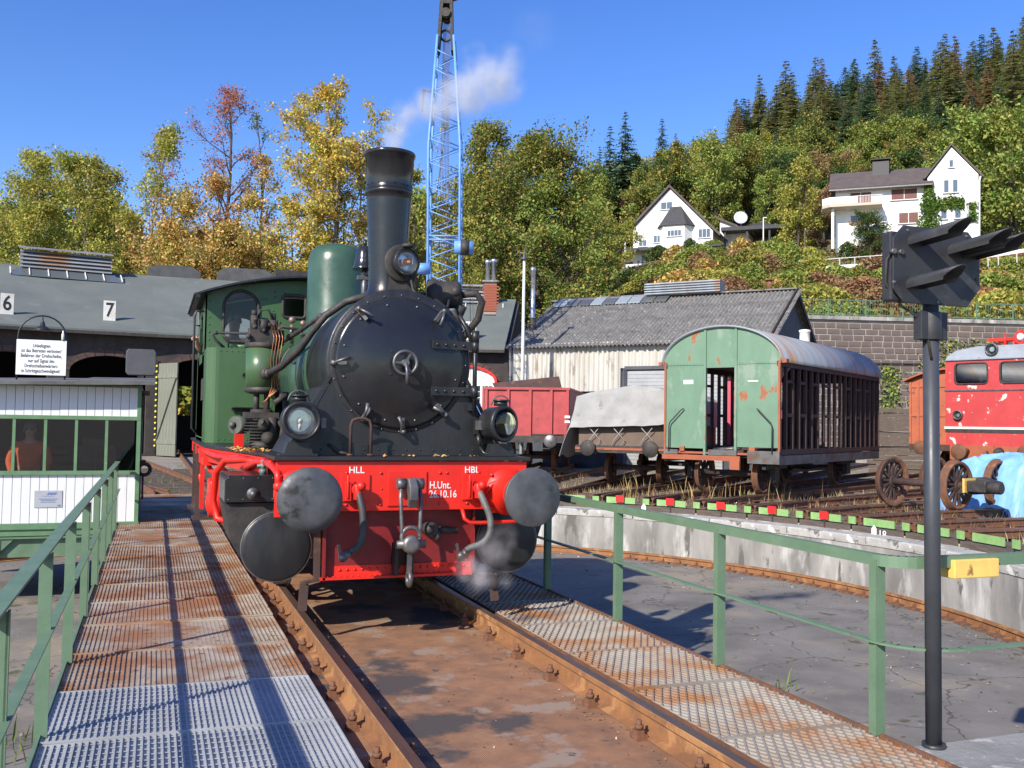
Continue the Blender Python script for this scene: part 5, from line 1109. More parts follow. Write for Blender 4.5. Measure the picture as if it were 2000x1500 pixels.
# orange rusty wagon behind it
OW = thing('rusty_wagon', 'orange rusted brake van with an open doorway left of the red locomotive', 'railway wagon', TL(63.5,24.6), -rad(63.5))
OR2 = M('orange_rust', (.42,.115,.05), (.33,.09,.045), 2, (.11,.19,.09), .60, 2.0, rough=.75, c4=(.17,.06,.04), t4=.6, s4=3, w3=.03)
mb = MB(); mb.plate([(-1.4,1.15),(1.4,1.15),(1.4,3.25),(.7,3.5),(0,3.58),(-.7,3.5),(-1.4,3.25)], [[(-.05,1.35),(1.0,1.35),(1.0,2.95),(-.05,2.95)]], lambda a,b,d: V((a,d,b)), .05); mb.build('end_wall', OR2, OW, world=False)
mb = MB(); mb.box(-1.4,-1.35,.05,7,1.15,3.25); mb.box(1.35,1.4,.05,7,1.15,3.25); mb.box(-1.35,1.35,6.9,7,1.15,3.3); mb.build('side_wall', OR2, OW, world=False)
rbm = MB()
for x in (-1.37,-1.12,-.1,1.05,1.36): rbm.box(x-.035,x+.035,-.04,0,1.15,3.2)
rbm.box(-1.4,-.1,-.03,0,2.05,2.12); rbm.box(-1.4,-.1,-.03,0,3.0,3.06); rbm.build('rib', OR2, OW, world=False)
mb = MB(); n = 12; vs = []
for y in (-.2, 7.1):
    for i in range(n+1): x = -1.55+3.1*i/n; z = 3.62-.36*(x/1.5)**2; vs += [(x,y,z),(x,y,z-.05)]
m2 = 2*(n+1); fs = []
for i in range(n): a = 2*i; fs += [(a,m2+a,m2+a+2,a+2),(a+1,a+3,m2+a+3,m2+a+1),(a,a+2,a+3,a+1),(m2+a,m2+a+1,m2+a+3,m2+a+2)]
mb.add(vs, fs); mb.build('roof', OR2, OW, world=False)
mb = MB(); mb.box(-1.4,1.4,-.02,7,.95,1.15); mb.build('underframe', DARKRUST, OW, world=False); buffers(OW, 1.05, 0, RUST); wheelset(OW,1.5); wheelset(OW,5.2)
# loose wheelsets in front
for k, (r, lb) in enumerate(((13.55,'rusty spoked wheelset with a heavy crank block, nearest the pit'),(15.1,'rusty spoked wheelset behind the crank wheelset, partly hidden by the signal post'))):
    t = thing('wheelset', lb, 'wheelset', TL(77.05,r,.0), -rad(77.05), 'loose wheelsets on the yard track'); wheelset(t, 0, .50, DARKRUST, 13)
    if k == 0:
        mb = MB(); mb.prism([(.86,-.2,.36),(1.15,-.16,.34),(1.5,-.1,.38),(1.6,0,.46),(1.5,.1,.6),(1.1,.16,.68),(.86,.2,.66)],(0,.3,0)); mb.box(1.1,1.5,-.24,.2,.40,.62); mb.cyl((1.5,-.1,.5),(1.75,-.1,.5),.12,n=12); mb.build('crank_block', SOOT, t, world=False, bevel=.02); MB().box(1.03,1.07,-.255,.2,.38,.66).build('yellow_mark', YELLOW, t, world=False)
TP = pol(79.6, 15.6, -.15, -.2); rg = random.Random(4)
mb = MB(); nx = 40
for i in range(nx+1):
    for j in range(nx+1):
        x = -1.35+2.9*i/nx; y = -.8+1.6*j/nx; d = max(abs(x-.1)/1.45, abs(y)/.8); z = 1.35*max(0,1-d**3) + .16*mno.noise(V((x*1.5,y*1.5,3))) + .10*mno.noise(V((x*4,y*4,1))) - .16*abs(mno.noise(V((x*2.6,y*2.6,5)))) - .07*abs(mno.noise(V((x*6,y*6,2)))) - .02; mb.v.append(V((x+.1*mno.noise(V((x*3,y*3,7))),y,max(z,.0)+.02)))
for i in range(nx):
    for j in range(nx): a = i*(nx+1)+j; mb.f.append([a,a+nx+1,a+nx+2,a+1]); mb.s.append(False)
t = thing('blue_tarpaulin', 'light blue tarpaulin heaped over scrap beside the wheelsets', 'tarpaulin', TP, -rad(80)); mb.build('sheet', M('tarp_blue', (.16,.36,.66), (.22,.43,.72), 3, rough=.45, bump=.1, bscale=20), t, world=False)
# stack of old sleepers behind the coach
sm = MB().box(-1.3,1.3,-.13,.13,-.08,.08).mesh('baulk', TIMBER); rg = random.Random(8)
for kk, (a, r) in enumerate(((60.5,32.0),)):
    t = thing('sleeper_stack', 'tall stack of old dark wooden sleepers behind the skeleton coach', 'timber stack', pol(a,r,0,-.2), -rad(a))
    for lv in range(14):
        for c in range(3): inst('baulk', sm, t, (rg.uniform(-.15,.15)+(c-1)*2.7, rg.uniform(-.1,.1), .1+lv*.19), (0,rg.uniform(-.03,.03),rg.uniform(-.05,.05)), local=True)
# shunter seen through the coach: pink cab
PC = thing('shunting_tractor', 'pinkish red shunting tractor cab seen through the open end of the coach', 'shunter', pol(50.05,22,0,0), -rad(50.05))
PK = M('tractor_red', (.62,.07,.11), (.5,.06,.09), 3, rough=.5)
mb = MB(); mb.plate([(-1.1,1.0),(1.1,1.0),(1.1,3.2),(.9,3.35),(-.9,3.35),(-1.1,3.2)], [rrect(-.85,-.1,2.2,3.0,.1), rrect(.1,.85,2.2,3.0,.1)], lambda a,b,d: V((a,d,b)), .05); mb.build('cab_front', PK, PC, world=False)
for x0 in (-.85,.1): MB().add([(x0,.03,2.2),(x0+.75,.03,2.2),(x0+.75,.03,3.0),(x0,.03,3.0)],[(0,1,2,3)]).build('pane', glass('tractor_glass', (.5,.6,.75), .03, 1.2), PC, world=False)
mb = MB(); mb.box(-1.1,-1.05,.05,2.2,1.0,3.2); mb.box(1.05,1.1,.05,2.2,1.0,3.2); mb.box(-1.05,1.05,2.15,2.2,1.0,3.2); mb.box(-.9,.9,2.2,4.2,1.0,2.0); mb.build('cab_body', PK, PC, world=False)
MB().box(-1.3,1.3,-.25,2.4,3.3,3.42).build('cab_roof', M('tractor_roof', (.10,.02,.03), rough=.5), PC, world=False, bevel=.04); mb = MB(); mb.box(-1.2,1.2,0,4.4,.6,1.0); mb.build('underframe', SOOT, PC, world=False); wheelset(PC,.9,.42); wheelset(PC,3.4,.42)
p = P(936,800,36); t = thing('wrapped_pile', 'blue and white wrapped pile standing left of the red open wagon', 'pile', (p.x,p.y,-.2), -YAW)
mb = MB(); mb.box(-.45,.42,-.4,.6,0,2.0); mb.build('load', M('pile_wrap', (.10,.25,.55), (.6,.6,.6), 5, (.4,.08,.05), .6, 5, rough=.5), t, world=False, bevel=.06); MB().box(.42,.5,-.4,.6,0,2.15).build('stanchion', CREAM, t, world=False)
# dry weeds between the tracks
wd = MB(); rg = random.Random(21)
def blade(mb, p, h, w_, rg_):
    p = V(p); d = V((rg_.uniform(-.24,.24),rg_.uniform(-.24,.24),1)).normalized(); s_ = V((rg_.uniform(-1,1),rg_.uniform(-1,1),0)).normalized()*w_
    m_ = p+d*h*.55; t_ = p+d*h+V((d.x*h*.35,d.y*h*.35,-.06*h)); mb.add([p-s_,p+s_,m_+s_*.8,t_,m_-s_*.8],[(0,1,2,3,4)])
def weeds(name, lb, cols, n, amin, amax, rmin, rmax, hmin, hmax, clump, seed):
    mb = MB(); rg = random.Random(seed)
    for k in range(n):
        a = rg.uniform(amin,amax); r = rg.uniform(rmin,rmax); p = pol(a,r,0,-.2)
        for q in range(clump): blade(mb, p+V((rg.gauss(0,.14),rg.gauss(0,.14),0)), rg.uniform(hmin,hmax), rg.uniform(.004,.010), rg)
    return tag(mb.build(name, leafmat(name+'_leaf', cols, .25), None, fix=False), lb, 'weeds', kind='stuff')
weeds('dry_grass', 'dry straw coloured grass growing between the yard tracks', [lin((190,160,100)),lin((160,130,80)),lin((120,115,60)),lin((205,180,130))], 420, 20, 98, 10.9, 24, .06, .26, 10, 1)
weeds('red_weeds', 'low reddish weeds among the rails at the pit rim', [lin((150,80,70)),lin((120,70,55)),lin((110,90,50))], 110, 40, 92, 10.8, 16, .1, .32, 12, 2)
weeds('green_weeds', 'green weeds and grass along the yard tracks', [lin((110,125,50)),lin((85,110,40)),lin((140,140,70))], 230, -10, 95, 10.9, 30, .06, .22, 12, 3)
weeds('mullein_stalks', 'tall pale seed stalks standing by the coach', [lin((200,170,110)),lin((180,150,90))], 22, 44, 66, 11.2, 14.5, .4, .75, 3, 4)
mb = MB(); rg = random.Random(31)
for (x,y) in ((3.3,8.1),(3.0,8.6),(4.6,8.9),(3.2,6.2),(2.6,5.2),(3.6,7.3),(-3.0,9.5),(-2.9,9.0)):
    for q in range(16): blade(mb, (x+rg.gauss(0,.1),y+rg.gauss(0,.1),-1.25), rg.uniform(.06,.25), rg.uniform(.005,.012), rg)
tag(mb.build('pit_weeds', leafmat('pit_weed_leaf', [lin((120,140,60)),lin((90,120,50)),lin((150,150,90))], .25), None, fix=False), 'small green weeds growing from cracks in the pit floor', 'weeds', kind='stuff')
# grit, flakes and leaves on the pit floor and the bridge deck
gd = MB(); rg = random.Random(55)
for k in range(2600):
    a = rg.uniform(0,2*PI); r = 9.4*math.sqrt(rg.random()); p = V((r*math.sin(a),TCY+r*math.cos(a),-1.247))
    if rg.random() < .35: r = rg.uniform(9.0,9.5); p = V((r*math.sin(a),TCY+r*math.cos(a),-1.247))
    leafcard(gd, p+V((0,0,.006)), rg.uniform(.008,.03), rg, .5)
for k in range(420): leafcard(gd, (rg.choice((rg.uniform(-.66,.66),rg.gauss(.6,.05),rg.gauss(-.6,.05))),rg.uniform(3.6,8.5),-.150), rg.uniform(.004,.014), rg, .5)
tag(gd.build('floor_debris', leafmat('debris', [lin((120,95,65)),lin((85,75,60)),lin((190,180,165)),lin((150,110,60)),lin((100,95,85))], .05), None, fix=False), 'grit, paint flakes and dead leaves on the pit floor and bridge deck', 'debris', kind='stuff')
# track ballast and debris
gv = MB(); rg = random.Random(41)
for k in range(5200):
    a = rg.uniform(-12,100); r = 10.75+abs(rg.gauss(0,6)); s = rg.uniform(.015,.05); p = pol(a,r,0,-.19)
    d = [V((rg.uniform(-1,1),rg.uniform(-1,1),rg.uniform(-.3,.8)))*s for _ in range(4)]; gv.add([p+q for q in d],[(0,1,2),(0,2,3),(0,3,1),(1,3,2)])
tag(gv.build('ballast', M('ballast_stone', (.22,.19,.16), (.14,.12,.10), 6, rough=.95), None, fix=False), 'loose stones and ballast scattered between the tracks', 'gravel', kind='stuff')
# ------------------------------------------------------------------ roundhouse
RH = thing('roundhouse', 'long curved engine shed with grey-green felt roof and dark arched gateways', 'building', pol(0,36,0,-.2))
FELT = M('roof_felt_green', (.14,.155,.138), (.112,.126,.114), .5, (.155,.17,.155), .6, .8, rough=.9, bump=.12, bscale=5)
DBRICK = M('sooty_brick', (.055,.045,.042), (.035,.03,.03), 2, (.09,.06,.05), .62, 1.5, rough=.95, bump=.4, bscale=9)
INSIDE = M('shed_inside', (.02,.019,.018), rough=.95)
RF, RBK, PT = 36.0, 49.5, 6.75
def stall(k): return -6.4 + PT*k
def arched(hw, zs, n=9): return [(-hw,-.2)]+[(hw,-.2)][:0]+[(-hw,zs)]+[(hw*-math.cos(PI*i/n), zs+.7*math.sin(PI*i/n)) for i in range(1,n)]+[(hw,zs),(hw,-.2)]
for k in range(-3, 5):
    a = stall(k); hw = RF*math.tan(rad(PT/2)); fz = 5.62 if k < 2 else 5.35
    R_ = Matrix.Translation(pol(a,RF)) @ Matrix.Rotation(-rad(a),4,'Z')
    def fw(x, z, d, R_=R_): return R_ @ V((x, d, z))
    op = [(-1.68,-.15),(1.68,-.15),(1.68,3.75)] + [(1.68*math.cos(PI*i/10), 3.75+.75*math.sin(PI*i/10)) for i in range(1,10)] + [(-1.68,3.75)]
    MB().plate([(-hw,-.25),(hw,-.25),(hw,fz),(-hw,fz)], [op], fw, .45).build('front_wall', DBRICK, RH)
    mb = MB()
    for i in range(13):
        t0 = PI*i/13; t1 = PI*(i+1)/13-.02; mb.prism([fw(1.68*math.cos(t),3.75+.75*math.sin(t),-.03) for t in (t0,t1)]+[fw(1.95*math.cos(t),3.75+1.02*math.sin(t),-.03) for t in (t1,t0)], fw(0,0,.05)-fw(0,0,0))
    mb.build('arch_stones', M('arch_brick', (.10,.055,.045), (.06,.04,.035), 3, rough=.9) if k == -3 else bpy.data.materials['arch_brick'], RH)
    e = 1.0
    P0 = [(-hw,-.55,fz-.12),(hw,-.55,fz-.12)]; hb = (RF+9.2)*math.tan(rad(PT/2)); rz = 9.55 if k < 2 else 9.0
    mb = MB(); mb.prism([fw(-hw*1.0,fz-.10,-.6),fw(hw,fz-.10,-.6),fw(hb,rz,9.2),fw(-hb,rz,9.2)], (0,0,.14)); ro = mb.build('roof_section', FELT, RH)
    mb = MB(); mb.prism([fw(-hb,rz,9.2),fw(hb,rz,9.2),fw(hb*1.10,rz-2.4,14),fw(-hb*1.10,rz-2.4,14)], (0,0,.14)); mb.build('roof_section', FELT, RH)
    mb = MB(); mb.bar(fw(-hw,fz-.12,-.62),fw(hw,fz-.12,-.62),.08,.14); mb.build('gutter', SOOT, RH)
    bw = RBK*math.tan(rad(PT/2)); R2 = Matrix.Translation(pol(a,RBK)) @ Matrix.Rotation(-rad(a),4,'Z')
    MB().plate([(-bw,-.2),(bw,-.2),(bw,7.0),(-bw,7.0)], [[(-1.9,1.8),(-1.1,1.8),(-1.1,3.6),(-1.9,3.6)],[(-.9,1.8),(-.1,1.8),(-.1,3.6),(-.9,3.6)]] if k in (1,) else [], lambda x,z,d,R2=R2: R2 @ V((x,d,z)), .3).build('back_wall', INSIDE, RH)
    if k in (-1, 0, 1, 4):
        num = {-1:'6',0:'7',1:'8',4:'11'}[k]; dd = .75; zz = fz-.1+.14+(dd+.6)*(rz-fz+.1)/9.8
        cx = .35 if k == 4 else 0
        mb = MB(); mb.prism([fw(cx-.27,zz+.0,dd),fw(cx+.27,zz,dd),fw(cx+.27,zz+.95,dd),fw(cx-.27,zz+.95,dd)], fw(0,0,.04)-fw(0,0,0)); pl = mb.build('number_plate', M('number_white%d' % k, (.72,.70,.64), (.62,.58,.5), 3, (.35,.24,.15), .66, 3, rough=.6), RH)
        text(num, .95, LETTER, pl, lambda x,y,d,fw=fw,zz=zz,dd=dd,cx=cx: fw(cx+x, zz+.48+y, dd-.01), sx=.8)
        mb = MB(); mb.bar(fw(cx-.2,zz+.5,dd+.06),fw(cx-.2,zz+.4,dd+1.0),.04,.04); mb.build('plate_strut', SOOT, pl)
# inner floor, partition and a dim railcar inside
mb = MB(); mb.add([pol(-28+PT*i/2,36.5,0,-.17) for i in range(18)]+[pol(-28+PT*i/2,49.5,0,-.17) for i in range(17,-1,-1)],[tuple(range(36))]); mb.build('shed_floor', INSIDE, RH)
for a in (-30, stall(4)+PT/2): mb = MB(); mb.prism([pol(a,36,0,-.2),pol(a,49.5,0,-.2),pol(a,49.5,0,6.6),pol(a,45.2,0,8.9),pol(a,36,0,5.3)], pol(a,40,.2)-pol(a,40)); mb.build('end_wall', DBRICK, RH)
def louvre(ang, r, w_, z, lab, mat, slats=5):
    R_ = Matrix.Translation(pol(ang,r,0,z)) @ Matrix.Rotation(-rad(ang),4,'Z')
    mb = MB(); q = lambda x,y,z: R_ @ V((x,y,z))
    mb.prism([q(-w_/2,-.5,-.2),q(w_/2,-.5,-.2),q(w_/2,-.4,.95),q(-w_/2,-.4,.95)], q(0,1.6,0)-q(0,0,0)); o = mb.build('roof_vent', mat, RH)
    for i in range(slats): mb = MB(); mb.prism([q(-w_/2-.05,-.62+.01*i,.02+.2*i),q(w_/2+.05,-.62+.01*i,.02+.2*i),q(w_/2+.05,-.50,.14+.2*i),q(-w_/2-.05,-.50,.14+.2*i)], q(0,.02,.01)-q(0,0,0)); mb.build('slat', ROOFZ, o)
    for i in range(7): x = -w_/2-.5+(w_+1.0)*i/6; mb = MB(); mb.bar(q(x,-1.5,-.50),q(x,-.55,-.02),.05,.05); mb.build('glazing_bar', CREAM, o)
    mb = MB(); mb.prism([q(-w_/2-.5,-1.5,-.56),q(w_/2+.5,-1.5,-.56),q(w_/2+.2,-.55,-.08),q(-w_/2-.2,-.55,-.08)], q(0,.02,.03)-q(0,0,0)); mb.build('skylight', M('skylight_%s' % lab, (.11,.13,.14), rough=.15), o)
    mb = MB(); mb.prism([q(-w_/2-.1,-.75,.98),q(w_/2+.1,-.75,.98),q(w_/2+.1,.2,1.18),q(-w_/2-.1,.2,1.18)], q(0,0,.05)-q(0,0,0)); mb.build('vent_roof', ROOFZ, o)
VENTG = M('vent_grey', (.09,.09,.092), (.06,.06,.06), 3, rough=.8)
louvre(-8.6,44.6,4.4,9.45,'a',VENTG); louvre(20.2,44.4,3.4,8.7,'b',VENTG)
for a, r, w_, z in ((-1.4,45.5,2.9,9.4),(3.6,45.5,3.2,9.5)):
    R_ = Matrix.Translation(pol(a,r,0,z)) @ Matrix.Rotation(-rad(a),4,'Z'); mb = MB(); mb.prism([R_@V((-w_/2,0,-.6)),R_@V((w_/2,0,-.6)),R_@V((w_/2,0,.7)),R_@V((w_/2-.5,0,1.0)),R_@V((-w_/2+.5,0,1.0)),R_@V((-w_/2,0,.7))], R_@V((0,2,0))-R_@V((0,0,0))); mb.build('roof_vent', VENTG, RH)
# open gate leaf with warning lights
a = stall(.62); p = pol(a,34.9); lf = thing('gate_leaf', 'open grey wooden shed gate leaf with a column of yellow dots on its edge', 'gate', p, -rad(a+62))
WOODG = M('gate_wood', (.20,.21,.17), (.14,.15,.12), 2, rough=.85, stretch=(4,4,.6))
bm_ = MB().box(-.13,.13,-.03,.03,-.15,4.2).mesh('plank', WOODG)
for i in range(6): inst('plank', bm_, lf, (-.75+.265*i,0,0), local=True)
mb = MB(); mb.box(-.95,.75,-.06,-.03,.4,.6); mb.box(-.95,.75,-.06,-.03,3.5,3.7); mb.bar((-.9,-.045,.5),(.7,-.045,3.5),.03,.14,(0,1,0)); mb.build('ledge', WOODG, lf, world=False)
mb = MB(); mb.box(-1.0,-.9,-.07,.07,-.15,4.3); mb.build('edge_post', BLACK, lf, world=False)
mb = MB()
for i in range(15): mb.ball((-.95,-.09,.3+.27*i),.055,8); mb.ball((-1.02,0,.3+.27*i),.055,8)
mb.build('yellow_dots', M('dot_yellow', (.85,.75,.08), rough=.5), lf, world=False)
# red arched door with glazing bars in stall 11
R_ = Matrix.Translation(pol(stall(4),35.9)) @ Matrix.Rotation(-rad(stall(4)),4,'Z'); q = lambda x,y,z: R_ @ V((x,y,z))
rd = thing('arched_door', 'white arched shed door with red surround and small panes behind the locomotive', 'door', pol(stall(4),35.9,0,-.2), 0)
mb = MB(); mb.plate([(-1.65,-.15),(1.65,-.15),(1.65,3.7)]+[(1.65*math.cos(PI*i/10),3.7+.72*math.sin(PI*i/10)) for i in range(1,10)]+[(-1.65,3.7)], [[(-1.45+.62*i,2.3),(-1.45+.62*i+.5,2.3),(-1.45+.62*i+.5,3.5),(-1.45+.62*i,3.5)] for i in range(5)], lambda x,z,d: q(x,d,z), .08); mb.build('door_leaf', WHITE, rd)
mb = MB(); pts = [q(1.72,-.05,-.1),q(1.72,-.05,3.7)]+[q(1.72*math.cos(PI*i/12),-.05,3.7+.80*math.sin(PI*i/12)) for i in range(1,12)]+[q(-1.72,-.05,3.7),q(-1.72,-.05,-.1)]
for s_, e_ in zip(pts[:-1],pts[1:]): mb.bar(s_, e_, .16, .12)
mb.build('red_surround', SIGNRED, rd)
mb = MB(); mb.add([q(-1.6,.06,2.2),q(1.6,.06,2.2),q(1.6,.06,3.6),q(-1.6,.06,3.6)],[(0,1,2,3)]); mb.build('pane', DGLASS, rd)
mb = MB()
for i in range(16): mb.box(0,0,0,0,0,0) if 0 else mb.bar(q(-1.45+.2*i,.02,2.3),q(-1.45+.2*i,.02,3.5),.03,.03)
for z in (2.6,2.9,3.2): mb.bar(q(-1.5,.02,z),q(1.5,.02,z),.03,.03)
mb.build('glazing_bars', WHITE, rd)
# brick chimney on the shed roof
BRICKC = M('brick_orange', (.36,.11,.06), (.28,.085,.05), 6, rough=.9, bump=.2)
p = P(958,560,47.5); ck = thing('brick_chimney', 'short orange brick chimney with two steel flues on the shed roof', 'chimney', p, -YAW)
bm_ = MB().box(-.115,.115,-.05,.05,-.032,.032).mesh('brick', BRICKC); rg = random.Random(3)
mb = MB(); mb.box(-.30,.30,-.22,.30,-1.4,.20); mb.build('mortar_core', M('mortar', (.30,.25,.22), rough=.95), ck, world=False)
for rw in range(17):
    for c in range(3): inst('brick', bm_, ck, (-.22+.235*c+(.06 if rw%2 else -.05), -.23+rg.uniform(-.004,.004), -1.2+.078*rw), local=True)
MB().box(-.40,.40,-.34,.40,.20,.28).build('cap', CONC, ck, world=False)
ALU = M('flue_steel', (.6,.62,.65), (.5,.52,.55), 3, rough=.3, metal=.8)
for x, h in ((-.14,1.05),(.16,1.1)): MB().lathe((x,0,.28),(0,0,1),[(0,.11),(h-.2,.11),(h-.18,.15),(h-.03,.16),(h,.09)],16).build('flue', ALU, ck, world=False)

# ------------------------------------------------------------------ corrugated shed
A = V((19.69,30.88,0)); B = V((12.5,39.23,0)); Ld = (B-A).normalized(); Nd = V((Ld.y,-Ld.x,0)); LEN = (B-A).length; W2 = 4.6
SH = thing('corrugated_shed', 'long grey corrugated shed with white sheet wall behind the wagons', 'building', A+V((0,0,-.2)))
ETER = M('fibre_cement_roof', (.20,.19,.175), (.13,.125,.115), 2.2, (.33,.32,.30), .585, 7, rough=.95, bump=.2, c4=(.07,.065,.055), t4=.62, s4=5)
WSHEET = M('white_sheet', (.52,.50,.45), (.42,.395,.345), 1.3, (.27,.23,.18), .60, 2, rough=.6, stretch=(1,1,.35))
EZ, RZ = 5.0, 7.45
def corr(p0, ex, ey, nx, per, amp, rows, mat, name, par, lap=.02):
    """corrugated sheet: ex = run across the waves, ey = along the waves"""
    ex = V(ex); ey = V(ey); nrm = ex.cross(ey).normalized(); Lx = ex.length; n = int(Lx/per*6); 
    for r in range(rows):
        mb = MB()
        for s in (0,1):
            for i in range(n+1):
                x = i/n; mb.v.append(V(p0)+ex*x+ey*((r+s*(1.03))/rows) + nrm*(amp*math.cos(x*Lx/per*2*PI) + lap*(1-s) - 0.0))
        for i in range(n): mb.f.append([i,i+1,n+2+i,n+1+i]); mb.s.append(True)
        mb.build(name, mat, par, fix=False)
E0 = A - Ld*.25 - Nd*.35 + V((0,0,EZ-.15)); upv = Nd*(W2+.35) + V((0,0,RZ-EZ+.15))
corr(E0+Ld*(LEN+.3), -Ld*(LEN+.55), upv, 0, .177, .042, 4, ETER, 'roof_sheet', SH)
E1 = A - Ld*.25 + Nd*(2*W2+.35) + V((0,0,EZ-.15)); up2 = -Nd*(W2+.35) + V((0,0,RZ-EZ+.15))
corr(E1, Ld*(LEN+.55), up2, 0, .177, .042, 4, ETER, 'roof_sheet', SH)
mb = MB(); mb.bar(A-Ld*.3+Nd*W2+V((0,0,RZ+.05)), B+Ld*.3+Nd*W2+V((0,0,RZ+.05)), .35, .06); mb.build('ridge_cap', ETER, SH)
mb = MB()
for s in (0,1): a_ = A-Ld*.28+Nd*(-.35 if s == 0 else 2*W2+.35)+V((0,0,EZ-.15)); mb.bar(a_, A-Ld*.28+Nd*W2+V((0,0,RZ)), .06, .2)
mb.build('barge_board', SOOT, SH)
GBL = M('gable_slate', (.085,.09,.105), (.065,.068,.08), 2, rough=.8)
mb = MB(); mb.prism([A+V((0,0,-.2)),A+Nd*2*W2+V((0,0,-.2)),A+Nd*2*W2+V((0,0,EZ)),A+Nd*W2+V((0,0,RZ-.1)),A+V((0,0,EZ))], Ld*.12); mb.build('gable_wall', GBL, SH)
mb = MB(); mb.prism([B+V((0,0,-.2)),B+Nd*2*W2+V((0,0,-.2)),B+Nd*2*W2+V((0,0,EZ)),B+Nd*W2+V((0,0,RZ-.1)),B+V((0,0,EZ))], -Ld*.12); mb.build('gable_wall', GBL, SH)
mb = MB(); mb.prism([A+Nd*.12+V((0,0,-.2)),B+Nd*.12+V((0,0,-.2)),B+Nd*.12+V((0,0,EZ)),A+Nd*.12+V((0,0,EZ))], Nd*.1); mb.build('front_wall', M('shed_lower_wall', (.055,.065,.085), (.04,.045,.055), 2, rough=.8), SH)
corr(B+V((0,0,3.0)), -Ld*(LEN*.47), V((0,0,EZ-3.0)), 0, .22, .055, 1, WSHEET, 'wall_sheet', SH)
corr(B-Ld*LEN*.47+V((0,0,3.95)), -Ld*(LEN*.53), V((0,0,EZ-3.95)), 0, .3, .045, 1, WSHEET, 'wall_sheet', SH)
sl = MB().box(-.001,.001,0,0,0,0)
RSH = M('roller_shutter', (.36,.37,.38), (.30,.30,.30), 2, rough=.5, metal=.3)
for i in range(26): mb = MB(); a_ = B-Ld*LEN*.50+V((0,0,.0+.15*i)); mb.bar(a_+Nd*.02, a_-Ld*LEN*.36+Nd*.02, .05, .14); mb.build('shutter_slat', RSH, SH)
mb = MB(); a_ = B-Ld*LEN*.49; mb.bar(a_+V((0,0,-.2)),a_+V((0,0,3.95)),.14,.14); mb.bar(a_+V((0,0,3.95)),a_-Ld*LEN*.38+V((0,0,3.95)),.14,.14); mb.build('door_frame', GBL, SH)
# ridge skylights and vent
for i in range(9):
    a_ = B-Ld*(.2+.62*i)+Nd*(W2-.75)+V((0,0,RZ-.32)); mb = MB(); mb.prism([a_,a_-Ld*.58,a_-Ld*.58+Nd*.75+V((0,0,.42)),a_+Nd*.75+V((0,0,.42))], (0,0,.05)); mb.build('skylight', M('shed_skylight%d' % (i%3), [(.10,.105,.105),(.26,.29,.31),(.085,.085,.09)][(i*2+1)%3 if i != 5 else 1], rough=.25), SH)
a_ = A+Ld*(3.0)+Nd*(W2-.3)+V((0,0,RZ+.05)); mb = MB(); mb.prism([a_,a_+Ld*3.4,a_+Ld*3.4+V((0,0,.55)),a_+V((0,0,.55))], Nd*.8); vo = mb.build('ridge_vent', ROOFZ, SH)
for i in range(5): mb = MB(); b_ = a_-Nd*.05+V((0,0,.06+.11*i)); mb.bar(b_-Ld*.05,b_+Ld*3.45,.06,.05); mb.build('slat', ROOFZ, vo)
mb = MB(); a_ = A+Ld*.9+Nd*W2+V((0,0,RZ)); mb.cyl(a_,a_+V((0,0,.45)),.12,n=12); mb.cyl(a_+V((0,0,.45)),a_+V((0,0,.5)),.2,n=12); mb.build('roof_pipe', RUST, SH)
# steel flue in front of the roof and lamp post
p = P(1040,640,43.0); fl = thing('steel_flue', 'tall shiny steel flue pipe rising through the corrugated roof', 'chimney', (p.x,p.y,EZ+.6)); MB().lathe((p.x,p.y,EZ+.3),(0,0,1),[(0,.13),(1.1,.13),(1.12,.10),(3.15,.10),(3.17,.13),(3.3,.13),(3.36,.04)],16).build('pipe', ALU, fl); MB().cyl((p.x,p.y,EZ-.2),(p.x,p.y,EZ+1.35),.14,n=16).build('sleeve', SOOT, fl)
g0 = P(1021,700,39.0); LP = thing('lamp_post', 'thin white lamp post with a bell shaped lamp before the corrugated shed', 'lamp post', (g0.x,g0.y,-.2))
MB().tube([(g0.x,g0.y,-.2),(g0.x,g0.y,4.5),(g0.x,g0.y,8.35)],[.085,.07,.055],12).build('pole', M('pole_white', (.6,.62,.58), (.5,.55,.5), 2, rough=.5), LP)
MB().lathe((g0.x,g0.y,8.3),(0,0,1),[(0,.16),(.06,.15),(.12,.06),(.3,.05),(.33,.02),(.5,.015)],20).build('lamp_head', STEEL, LP)

# ------------------------------------------------------------------ crane boom
c0 = P(868,640,38); CRN = thing('crane_boom', 'tall light blue lattice crane boom rising behind the locomotive chimney', 'crane', (c0.x,c0.y,-.2))
CBL = M('crane_blue', (.12,.28,.60), (.16,.34,.66), 2, (.3,.2,.12), .7, 4, rough=.5)
cr_, cn = V((math.cos(YAW),-math.sin(YAW),0)), V((math.sin(YAW),math.cos(YAW),0)); base = V((c0.x,c0.y,0))
def bw(z): return .62 if z < 12.5 else .62-.30*(z-12.5)/4.5
def cor_(i, z): 
    sx = (-1,1,1,-1)[i]; sy = (-1,-1,1,1)[i]; return base + cr_*(sx*bw(z) - (z-5)*.012) + cn*sy*bw(z) + V((0,0,z))
for i in range(4): mb = MB(); mb.tube([cor_(i,-.2),cor_(i,12.5),cor_(i,17.0)],.055,8); mb.build('chord', CBL, CRN)
z = .4
lt = MB().mesh('x', None) if 0 else None
while z < 16.0:
    dz = .95 if z < 15 else .8
    for i in range(4):
        j = (i+1)%4; mb = MB(); mb.cyl(cor_(i,z),cor_(j,z+dz/2),.024,n=6); mb.cyl(cor_(j,z+dz/2),cor_(i,z+dz),.024,n=6); mb.build('lattice_bar', CBL, CRN)
    z += dz
mb = MB()
for zz in (8.75,8.9): 
    for i in range(4): mb.cyl(cor_(i,zz),cor_((i+1)%4,zz),.035,n=6)
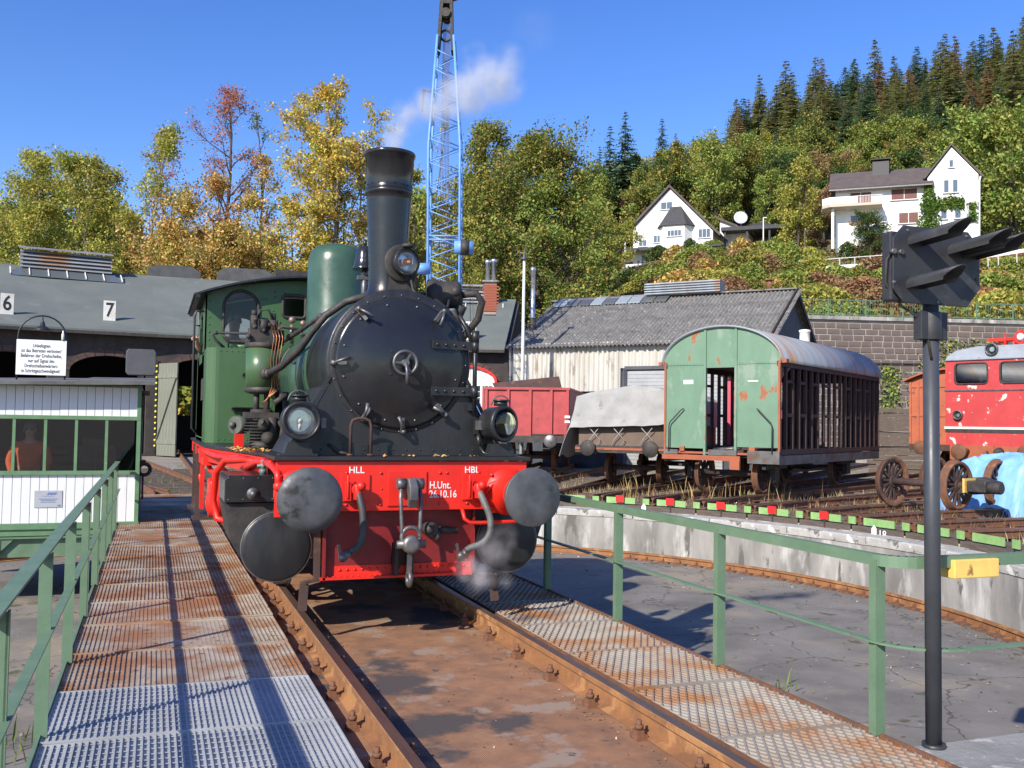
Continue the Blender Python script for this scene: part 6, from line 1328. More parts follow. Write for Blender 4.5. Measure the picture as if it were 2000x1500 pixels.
mb.cyl(cor_(0,7.6)-cr_*.55,cor_(0,7.6)+cr_*.1,.22,n=16); mb.cyl(cor_(1,8.45)-cr_*.2,cor_(1,8.45)+cr_*.55,.27,n=16); mb.box(0,0,0,0,0,0) if 0 else None
mb.build('joint_frame', CBL, CRN)
mb = MB(); mb.cyl(cor_(1,8.45)+cr_*.05,cor_(1,8.45)+cr_*.38,.30,n=16); mb.build('winch_drum', SOOT, CRN)
mb = MB(); top = (cor_(0,17.3)+cor_(2,17.3))/2
mb.prism([top-cr_*.35-cn*.3+V((0,0,-.9)),top-cr_*.20-cn*.3+V((0,0,2.4)),top+cr_*.20-cn*.3+V((0,0,2.4)),top+cr_*.32-cn*.3+V((0,0,-.9)),top+cr_*.22-cn*.3+V((0,0,-.9)),top+cr_*.14-cn*.3+V((0,0,1.0)),top-cr_*.12-cn*.3+V((0,0,1.0)),top-cr_*.25-cn*.3+V((0,0,-.9))], cn*.6)
for zz in (-.2,.6): mb.torus(top+V((0,0,zz)),cn,.22,.05,20,8)
mb.cyl(top-cn*.4+V((0,0,.6)),top+cn*.4+V((0,0,.6)),.18,n=14); mb.build('head_sheaves', SOOT, CRN)
MB().bar(top+cr_*.2+V((0,0,1.25)),top+cr_*.6+V((0,0,1.4)),.1,.12).build('limit_arm', RUST, CRN)
mb = MB()
for k in range(6): o_ = cr_*(-.25+.09*k)+cn*(.05*k-.1); mb.cyl(base+o_+V((0,0,1)),top+o_*.4+V((0,0,2.2)),.012,n=5)
mb.cyl(base+cr_*1.15+V((0,0,1.0)),base+cr_*.95+V((0,0,8.3)),.012,n=5); mb.cyl(base+cr_*1.4+V((0,0,1.0)),base+cr_*1.0+V((0,0,8.3)),.012,n=5); mb.build('hoist_ropes', M('rope', (.10,.06,.05), rough=.8), CRN)
mb = MB(); mb.box(c0.x-1.4,c0.x+1.4,c0.y-.5,c0.y+6,.8,2.4); mb.build('crane_wagon', CBL, CRN); mb = MB(); mb.bar(base+cr_*-1.05+V((0,0,14.0)),base+cr_*-1.0+V((0,0,14.9)),.06,.1); mb.bar(base+cr_*-1.0+V((0,0,14.85)),base+cr_*-.55+V((0,0,14.8)),.04,.05); mb.build('limit_switch', RUST, CRN)

# ------------------------------------------------------------------ retaining wall
RWA, RWB = P(1440,700,51), P(2260,700,53); RWA.z = RWB.z = 0; wd_ = (RWB-RWA).normalized(); wn = V((-wd_.y,wd_.x,0)); WL = (RWB-RWA).length; WZ = 7.45
RT = thing('retaining_wall', 'high dark stone retaining wall with pale mortar joints below the hillside', 'wall', RWA+V((0,0,-.2)))
mb = MB(); mb.prism([RWA+V((0,0,-.2)),RWB+V((0,0,-.2)),RWB+V((0,0,WZ)),RWA+V((0,0,WZ))], wn*1.0); mb.build('wall_core', M('pale_mortar', (.36,.33,.29), (.25,.23,.20), 2, rough=.95), RT)
STN = M('dark_stone', (.15,.108,.092), (.10,.08,.072), 1.2, (.20,.16,.135), .6, 1.0, rough=.9, bump=.4, bscale=6)
rg = random.Random(13); smesh = [MB().box(-.29*k_,.29*k_,-.035,.1,-.132,.132).build('stone_src', STN, None, bevel=0) for k_ in (1,.85,1.12)]
sm_ = [o.data for o in smesh]
for o in smesh: bpy.data.objects.remove(o)
cnt = 0; rest = MB(); ang = math.atan2(wd_.y, wd_.x); rows = []
zr = WZ-.32
while zr > .1:
    x = rg.uniform(.0,.4)
    while x < WL-.3:
        k = rg.randrange(3); w_ = (.58,.493,.65)[k]; c = RWA+wd_*(x+w_/2)+V((0,0,zr))-wn*rg.uniform(-.02,.01)
        if zr > 3.6 and 2.0 < x < 17.6 and cnt < 300:
            o = inst('stone', sm_[k], RT, c, (0,0,ang)); cnt += 1
        else:
            M_ = Matrix.Translation(c) @ Matrix.Rotation(ang,4,'Z'); rest.add([M_ @ q.co for q in sm_[k].vertices],[tuple(f.vertices) for f in sm_[k].polygons])
        x += w_+.062
    zr -= .322
tag(rest.build('stones', STN, RT, fix=False), kind='stuff')
mb = MB(); mb.bar(RWA+V((0,0,WZ+.09))+wn*.3,RWB+V((0,0,WZ+.09))+wn*.3,.95,.2); mb.build('coping', CONC, RT)
mb = MB(); mb.tube([RWA+wd_*1-wn*.12+V((0,0,4.4)),RWA+wd_*3-wn*.12+V((0,0,5.0)),RWA+wd_*8-wn*.12+V((0,0,5.15)),RWA+wd_*20-wn*.12+V((0,0,5.2))],.035,6); mb.build('cable', SOOT, RT)
FN = thing('iron_fence', 'low green iron fence on top of the stone retaining wall', 'fence', RWA+wn*.5+V((0,0,WZ+.19)))
for i in range(11): c = RWA+wd_*(1+2.1*i)+wn*.5+V((0,0,WZ+.19)); MB().bar(c,c+V((0,0,1.0)),.06,.06).build('post', RAILPAINT, FN)
mb = MB(); a_ = RWA+wn*.5+V((0,0,WZ+.19))
for zz in (.15,.95): mb.bar(a_+V((0,0,zz)),a_+wd_*(WL-.5)+V((0,0,zz)),.03,.04)
for i in range(int(WL/.14)): mb.bar(a_+wd_*.14*i+V((0,0,.15)),a_+wd_*.14*i+V((0,0,.98)),.014,.014)
mb.build('bars', M('fence_green', (.10,.17,.12), rough=.6), FN)

# ------------------------------------------------------------------ houses on the hill
STUCCO = M('white_stucco', (.76,.76,.74), (.70,.70,.68), .6, rough=.8)
TILE = M('brown_roof_tiles', (.11,.085,.075), (.08,.065,.06), 1.5, rough=.85, bump=.4, bscale=4)
SLATE = M('dark_slate', (.045,.045,.05), (.035,.035,.04), 1.5, rough=.7)
BROWN = M('brown_shutter', (.15,.05,.035), (.12,.04,.03), 3, rough=.6)
FRAME = M('window_frame_white', (.72,.72,.72), rough=.5)
def wnd(par, x0, x1, z0, z1, y=-.02, mull=1, shut=0, blind=0.0, nrm=None):
    f_ = MB(); t = .07
    f_.box(x0,x1,y-.03,y+.04,z0,z0+t); f_.box(x0,x1,y-.03,y+.04,z1-t,z1); f_.box(x0,x0+t,y-.03,y+.04,z0+t,z1-t); f_.box(x1-t,x1,y-.03,y+.04,z0+t,z1-t)
    for i in range(mull): xm = x0+(x1-x0)*(i+1)/(mull+1); f_.box(xm-.03,xm+.03,y-.03,y+.04,z0+t,z1-t)
    w_ = f_.build('window', FRAME, par, world=False)
    MB().add([(x0+.02,y+.01,z0+.02),(x1-.02,y+.01,z0+.02),(x1-.02,y+.01,z1-.02),(x0+.02,y+.01,z1-.02)],[(0,1,2,3)]).build('pane', M('far_pane%d' % random.randrange(10**6), (.10,.13,.17), rough=.06), w_, world=False)
    MB().box(x0-.1,x1+.1,y-.12,y+.02,z0-.09,z0-.02).build('sill', STEEL, w_, world=False)
    if shut or blind: MB().box(x0+.02,x1-.02,y-.02,y+.005,z1-(z1-z0)*(1 if shut else blind),z1-.03).build('blind', BROWN if shut else FRAME, w_, world=False)
o = P(1250,500,135); H1_ = thing('white_house', 'white gabled house with dark roof and bay window on the left of the slope', 'house', o, -YAW-rad(9)-rad(14))
def wall(par, pts, vec, mat, name): MB().prism(pts, vec).build(name, mat, par, world=False)
wall(H1_, [(-1,0,-4),(10.2,0,-4),(10.2,0,3.0),(4.2,0,9.2),(-1,0,4.0)], (0,11,0), STUCCO, 'wall')
rfm = MB(); rfm.prism([(-1.6,-.5,3.55),(4.2,-.5,9.35),(4.2,-.5,9.7),(-1.75,-.5,3.85)], (0,12,0)); rfm.prism([(4.2,-.5,9.35),(11.2,-.5,2.1),(11.35,-.5,2.4),(4.2,-.5,9.7)], (0,12,0)); rfo = rfm.build('roof', TILE, H1_, world=False)
wall(H1_, [(10.2,5,-3),(14.2,5,-3),(14.2,5,3.6),(10.2,5,5.4)], (0,6,0), STUCCO, 'annex_wall'); wall(H1_, [(9.8,4.5,5.5),(15.0,4.5,3.1),(15.0,4.5,3.4),(9.8,4.5,5.8)], (0,7,0), TILE, 'annex_roof')
wall(H1_, [(3.6,-1.4,-4),(6.6,-1.4,-4),(7.4,0,-4),(2.8,0,-4)], (0,0,7.8), STUCCO, 'bay'); wall(H1_, [(2.6,0,3.8),(3.4,-1.6,3.8),(6.8,-1.6,3.8),(7.6,0,3.8),(5.1,-.3,6.4)], (0,.05,.1), SLATE, 'bay_roof')
mb = MB(); mb.add([(2.4,0,3.75),(3.3,-1.7,3.75),(6.9,-1.7,3.75),(7.8,0,3.75),(4.4,-.1,6.6),(5.8,-.1,6.6)],[(0,1,4),(1,2,5,4),(2,3,5),(0,3,2,1)]); mb.build('bay_roof', SLATE, H1_, world=False)
for (x0,x1,z0,z1,b) in ((4.0,4.0,0,0,0),): pass
wnd(H1_, 2.9,4.6,6.3,7.4); wnd(H1_, -.2,1.0,1.3,3.1,blind=.5); wnd(H1_, 1.9,3.0,1.7,3.3,blind=.35); wnd(H1_, 8.2,9.9,2.0,3.3,mull=2)
wnd(H1_, 4.2,6.2,2.2,3.4,-1.42,3,blind=.3); wnd(H1_, 4.2,6.2,-1.7,.2,-1.42,2,blind=.4)
wall(H1_, [(-3.2,-2.4,.35),(3.0,-2.4,.35),(3.4,0,.9),(-3.0,0,.9)], (0,0,.3), SLATE, 'porch_roof'); wall(H1_, [(-2.6,-1.8,-2.6),(2.2,-1.8,-2.6),(2.2,-1.8,-1.4),(-2.6,-1.8,-1.4)], (0,.1,0), M('porch_rail', (.5,.5,.52), rough=.4), 'porch_rail'); wnd(H1_, .2,2.0,-2.0,.1)
wall(H1_, [(7.4,-2.2,.4),(11.8,-2.2,.4),(11.8,.2,.9),(7.4,.2,.9)], (0,0,.3), SLATE, 'sunroom_roof'); wall(H1_, [(7.8,-1.8,-3.5),(11.4,-1.8,-3.5),(11.4,-1.8,.4),(7.8,-1.8,.4)], (0,1.8,0), M('sunroom_wall', (.12,.12,.13), rough=.6), 'sunroom'); wnd(H1_, 8.1,9.6,-2.0,.2,-1.85,3); wnd(H1_, 9.9,11.1,-2.0,.2,-1.85,2)
mb = MB(); mb.cyl((13.2,4.6,3.4),(13.2,4.6,5.2),.07,n=8); mb.lathe((13.2,4.3,5.4),(.3,-1,.3),[(-.3,.1),(-.1,.6),(.05,.95),(.06,.93),(-.06,.6)],20); mb.build('satellite_dish', M('dish_grey', (.42,.43,.44), rough=.5), H1_, world=False)
o = P(1432,490,134); PV = thing('garden_pavilion', 'dark flat roofed garden pavilion beside the left house', 'pavilion', o, -YAW-rad(20))
mb = MB(); mb.box(-1.5,8.0,-1.5,5,2.6,3.1); mb.add([(1,0,3.1),(6.5,0,3.1),(6.5,4,3.1),(1,4,3.1),(3.7,2,4.3)],[(0,1,4),(1,2,4),(2,3,4),(3,0,4)]); mb.build('roof', SLATE, PV, world=False)
for x in (-1,2,5,7.5): MB().box(x-.12,x+.12,-1.2,-.96,-1,2.6).build('post', SLATE, PV, world=False)
MB().box(-1,7.6,4.6,4.8,-1,2.6).build('back_wall', M('pav_wall', (.2,.17,.15), rough=.8), PV, world=False)
o = P(1628,490,110); H2_ = thing('white_villa', 'large white house with brown tiled roof, balcony and ivy on the right of the slope', 'house', o, -YAW-rad(20))
S_ = 110/CF
wall(H2_, [(.2,0,-4),(10.2,0,-4),(10.2,0,7.2),(.2,0,7.2)], (0,9,0), STUCCO, 'wall'); wall(H2_, [(0.19,0,7.2),(.19,9,7.2),(.19,4.5,9.6)], (.3,0,0), STUCCO, 'gable'); 
mb = MB(); mb.prism([(-.5,-.8,6.75),(-.5,4.5,9.75),(-.5,4.5,10.05),(-.5,-.9,7.0)], (11.0,0,0)); mb.prism([(-.5,4.5,9.75),(-.5,9.8,6.8),(-.5,9.9,7.1),(-.5,4.5,10.05)], (11,0,0)); mb.build('roof', TILE, H2_, world=False)
MB().box(-.5,10.4,-1.0,-.85,6.7,6.85).build('gutter', STEEL, H2_, world=False)
mb = MB(); mb.box(4.2,6.0,2.8,4.0,8.6,10.7); mb.build('chimney', M('chimney_slate', (.09,.085,.085), rough=.8), H2_, world=False); mb = MB(); mb.box(4.0,6.2,2.6,4.2,10.9,11.0); mb.build('chimney_cap', SLATE, H2_, world=False); mb = MB(); [mb.box(x,x+.1,3,3.1,10.7,10.9) for x in (4.3,5.8)]; mb.build('chimney_cap_post', SLATE, H2_, world=False)
wall(H2_, [(9.9,-.3,-4),(15.0,-.3,-4),(15.0,-.3,7.7),(12.3,-.3,10.9),(9.9,-.3,7.7)], (0,9,0), STUCCO, 'gable_wall')
mb = MB(); mb.prism([(9.6,-.6,7.5),(12.3,-.6,11.05),(12.3,-.6,11.25),(9.45,-.6,7.6)], (0,10,0)); mb.prism([(12.3,-.6,11.05),(15.4,-.6,7.3),(15.55,-.6,7.4),(12.3,-.6,11.25)], (0,10,0)); mb.build('roof', TILE, H2_, world=False)
MB().tube([(15.2,-.5,7.4),(15.1,-.45,6.9),(15.08,-.42,-3)],.09,8).build('downpipe', FRAME, H2_, world=False)
wnd(H2_, 1.75,4.1,5.2,6.6,shut=1); wnd(H2_, 6.1,8.9,5.4,6.7,shut=1); wnd(H2_, 6.9,9.0,2.7,4.0,shut=1); wnd(H2_, 1.8,4.1,2.4,4.0,mull=2); wnd(H2_, 2.1,4.2,.5,1.9)
wnd(H2_, 11.5,12.1,5.8,7.3,-.32,0); wnd(H2_, 12.4,13.0,5.8,7.3,-.32,0); wnd(H2_, 12.05,12.55,8.6,9.5,-.32,0); wnd(H2_, 11.2,11.9,2.9,4.3,-.32,0); wnd(H2_, 12.6,13.3,2.9,4.3,-.32,0)
mb = MB(); mb.prism([(-1.4,1.0,4.6),(-1.2,-1.4,4.6),(-.4,-2.2,4.6),(5.2,-2.2,4.6),(5.2,0,4.6),(.2,0,4.6),(.2,1,4.6)],(0,0,.28)); mb.build('balcony_slab', M('balcony_beige', (.5,.42,.32), rough=.8), H2_, world=False)
mb = MB(); mb.prism([(-1.2,-1.4,4.9),(-.4,-2.2,4.9),(2.6,-2.2,4.9),(2.6,-2.1,4.9),(-.4,-2.1,4.9),(-1.1,-1.35,4.9)],(0,0,.8)); mb.build('balcony_parapet', STUCCO, H2_, world=False)
mb = MB(); [mb.bar((2.6+.16*i,-2.15,4.9),(2.6+.16*i,-2.15,5.7),.03,.03) for i in range(17)]; mb.bar((2.6,-2.15,5.7),(5.2,-2.15,5.7),.05,.05); mb.build('balcony_rail', FRAME, H2_, world=False)
wall(H2_, [(1.4,-2.2,-3),(5.0,-2.2,-3),(5.0,-2.2,2.3),(1.4,-2.2,2.3)], (0,2.2,0), STUCCO, 'terrace_wall')
mb = MB(); [mb.ball((1.9+.55*i,-2.1,2.6),.22,8,(1.2,1,.9)) for i in range(6)]; mb.build('flower_box', M('red_flowers', (.55,.06,.04), (.1,.2,.05), 9, rough=.8), H2_, world=False)
MB().box(-.2,.1,-1.5,-1.2,0,4.6).build('balcony_post', STUCCO, H2_, world=False)
iv = MB(); rg = random.Random(17)
for k in range(2600):
    t = rg.random(); x = rg.gauss(10.0,.55) if t < .55 else rg.uniform(10.2,13.6); z = rg.uniform(1.5,6.9) if t < .55 else rg.gauss(4.6,.35)
    if t < .55 and abs(x-10) > .4+(6.9-z)*.22: continue
    if t > .9: x = rg.gauss(14.4,.25); z = rg.uniform(2.4,4.6)
    leafcard(iv, (x,-.4-rg.uniform(0,.2),z), rg.uniform(.10,.22), rg, 1)
iv.build('ivy', leafmat('ivy_leaf', [lin((95,125,40)),lin((120,150,50)),lin((75,105,35))], .25), H2_, world=False, fix=False)
# guard rails on the hill road
GRM = M('guard_rail_white', (.62,.62,.6), rough=.5)
for lb, pts in (('white guard rail along the hill road between house and signal', [(1330,548,92),(1480,532,88),(1640,521,84),(1730,515,82)]), ('white guard rail at the right edge above the signal', [(1890,505,80),(1950,497,79),(2060,480,77)])):
    w3 = [P(*q) for q in pts]; t = thing('guard_rail', lb, 'guard rail', w3[0]-V((0,0,.8)))
    mb = MB(); [mb.bar(a_,b_,.06,.30) for a_, b_ in zip(w3[:-1],w3[1:])]; mb.build('rail', GRM, t)
    mb = MB(); [mb.bar(a_+V((0,0,.75)),b_+V((0,0,.75)),.05,.05) for a_, b_ in zip(w3[:-1],w3[1:])]; mb.build('hand_rail', GRM, t)
    for a_, b_ in zip(w3[:-1],w3[1:]):
        for k in range(3): c = a_.lerp(b_, k/3); MB().bar(c+V((0,0,-.9)),c+V((0,0,.75)),.06,.06).build('post', GRM, t)
for u, v0, v1, d, lb, mt in ((1491,425,520,120,'thin white lamp post on the slope right of the left house',GRM),(1572,450,508,100,'weathered wooden pole on the slope below the villa',TIMBER),(1221,450,498,130,'thin pale pole left of the left house',GRM)):
    a_ = P(u,v1,d); b_ = P(u,v0,d); t = thing('pole', lb, 'pole', a_); MB().cyl(a_-V((0,0,2)),b_,.10,.07,n=8).build('shaft', mt, t); MB().bar(b_,b_+V((.4,-.15,0)),.12,.12).build('cap', mt, t)
# ------------------------------------------------------------------ hillside
def interp(x, tab):
    for (a, b), (c, d) in zip(tab[:-1], tab[1:]):
        if x <= c: return b + (d-b)*max(0,min(1,(x-a)/(c-a)))
    return tab[-1][1]
RIDGE = [(-900,40),(-300,34),(0,27),(250,20),(500,20),(800,26),(1000,40),(1100,48),(1200,52),(1400,56),(1600,64),(1800,70),(2000,77),(2400,88),(3000,100)]
def hz(u, d):
    rg_ = interp(u, RIDGE)
    if u >= 1000:
        w_ = min(1,(u-1000)/350); lo = interp(d, [(50,-.3),(53.5,-.3),(54,7.3),(110,21.3),(135,26.5)]); lo2 = interp(d, [(60,-.3),(75,2),(135,20)]); base_ = lo*w_+lo2*(1-w_) if u < 1350 else lo
        if d <= 135: return base_
        return base_ + (rg_-base_)*(1-(1-min(1,(d-135)/95))**1.3) + max(0,d-230)*.1
    t = max(0,min(1,(d-75)/140)); h0 = rg_*t*t*(3-2*t) - .3
    if u > 800: w_ = (u-800)/200; lo2 = interp(d, [(60,-.3),(75,2),(135,20),(230,rg_)]); h0 = h0*(1-w_)+lo2*w_
    return h0
def GP(u, d, dz=0):
    p = P(u, 830, d); p.z = hz(u, d)+dz; return p
hl = MB(); us = list(range(-900,3001,60)); ds = [50,53.4,54,58,64,72,82,94,108,122,135,150,170,195,230,260,320]
for d in ds:
    for u in us: hl.v.append(GP(u, d, mno.noise(V((u*.01,d*.1,0)))*.5 if d > 60 else 0))
n = len(us)
for i in range(len(ds)-1):
    for j in range(n-1):
        if us[j] < 1320 and ds[i+1] <= 54: continue
        hl.f.append([i*n+j,i*n+j+1,(i+1)*n+j+1,(i+1)*n+j]); hl.s.append(True)
tag(hl.build('hillside', M('hill_grass', (.10,.095,.04), (.14,.115,.05), .25, (.08,.055,.03), .58, .15, rough=.95, bump=.5, bscale=2), None, fix=False), kind='structure')

# ------------------------------------------------------------------ trees
BARK = M('bark', (.085,.065,.05), (.055,.045,.037), 3, rough=.95, bump=.4, bscale=8, stretch=(1,1,.3))
PALEB = M('pale_bark', (.20,.18,.15), (.13,.115,.095), 3, rough=.95, stretch=(1,1,.3))
def grow(rg_, H, spread, fb=.25, nb=16, up=.9, tr=.22, lean=0, multi=1, droop=0, sub=5):
    """skeleton of a broadleaf tree: wood mesh and the points where leaves hang"""
    wood = MB(); tips = []
    for mtr in range(multi):
        p = V((rg_.gauss(0,.25),rg_.gauss(0,.25),-.4)) if multi > 1 else V((0,0,-.4)); d = V((rg_.gauss(0,.05)+lean,rg_.gauss(0,.05),1)).normalized()
        if multi > 1: d = V((rg_.gauss(0,.17),rg_.gauss(0,.12),1)).normalized()
        pts = [p.copy()]; ns = 11; Hm = H*(1 if mtr == 0 else rg_.uniform(.72,.98))
        for i in range(ns): d = (d + V((rg_.gauss(0,.06),rg_.gauss(0,.06),.05))).normalized(); p = p + d*(Hm*.97/ns); pts.append(p.copy())
        rs = [tr*(1-.93*i/ns)+.015 for i in range(ns+1)]; wood.tube(pts, rs, 7, caps=False)
        for b in range(max(4,int(nb/multi**.5))):
            t = fb + (1-fb)*(b+rg_.random())/max(4,int(nb/multi**.5)); t = min(t,.97); k = t*ns; i = int(k); q = pts[i].lerp(pts[min(i+1,ns)], k-i)
            sh = math.sin(PI*min(1,(t-fb)/(1-fb)*.8+.2))**.7; L_ = spread*sh*rg_.uniform(.65,1.15)
            az = b*2.4+rg_.uniform(-.6,.6); e_ = V((math.cos(az),math.sin(az),up*rg_.uniform(.5,1.3)+t*.5)).normalized()
            bp = [q.copy()]; br = [max(.02,rs[i]*.55)]; m_ = 5
            for s in range(m_): e_ = (e_ + V((rg_.gauss(0,.16),rg_.gauss(0,.16),.06-droop*s*.06+rg_.gauss(0,.1)))).normalized(); q = q + e_*(L_/m_); bp.append(q.copy()); br.append(br[0]*(1-.85*(s+1)/m_))
            wood.tube(bp, br, 5, caps=False); tips.append(q.copy())
            for s in range(sub):
                kk = rg_.uniform(.3,1)*m_; i2 = min(int(kk),m_-1); q2 = bp[i2].lerp(bp[i2+1],kk-i2); f_ = (e_ + V((rg_.gauss(0,.7),rg_.gauss(0,.7),rg_.gauss(.25,.5)))).normalized(); L2 = L_*rg_.uniform(.25,.5)
                a1 = q2+f_*L2*.5; f2 = (f_+V((rg_.gauss(0,.3),rg_.gauss(0,.3),rg_.gauss(0,.3)))).normalized(); a2 = a1+f2*L2*.5
                wood.tube([q2,a1,a2],[br[i2]*.5+.006,br[i2]*.3+.005,.005],4,caps=False); tips += [a1,a2]
                for w_ in range(2): a3 = a1.lerp(a2,rg_.random())+V((rg_.gauss(0,.35),rg_.gauss(0,.35),rg_.gauss(.1,.3)))*L2*.7; wood.tube([a1.lerp(a2,.4),a3],[.008,.004],3,caps=False); tips.append(a3)
    mz = max(t.z for t in tips); ax = sum(t.x for t in tips)/len(tips); ay = sum(t.y for t in tips)/len(tips); az_ = sum(t.z for t in tips)/len(tips)
    def fx(p): k = max(0,p.z)/az_; return V(((p.x-ax*k)*1.12,(p.y-ay*k)*1.12,p.z*H/mz))
    wood.v = [fx(p) for p in wood.v]; tips = [fx(t) for t in tips]
    return wood, tips
def leaves(tips, rg_, per, sig, size, keep=1.0, fl=1.0, den=1.0):
    mb = MB(); per = int(per*den); size = size/den**.42; sig *= .55
    for t in tips:
        if rg_.random() > keep: continue
        for k in range(per): leafcard(mb, t+V((rg_.gauss(0,sig),rg_.gauss(0,sig),rg_.gauss(0,sig*.8))), size*rg_.uniform(.45,1.45), rg_, fl)
    return mb
LC = {
 'yellow': leafmat('leaf_yellow', [lin((216,188,51)),lin((233,188,56)),lin((170,165,51)),lin((255,216,79)),lin((136,148,51))], .35),
 'ygreen': leafmat('leaf_yellow_green', [lin((148,159,56)),lin((176,176,68)),lin((113,136,51)),lin((199,182,68))], .35),
 'brown': leafmat('leaf_brown', [lin((188,125,79)),lin((159,96,74)),lin((216,159,79)),lin((170,79,68))], .35),
 'mixed': leafmat('leaf_mixed', [lin((233,182,68)),lin((205,142,56)),lin((170,159,56)),lin((245,205,125)),lin((131,136,51))], .35),
 'green': leafmat('leaf_green', [lin((96,125,45)),lin((125,142,51)),lin((79,108,43)),lin((153,159,62)),lin((170,142,56))], .3),
 'lgreen': leafmat('leaf_light_green', [lin((125,148,51)),lin((148,165,62)),lin((102,131,45)),lin((170,170,74))], .3),
 'dgreen': leafmat('leaf_dark_green', [lin((62,91,45)),lin((79,108,51)),lin((51,77,43)),lin((102,113,56))], .25),
 'rust': leafmat('leaf_rust', [lin((170,119,79)),lin((148,108,74)),lin((182,136,85)),lin((136,119,74))], .3),
 'fir': leafmat('needle_fir', [lin((88,122,92)),lin((104,138,98)),lin((74,106,82)),lin((120,140,98))], .3),
 'spruce': leafmat('needle_spruce', [lin((138,145,76)),lin((155,155,88)),lin((116,130,70)),lin((172,150,92)),lin((126,138,74))], .35),
 'browns': leafmat('needle_brown', [lin((172,138,92)),lin((152,128,82)),lin((140,136,80)),lin((182,146,98))], .35)}
def tree(name, lb, base, wood, lv, leafm, rot=0, sc=1, group=None, bark=BARK):
    t = thing(name, lb, 'tree', base, rot, group); t.scale = (sc,sc,sc)
    wood.build('trunk', bark, t, world=False, fix=False); lv.build('crown', leafm, t, world=False, fix=False); return t
NEAR = [ # u, top v, distance, spread, label, leaf, kwargs, (per, sigma, size, keep)
 (632,142,70,5.2,'tall yellow leaved tree left of the chimney',  'yellow', dict(fb=.40,nb=24,up=1.0,tr=.26,multi=2,sub=6), (17,.42,.17,.85)),
 (425,140,72,4.4,'tallest half-bare brown and reddish tree left of the locomotive', 'brown', dict(fb=.3,nb=26,up=1.1,tr=.26,sub=6), (5,.45,.13,.7)),
 (400,345,68,5.2,'golden leaved tree in front of the tallest bare tree', 'mixed', dict(fb=.12,nb=24,up=.7,tr=.2,multi=2), (17,.55,.15,.95)),
 (500,300,69,2.6,'slim sparse tree right of the golden tree', 'mixed', dict(fb=.3,nb=18,up=.8,tr=.16), (6,.4,.13,.8)),
 (487,215,74,2.4,'slender dark stemmed tree with grey-green foliage', 'green', dict(fb=.3,nb=16,up=1.2,tr=.17), (4,.4,.13,.7)),
 (315,255,75,3.4,'thin reddish leaved tree left of the tallest tree', 'brown', dict(fb=.3,nb=18,up=1.0,tr=.16), (4,.45,.13,.7)),
 (232,243,72,3.8,'open crowned yellow-green tree with several stems', 'ygreen', dict(fb=.35,nb=20,up=1.1,tr=.18,multi=2,sub=5), (13,.5,.16,.85)),
 (115,292,74,5.0,'bushy yellow-green tree over the roof number six', 'ygreen', dict(fb=.15,nb=26,up=.8,tr=.2,multi=2), (17,.6,.16,1)),
 (30,350,84,5.0,'dark green tree at the left edge', 'dgreen', dict(fb=.12,nb=26,up=.7,tr=.22), (12,.6,.16,1)),
 (730,230,78,3.2,'nearly bare thin tree between yellow tree and chimney', 'yellow', dict(fb=.25,nb=18,up=1.2,tr=.15,multi=2), (2,.4,.13,.5)),
 (800,330,78,3.4,'yellow-green tree behind the chimney', 'ygreen', dict(fb=.15,nb=20,up=.8,tr=.16), (9,.5,.15,.9)),
 (1040,232,74,6.4,'broad dense green tree right of the crane boom', 'green', dict(fb=.10,nb=46,up=.7,tr=.36,sub=8), (12,.75,.18,1)),
 (940,238,77,4.2,'tall green tree directly behind the crane boom', 'green', dict(fb=.15,nb=34,up=.85,tr=.26,sub=6), (12,.6,.16,1)),
 (1095,330,73,4.8,'lower green tree at the right of the broad tree', 'lgreen', dict(fb=.1,nb=26,up=.7,tr=.2,sub=6), (12,.5,.16,1)),
 (880,430,70,3.4,'low yellow-green tree under the crane boom', 'ygreen', dict(fb=.08,nb=22,up=.7,tr=.16), (11,.5,.15,1)),
 (330,400,70,4.2,'golden leaved tree above the left roof vent', 'mixed', dict(fb=.1,nb=22,up=.7,tr=.18,multi=2), (13,.5,.15,.95)),
 (455,440,67,3.6,'lower golden tree right above the cab roof', 'mixed', dict(fb=.08,nb=22,up=.6,tr=.16), (13,.5,.15,1)),
 (690,330,73,3.4,'yellow tree close behind the steam dome', 'yellow', dict(fb=.15,nb=20,up=.9,tr=.18,multi=2), (8,.45,.15,.8)),
 (60,400,72,4.0,'yellow bush-like tree at the left edge above the shed roof', 'ygreen', dict(fb=.08,nb=24,up=.6,tr=.16), (13,.55,.15,1)),
 (560,395,82,3.2,'low yellow tree between the two tall trees', 'yellow', dict(fb=.1,nb=18,up=.8,tr=.14), (7,.5,.15,.8)),
]
for i, (u, tv, d, spd, lb, lm, kw, (per, sg, sz, kp)) in enumerate(NEAR):
    rg = random.Random(100+i); base_ = GP(u, d); H = P(u, tv, d).z - base_.z; wood, tips = grow(rg, H, spd, **kw)
    tree('deciduous_tree', lb, base_, wood, leaves(tips, rg, per, sg*1.1, sz, kp, 1.0, 2.6), LC[lm], bark=PALEB if lm in ('yellow','ygreen') else BARK)
def protos(kinds, den=1.5):
    out = []
    for (seed, H, spd, kw, lv) in kinds:
        rg = random.Random(seed); wood, tips = grow(rg, H, spd, **kw); l_ = leaves(tips, rg, *lv, 1.0, den); out.append((wood.mesh('trunk', BARK), l_, H))
    return out
BL = protos([(501,12,3.8,dict(fb=.1,nb=22,up=.7,tr=.22),(16,.6,.175,1)),(502,12,4.4,dict(fb=.1,nb=24,up=.6,tr=.22),(16,.65,.18,1)),(503,12,3.0,dict(fb=.12,nb=20,up=1.0,tr=.18,multi=2),(15,.6,.17,1))])
BLM = {}
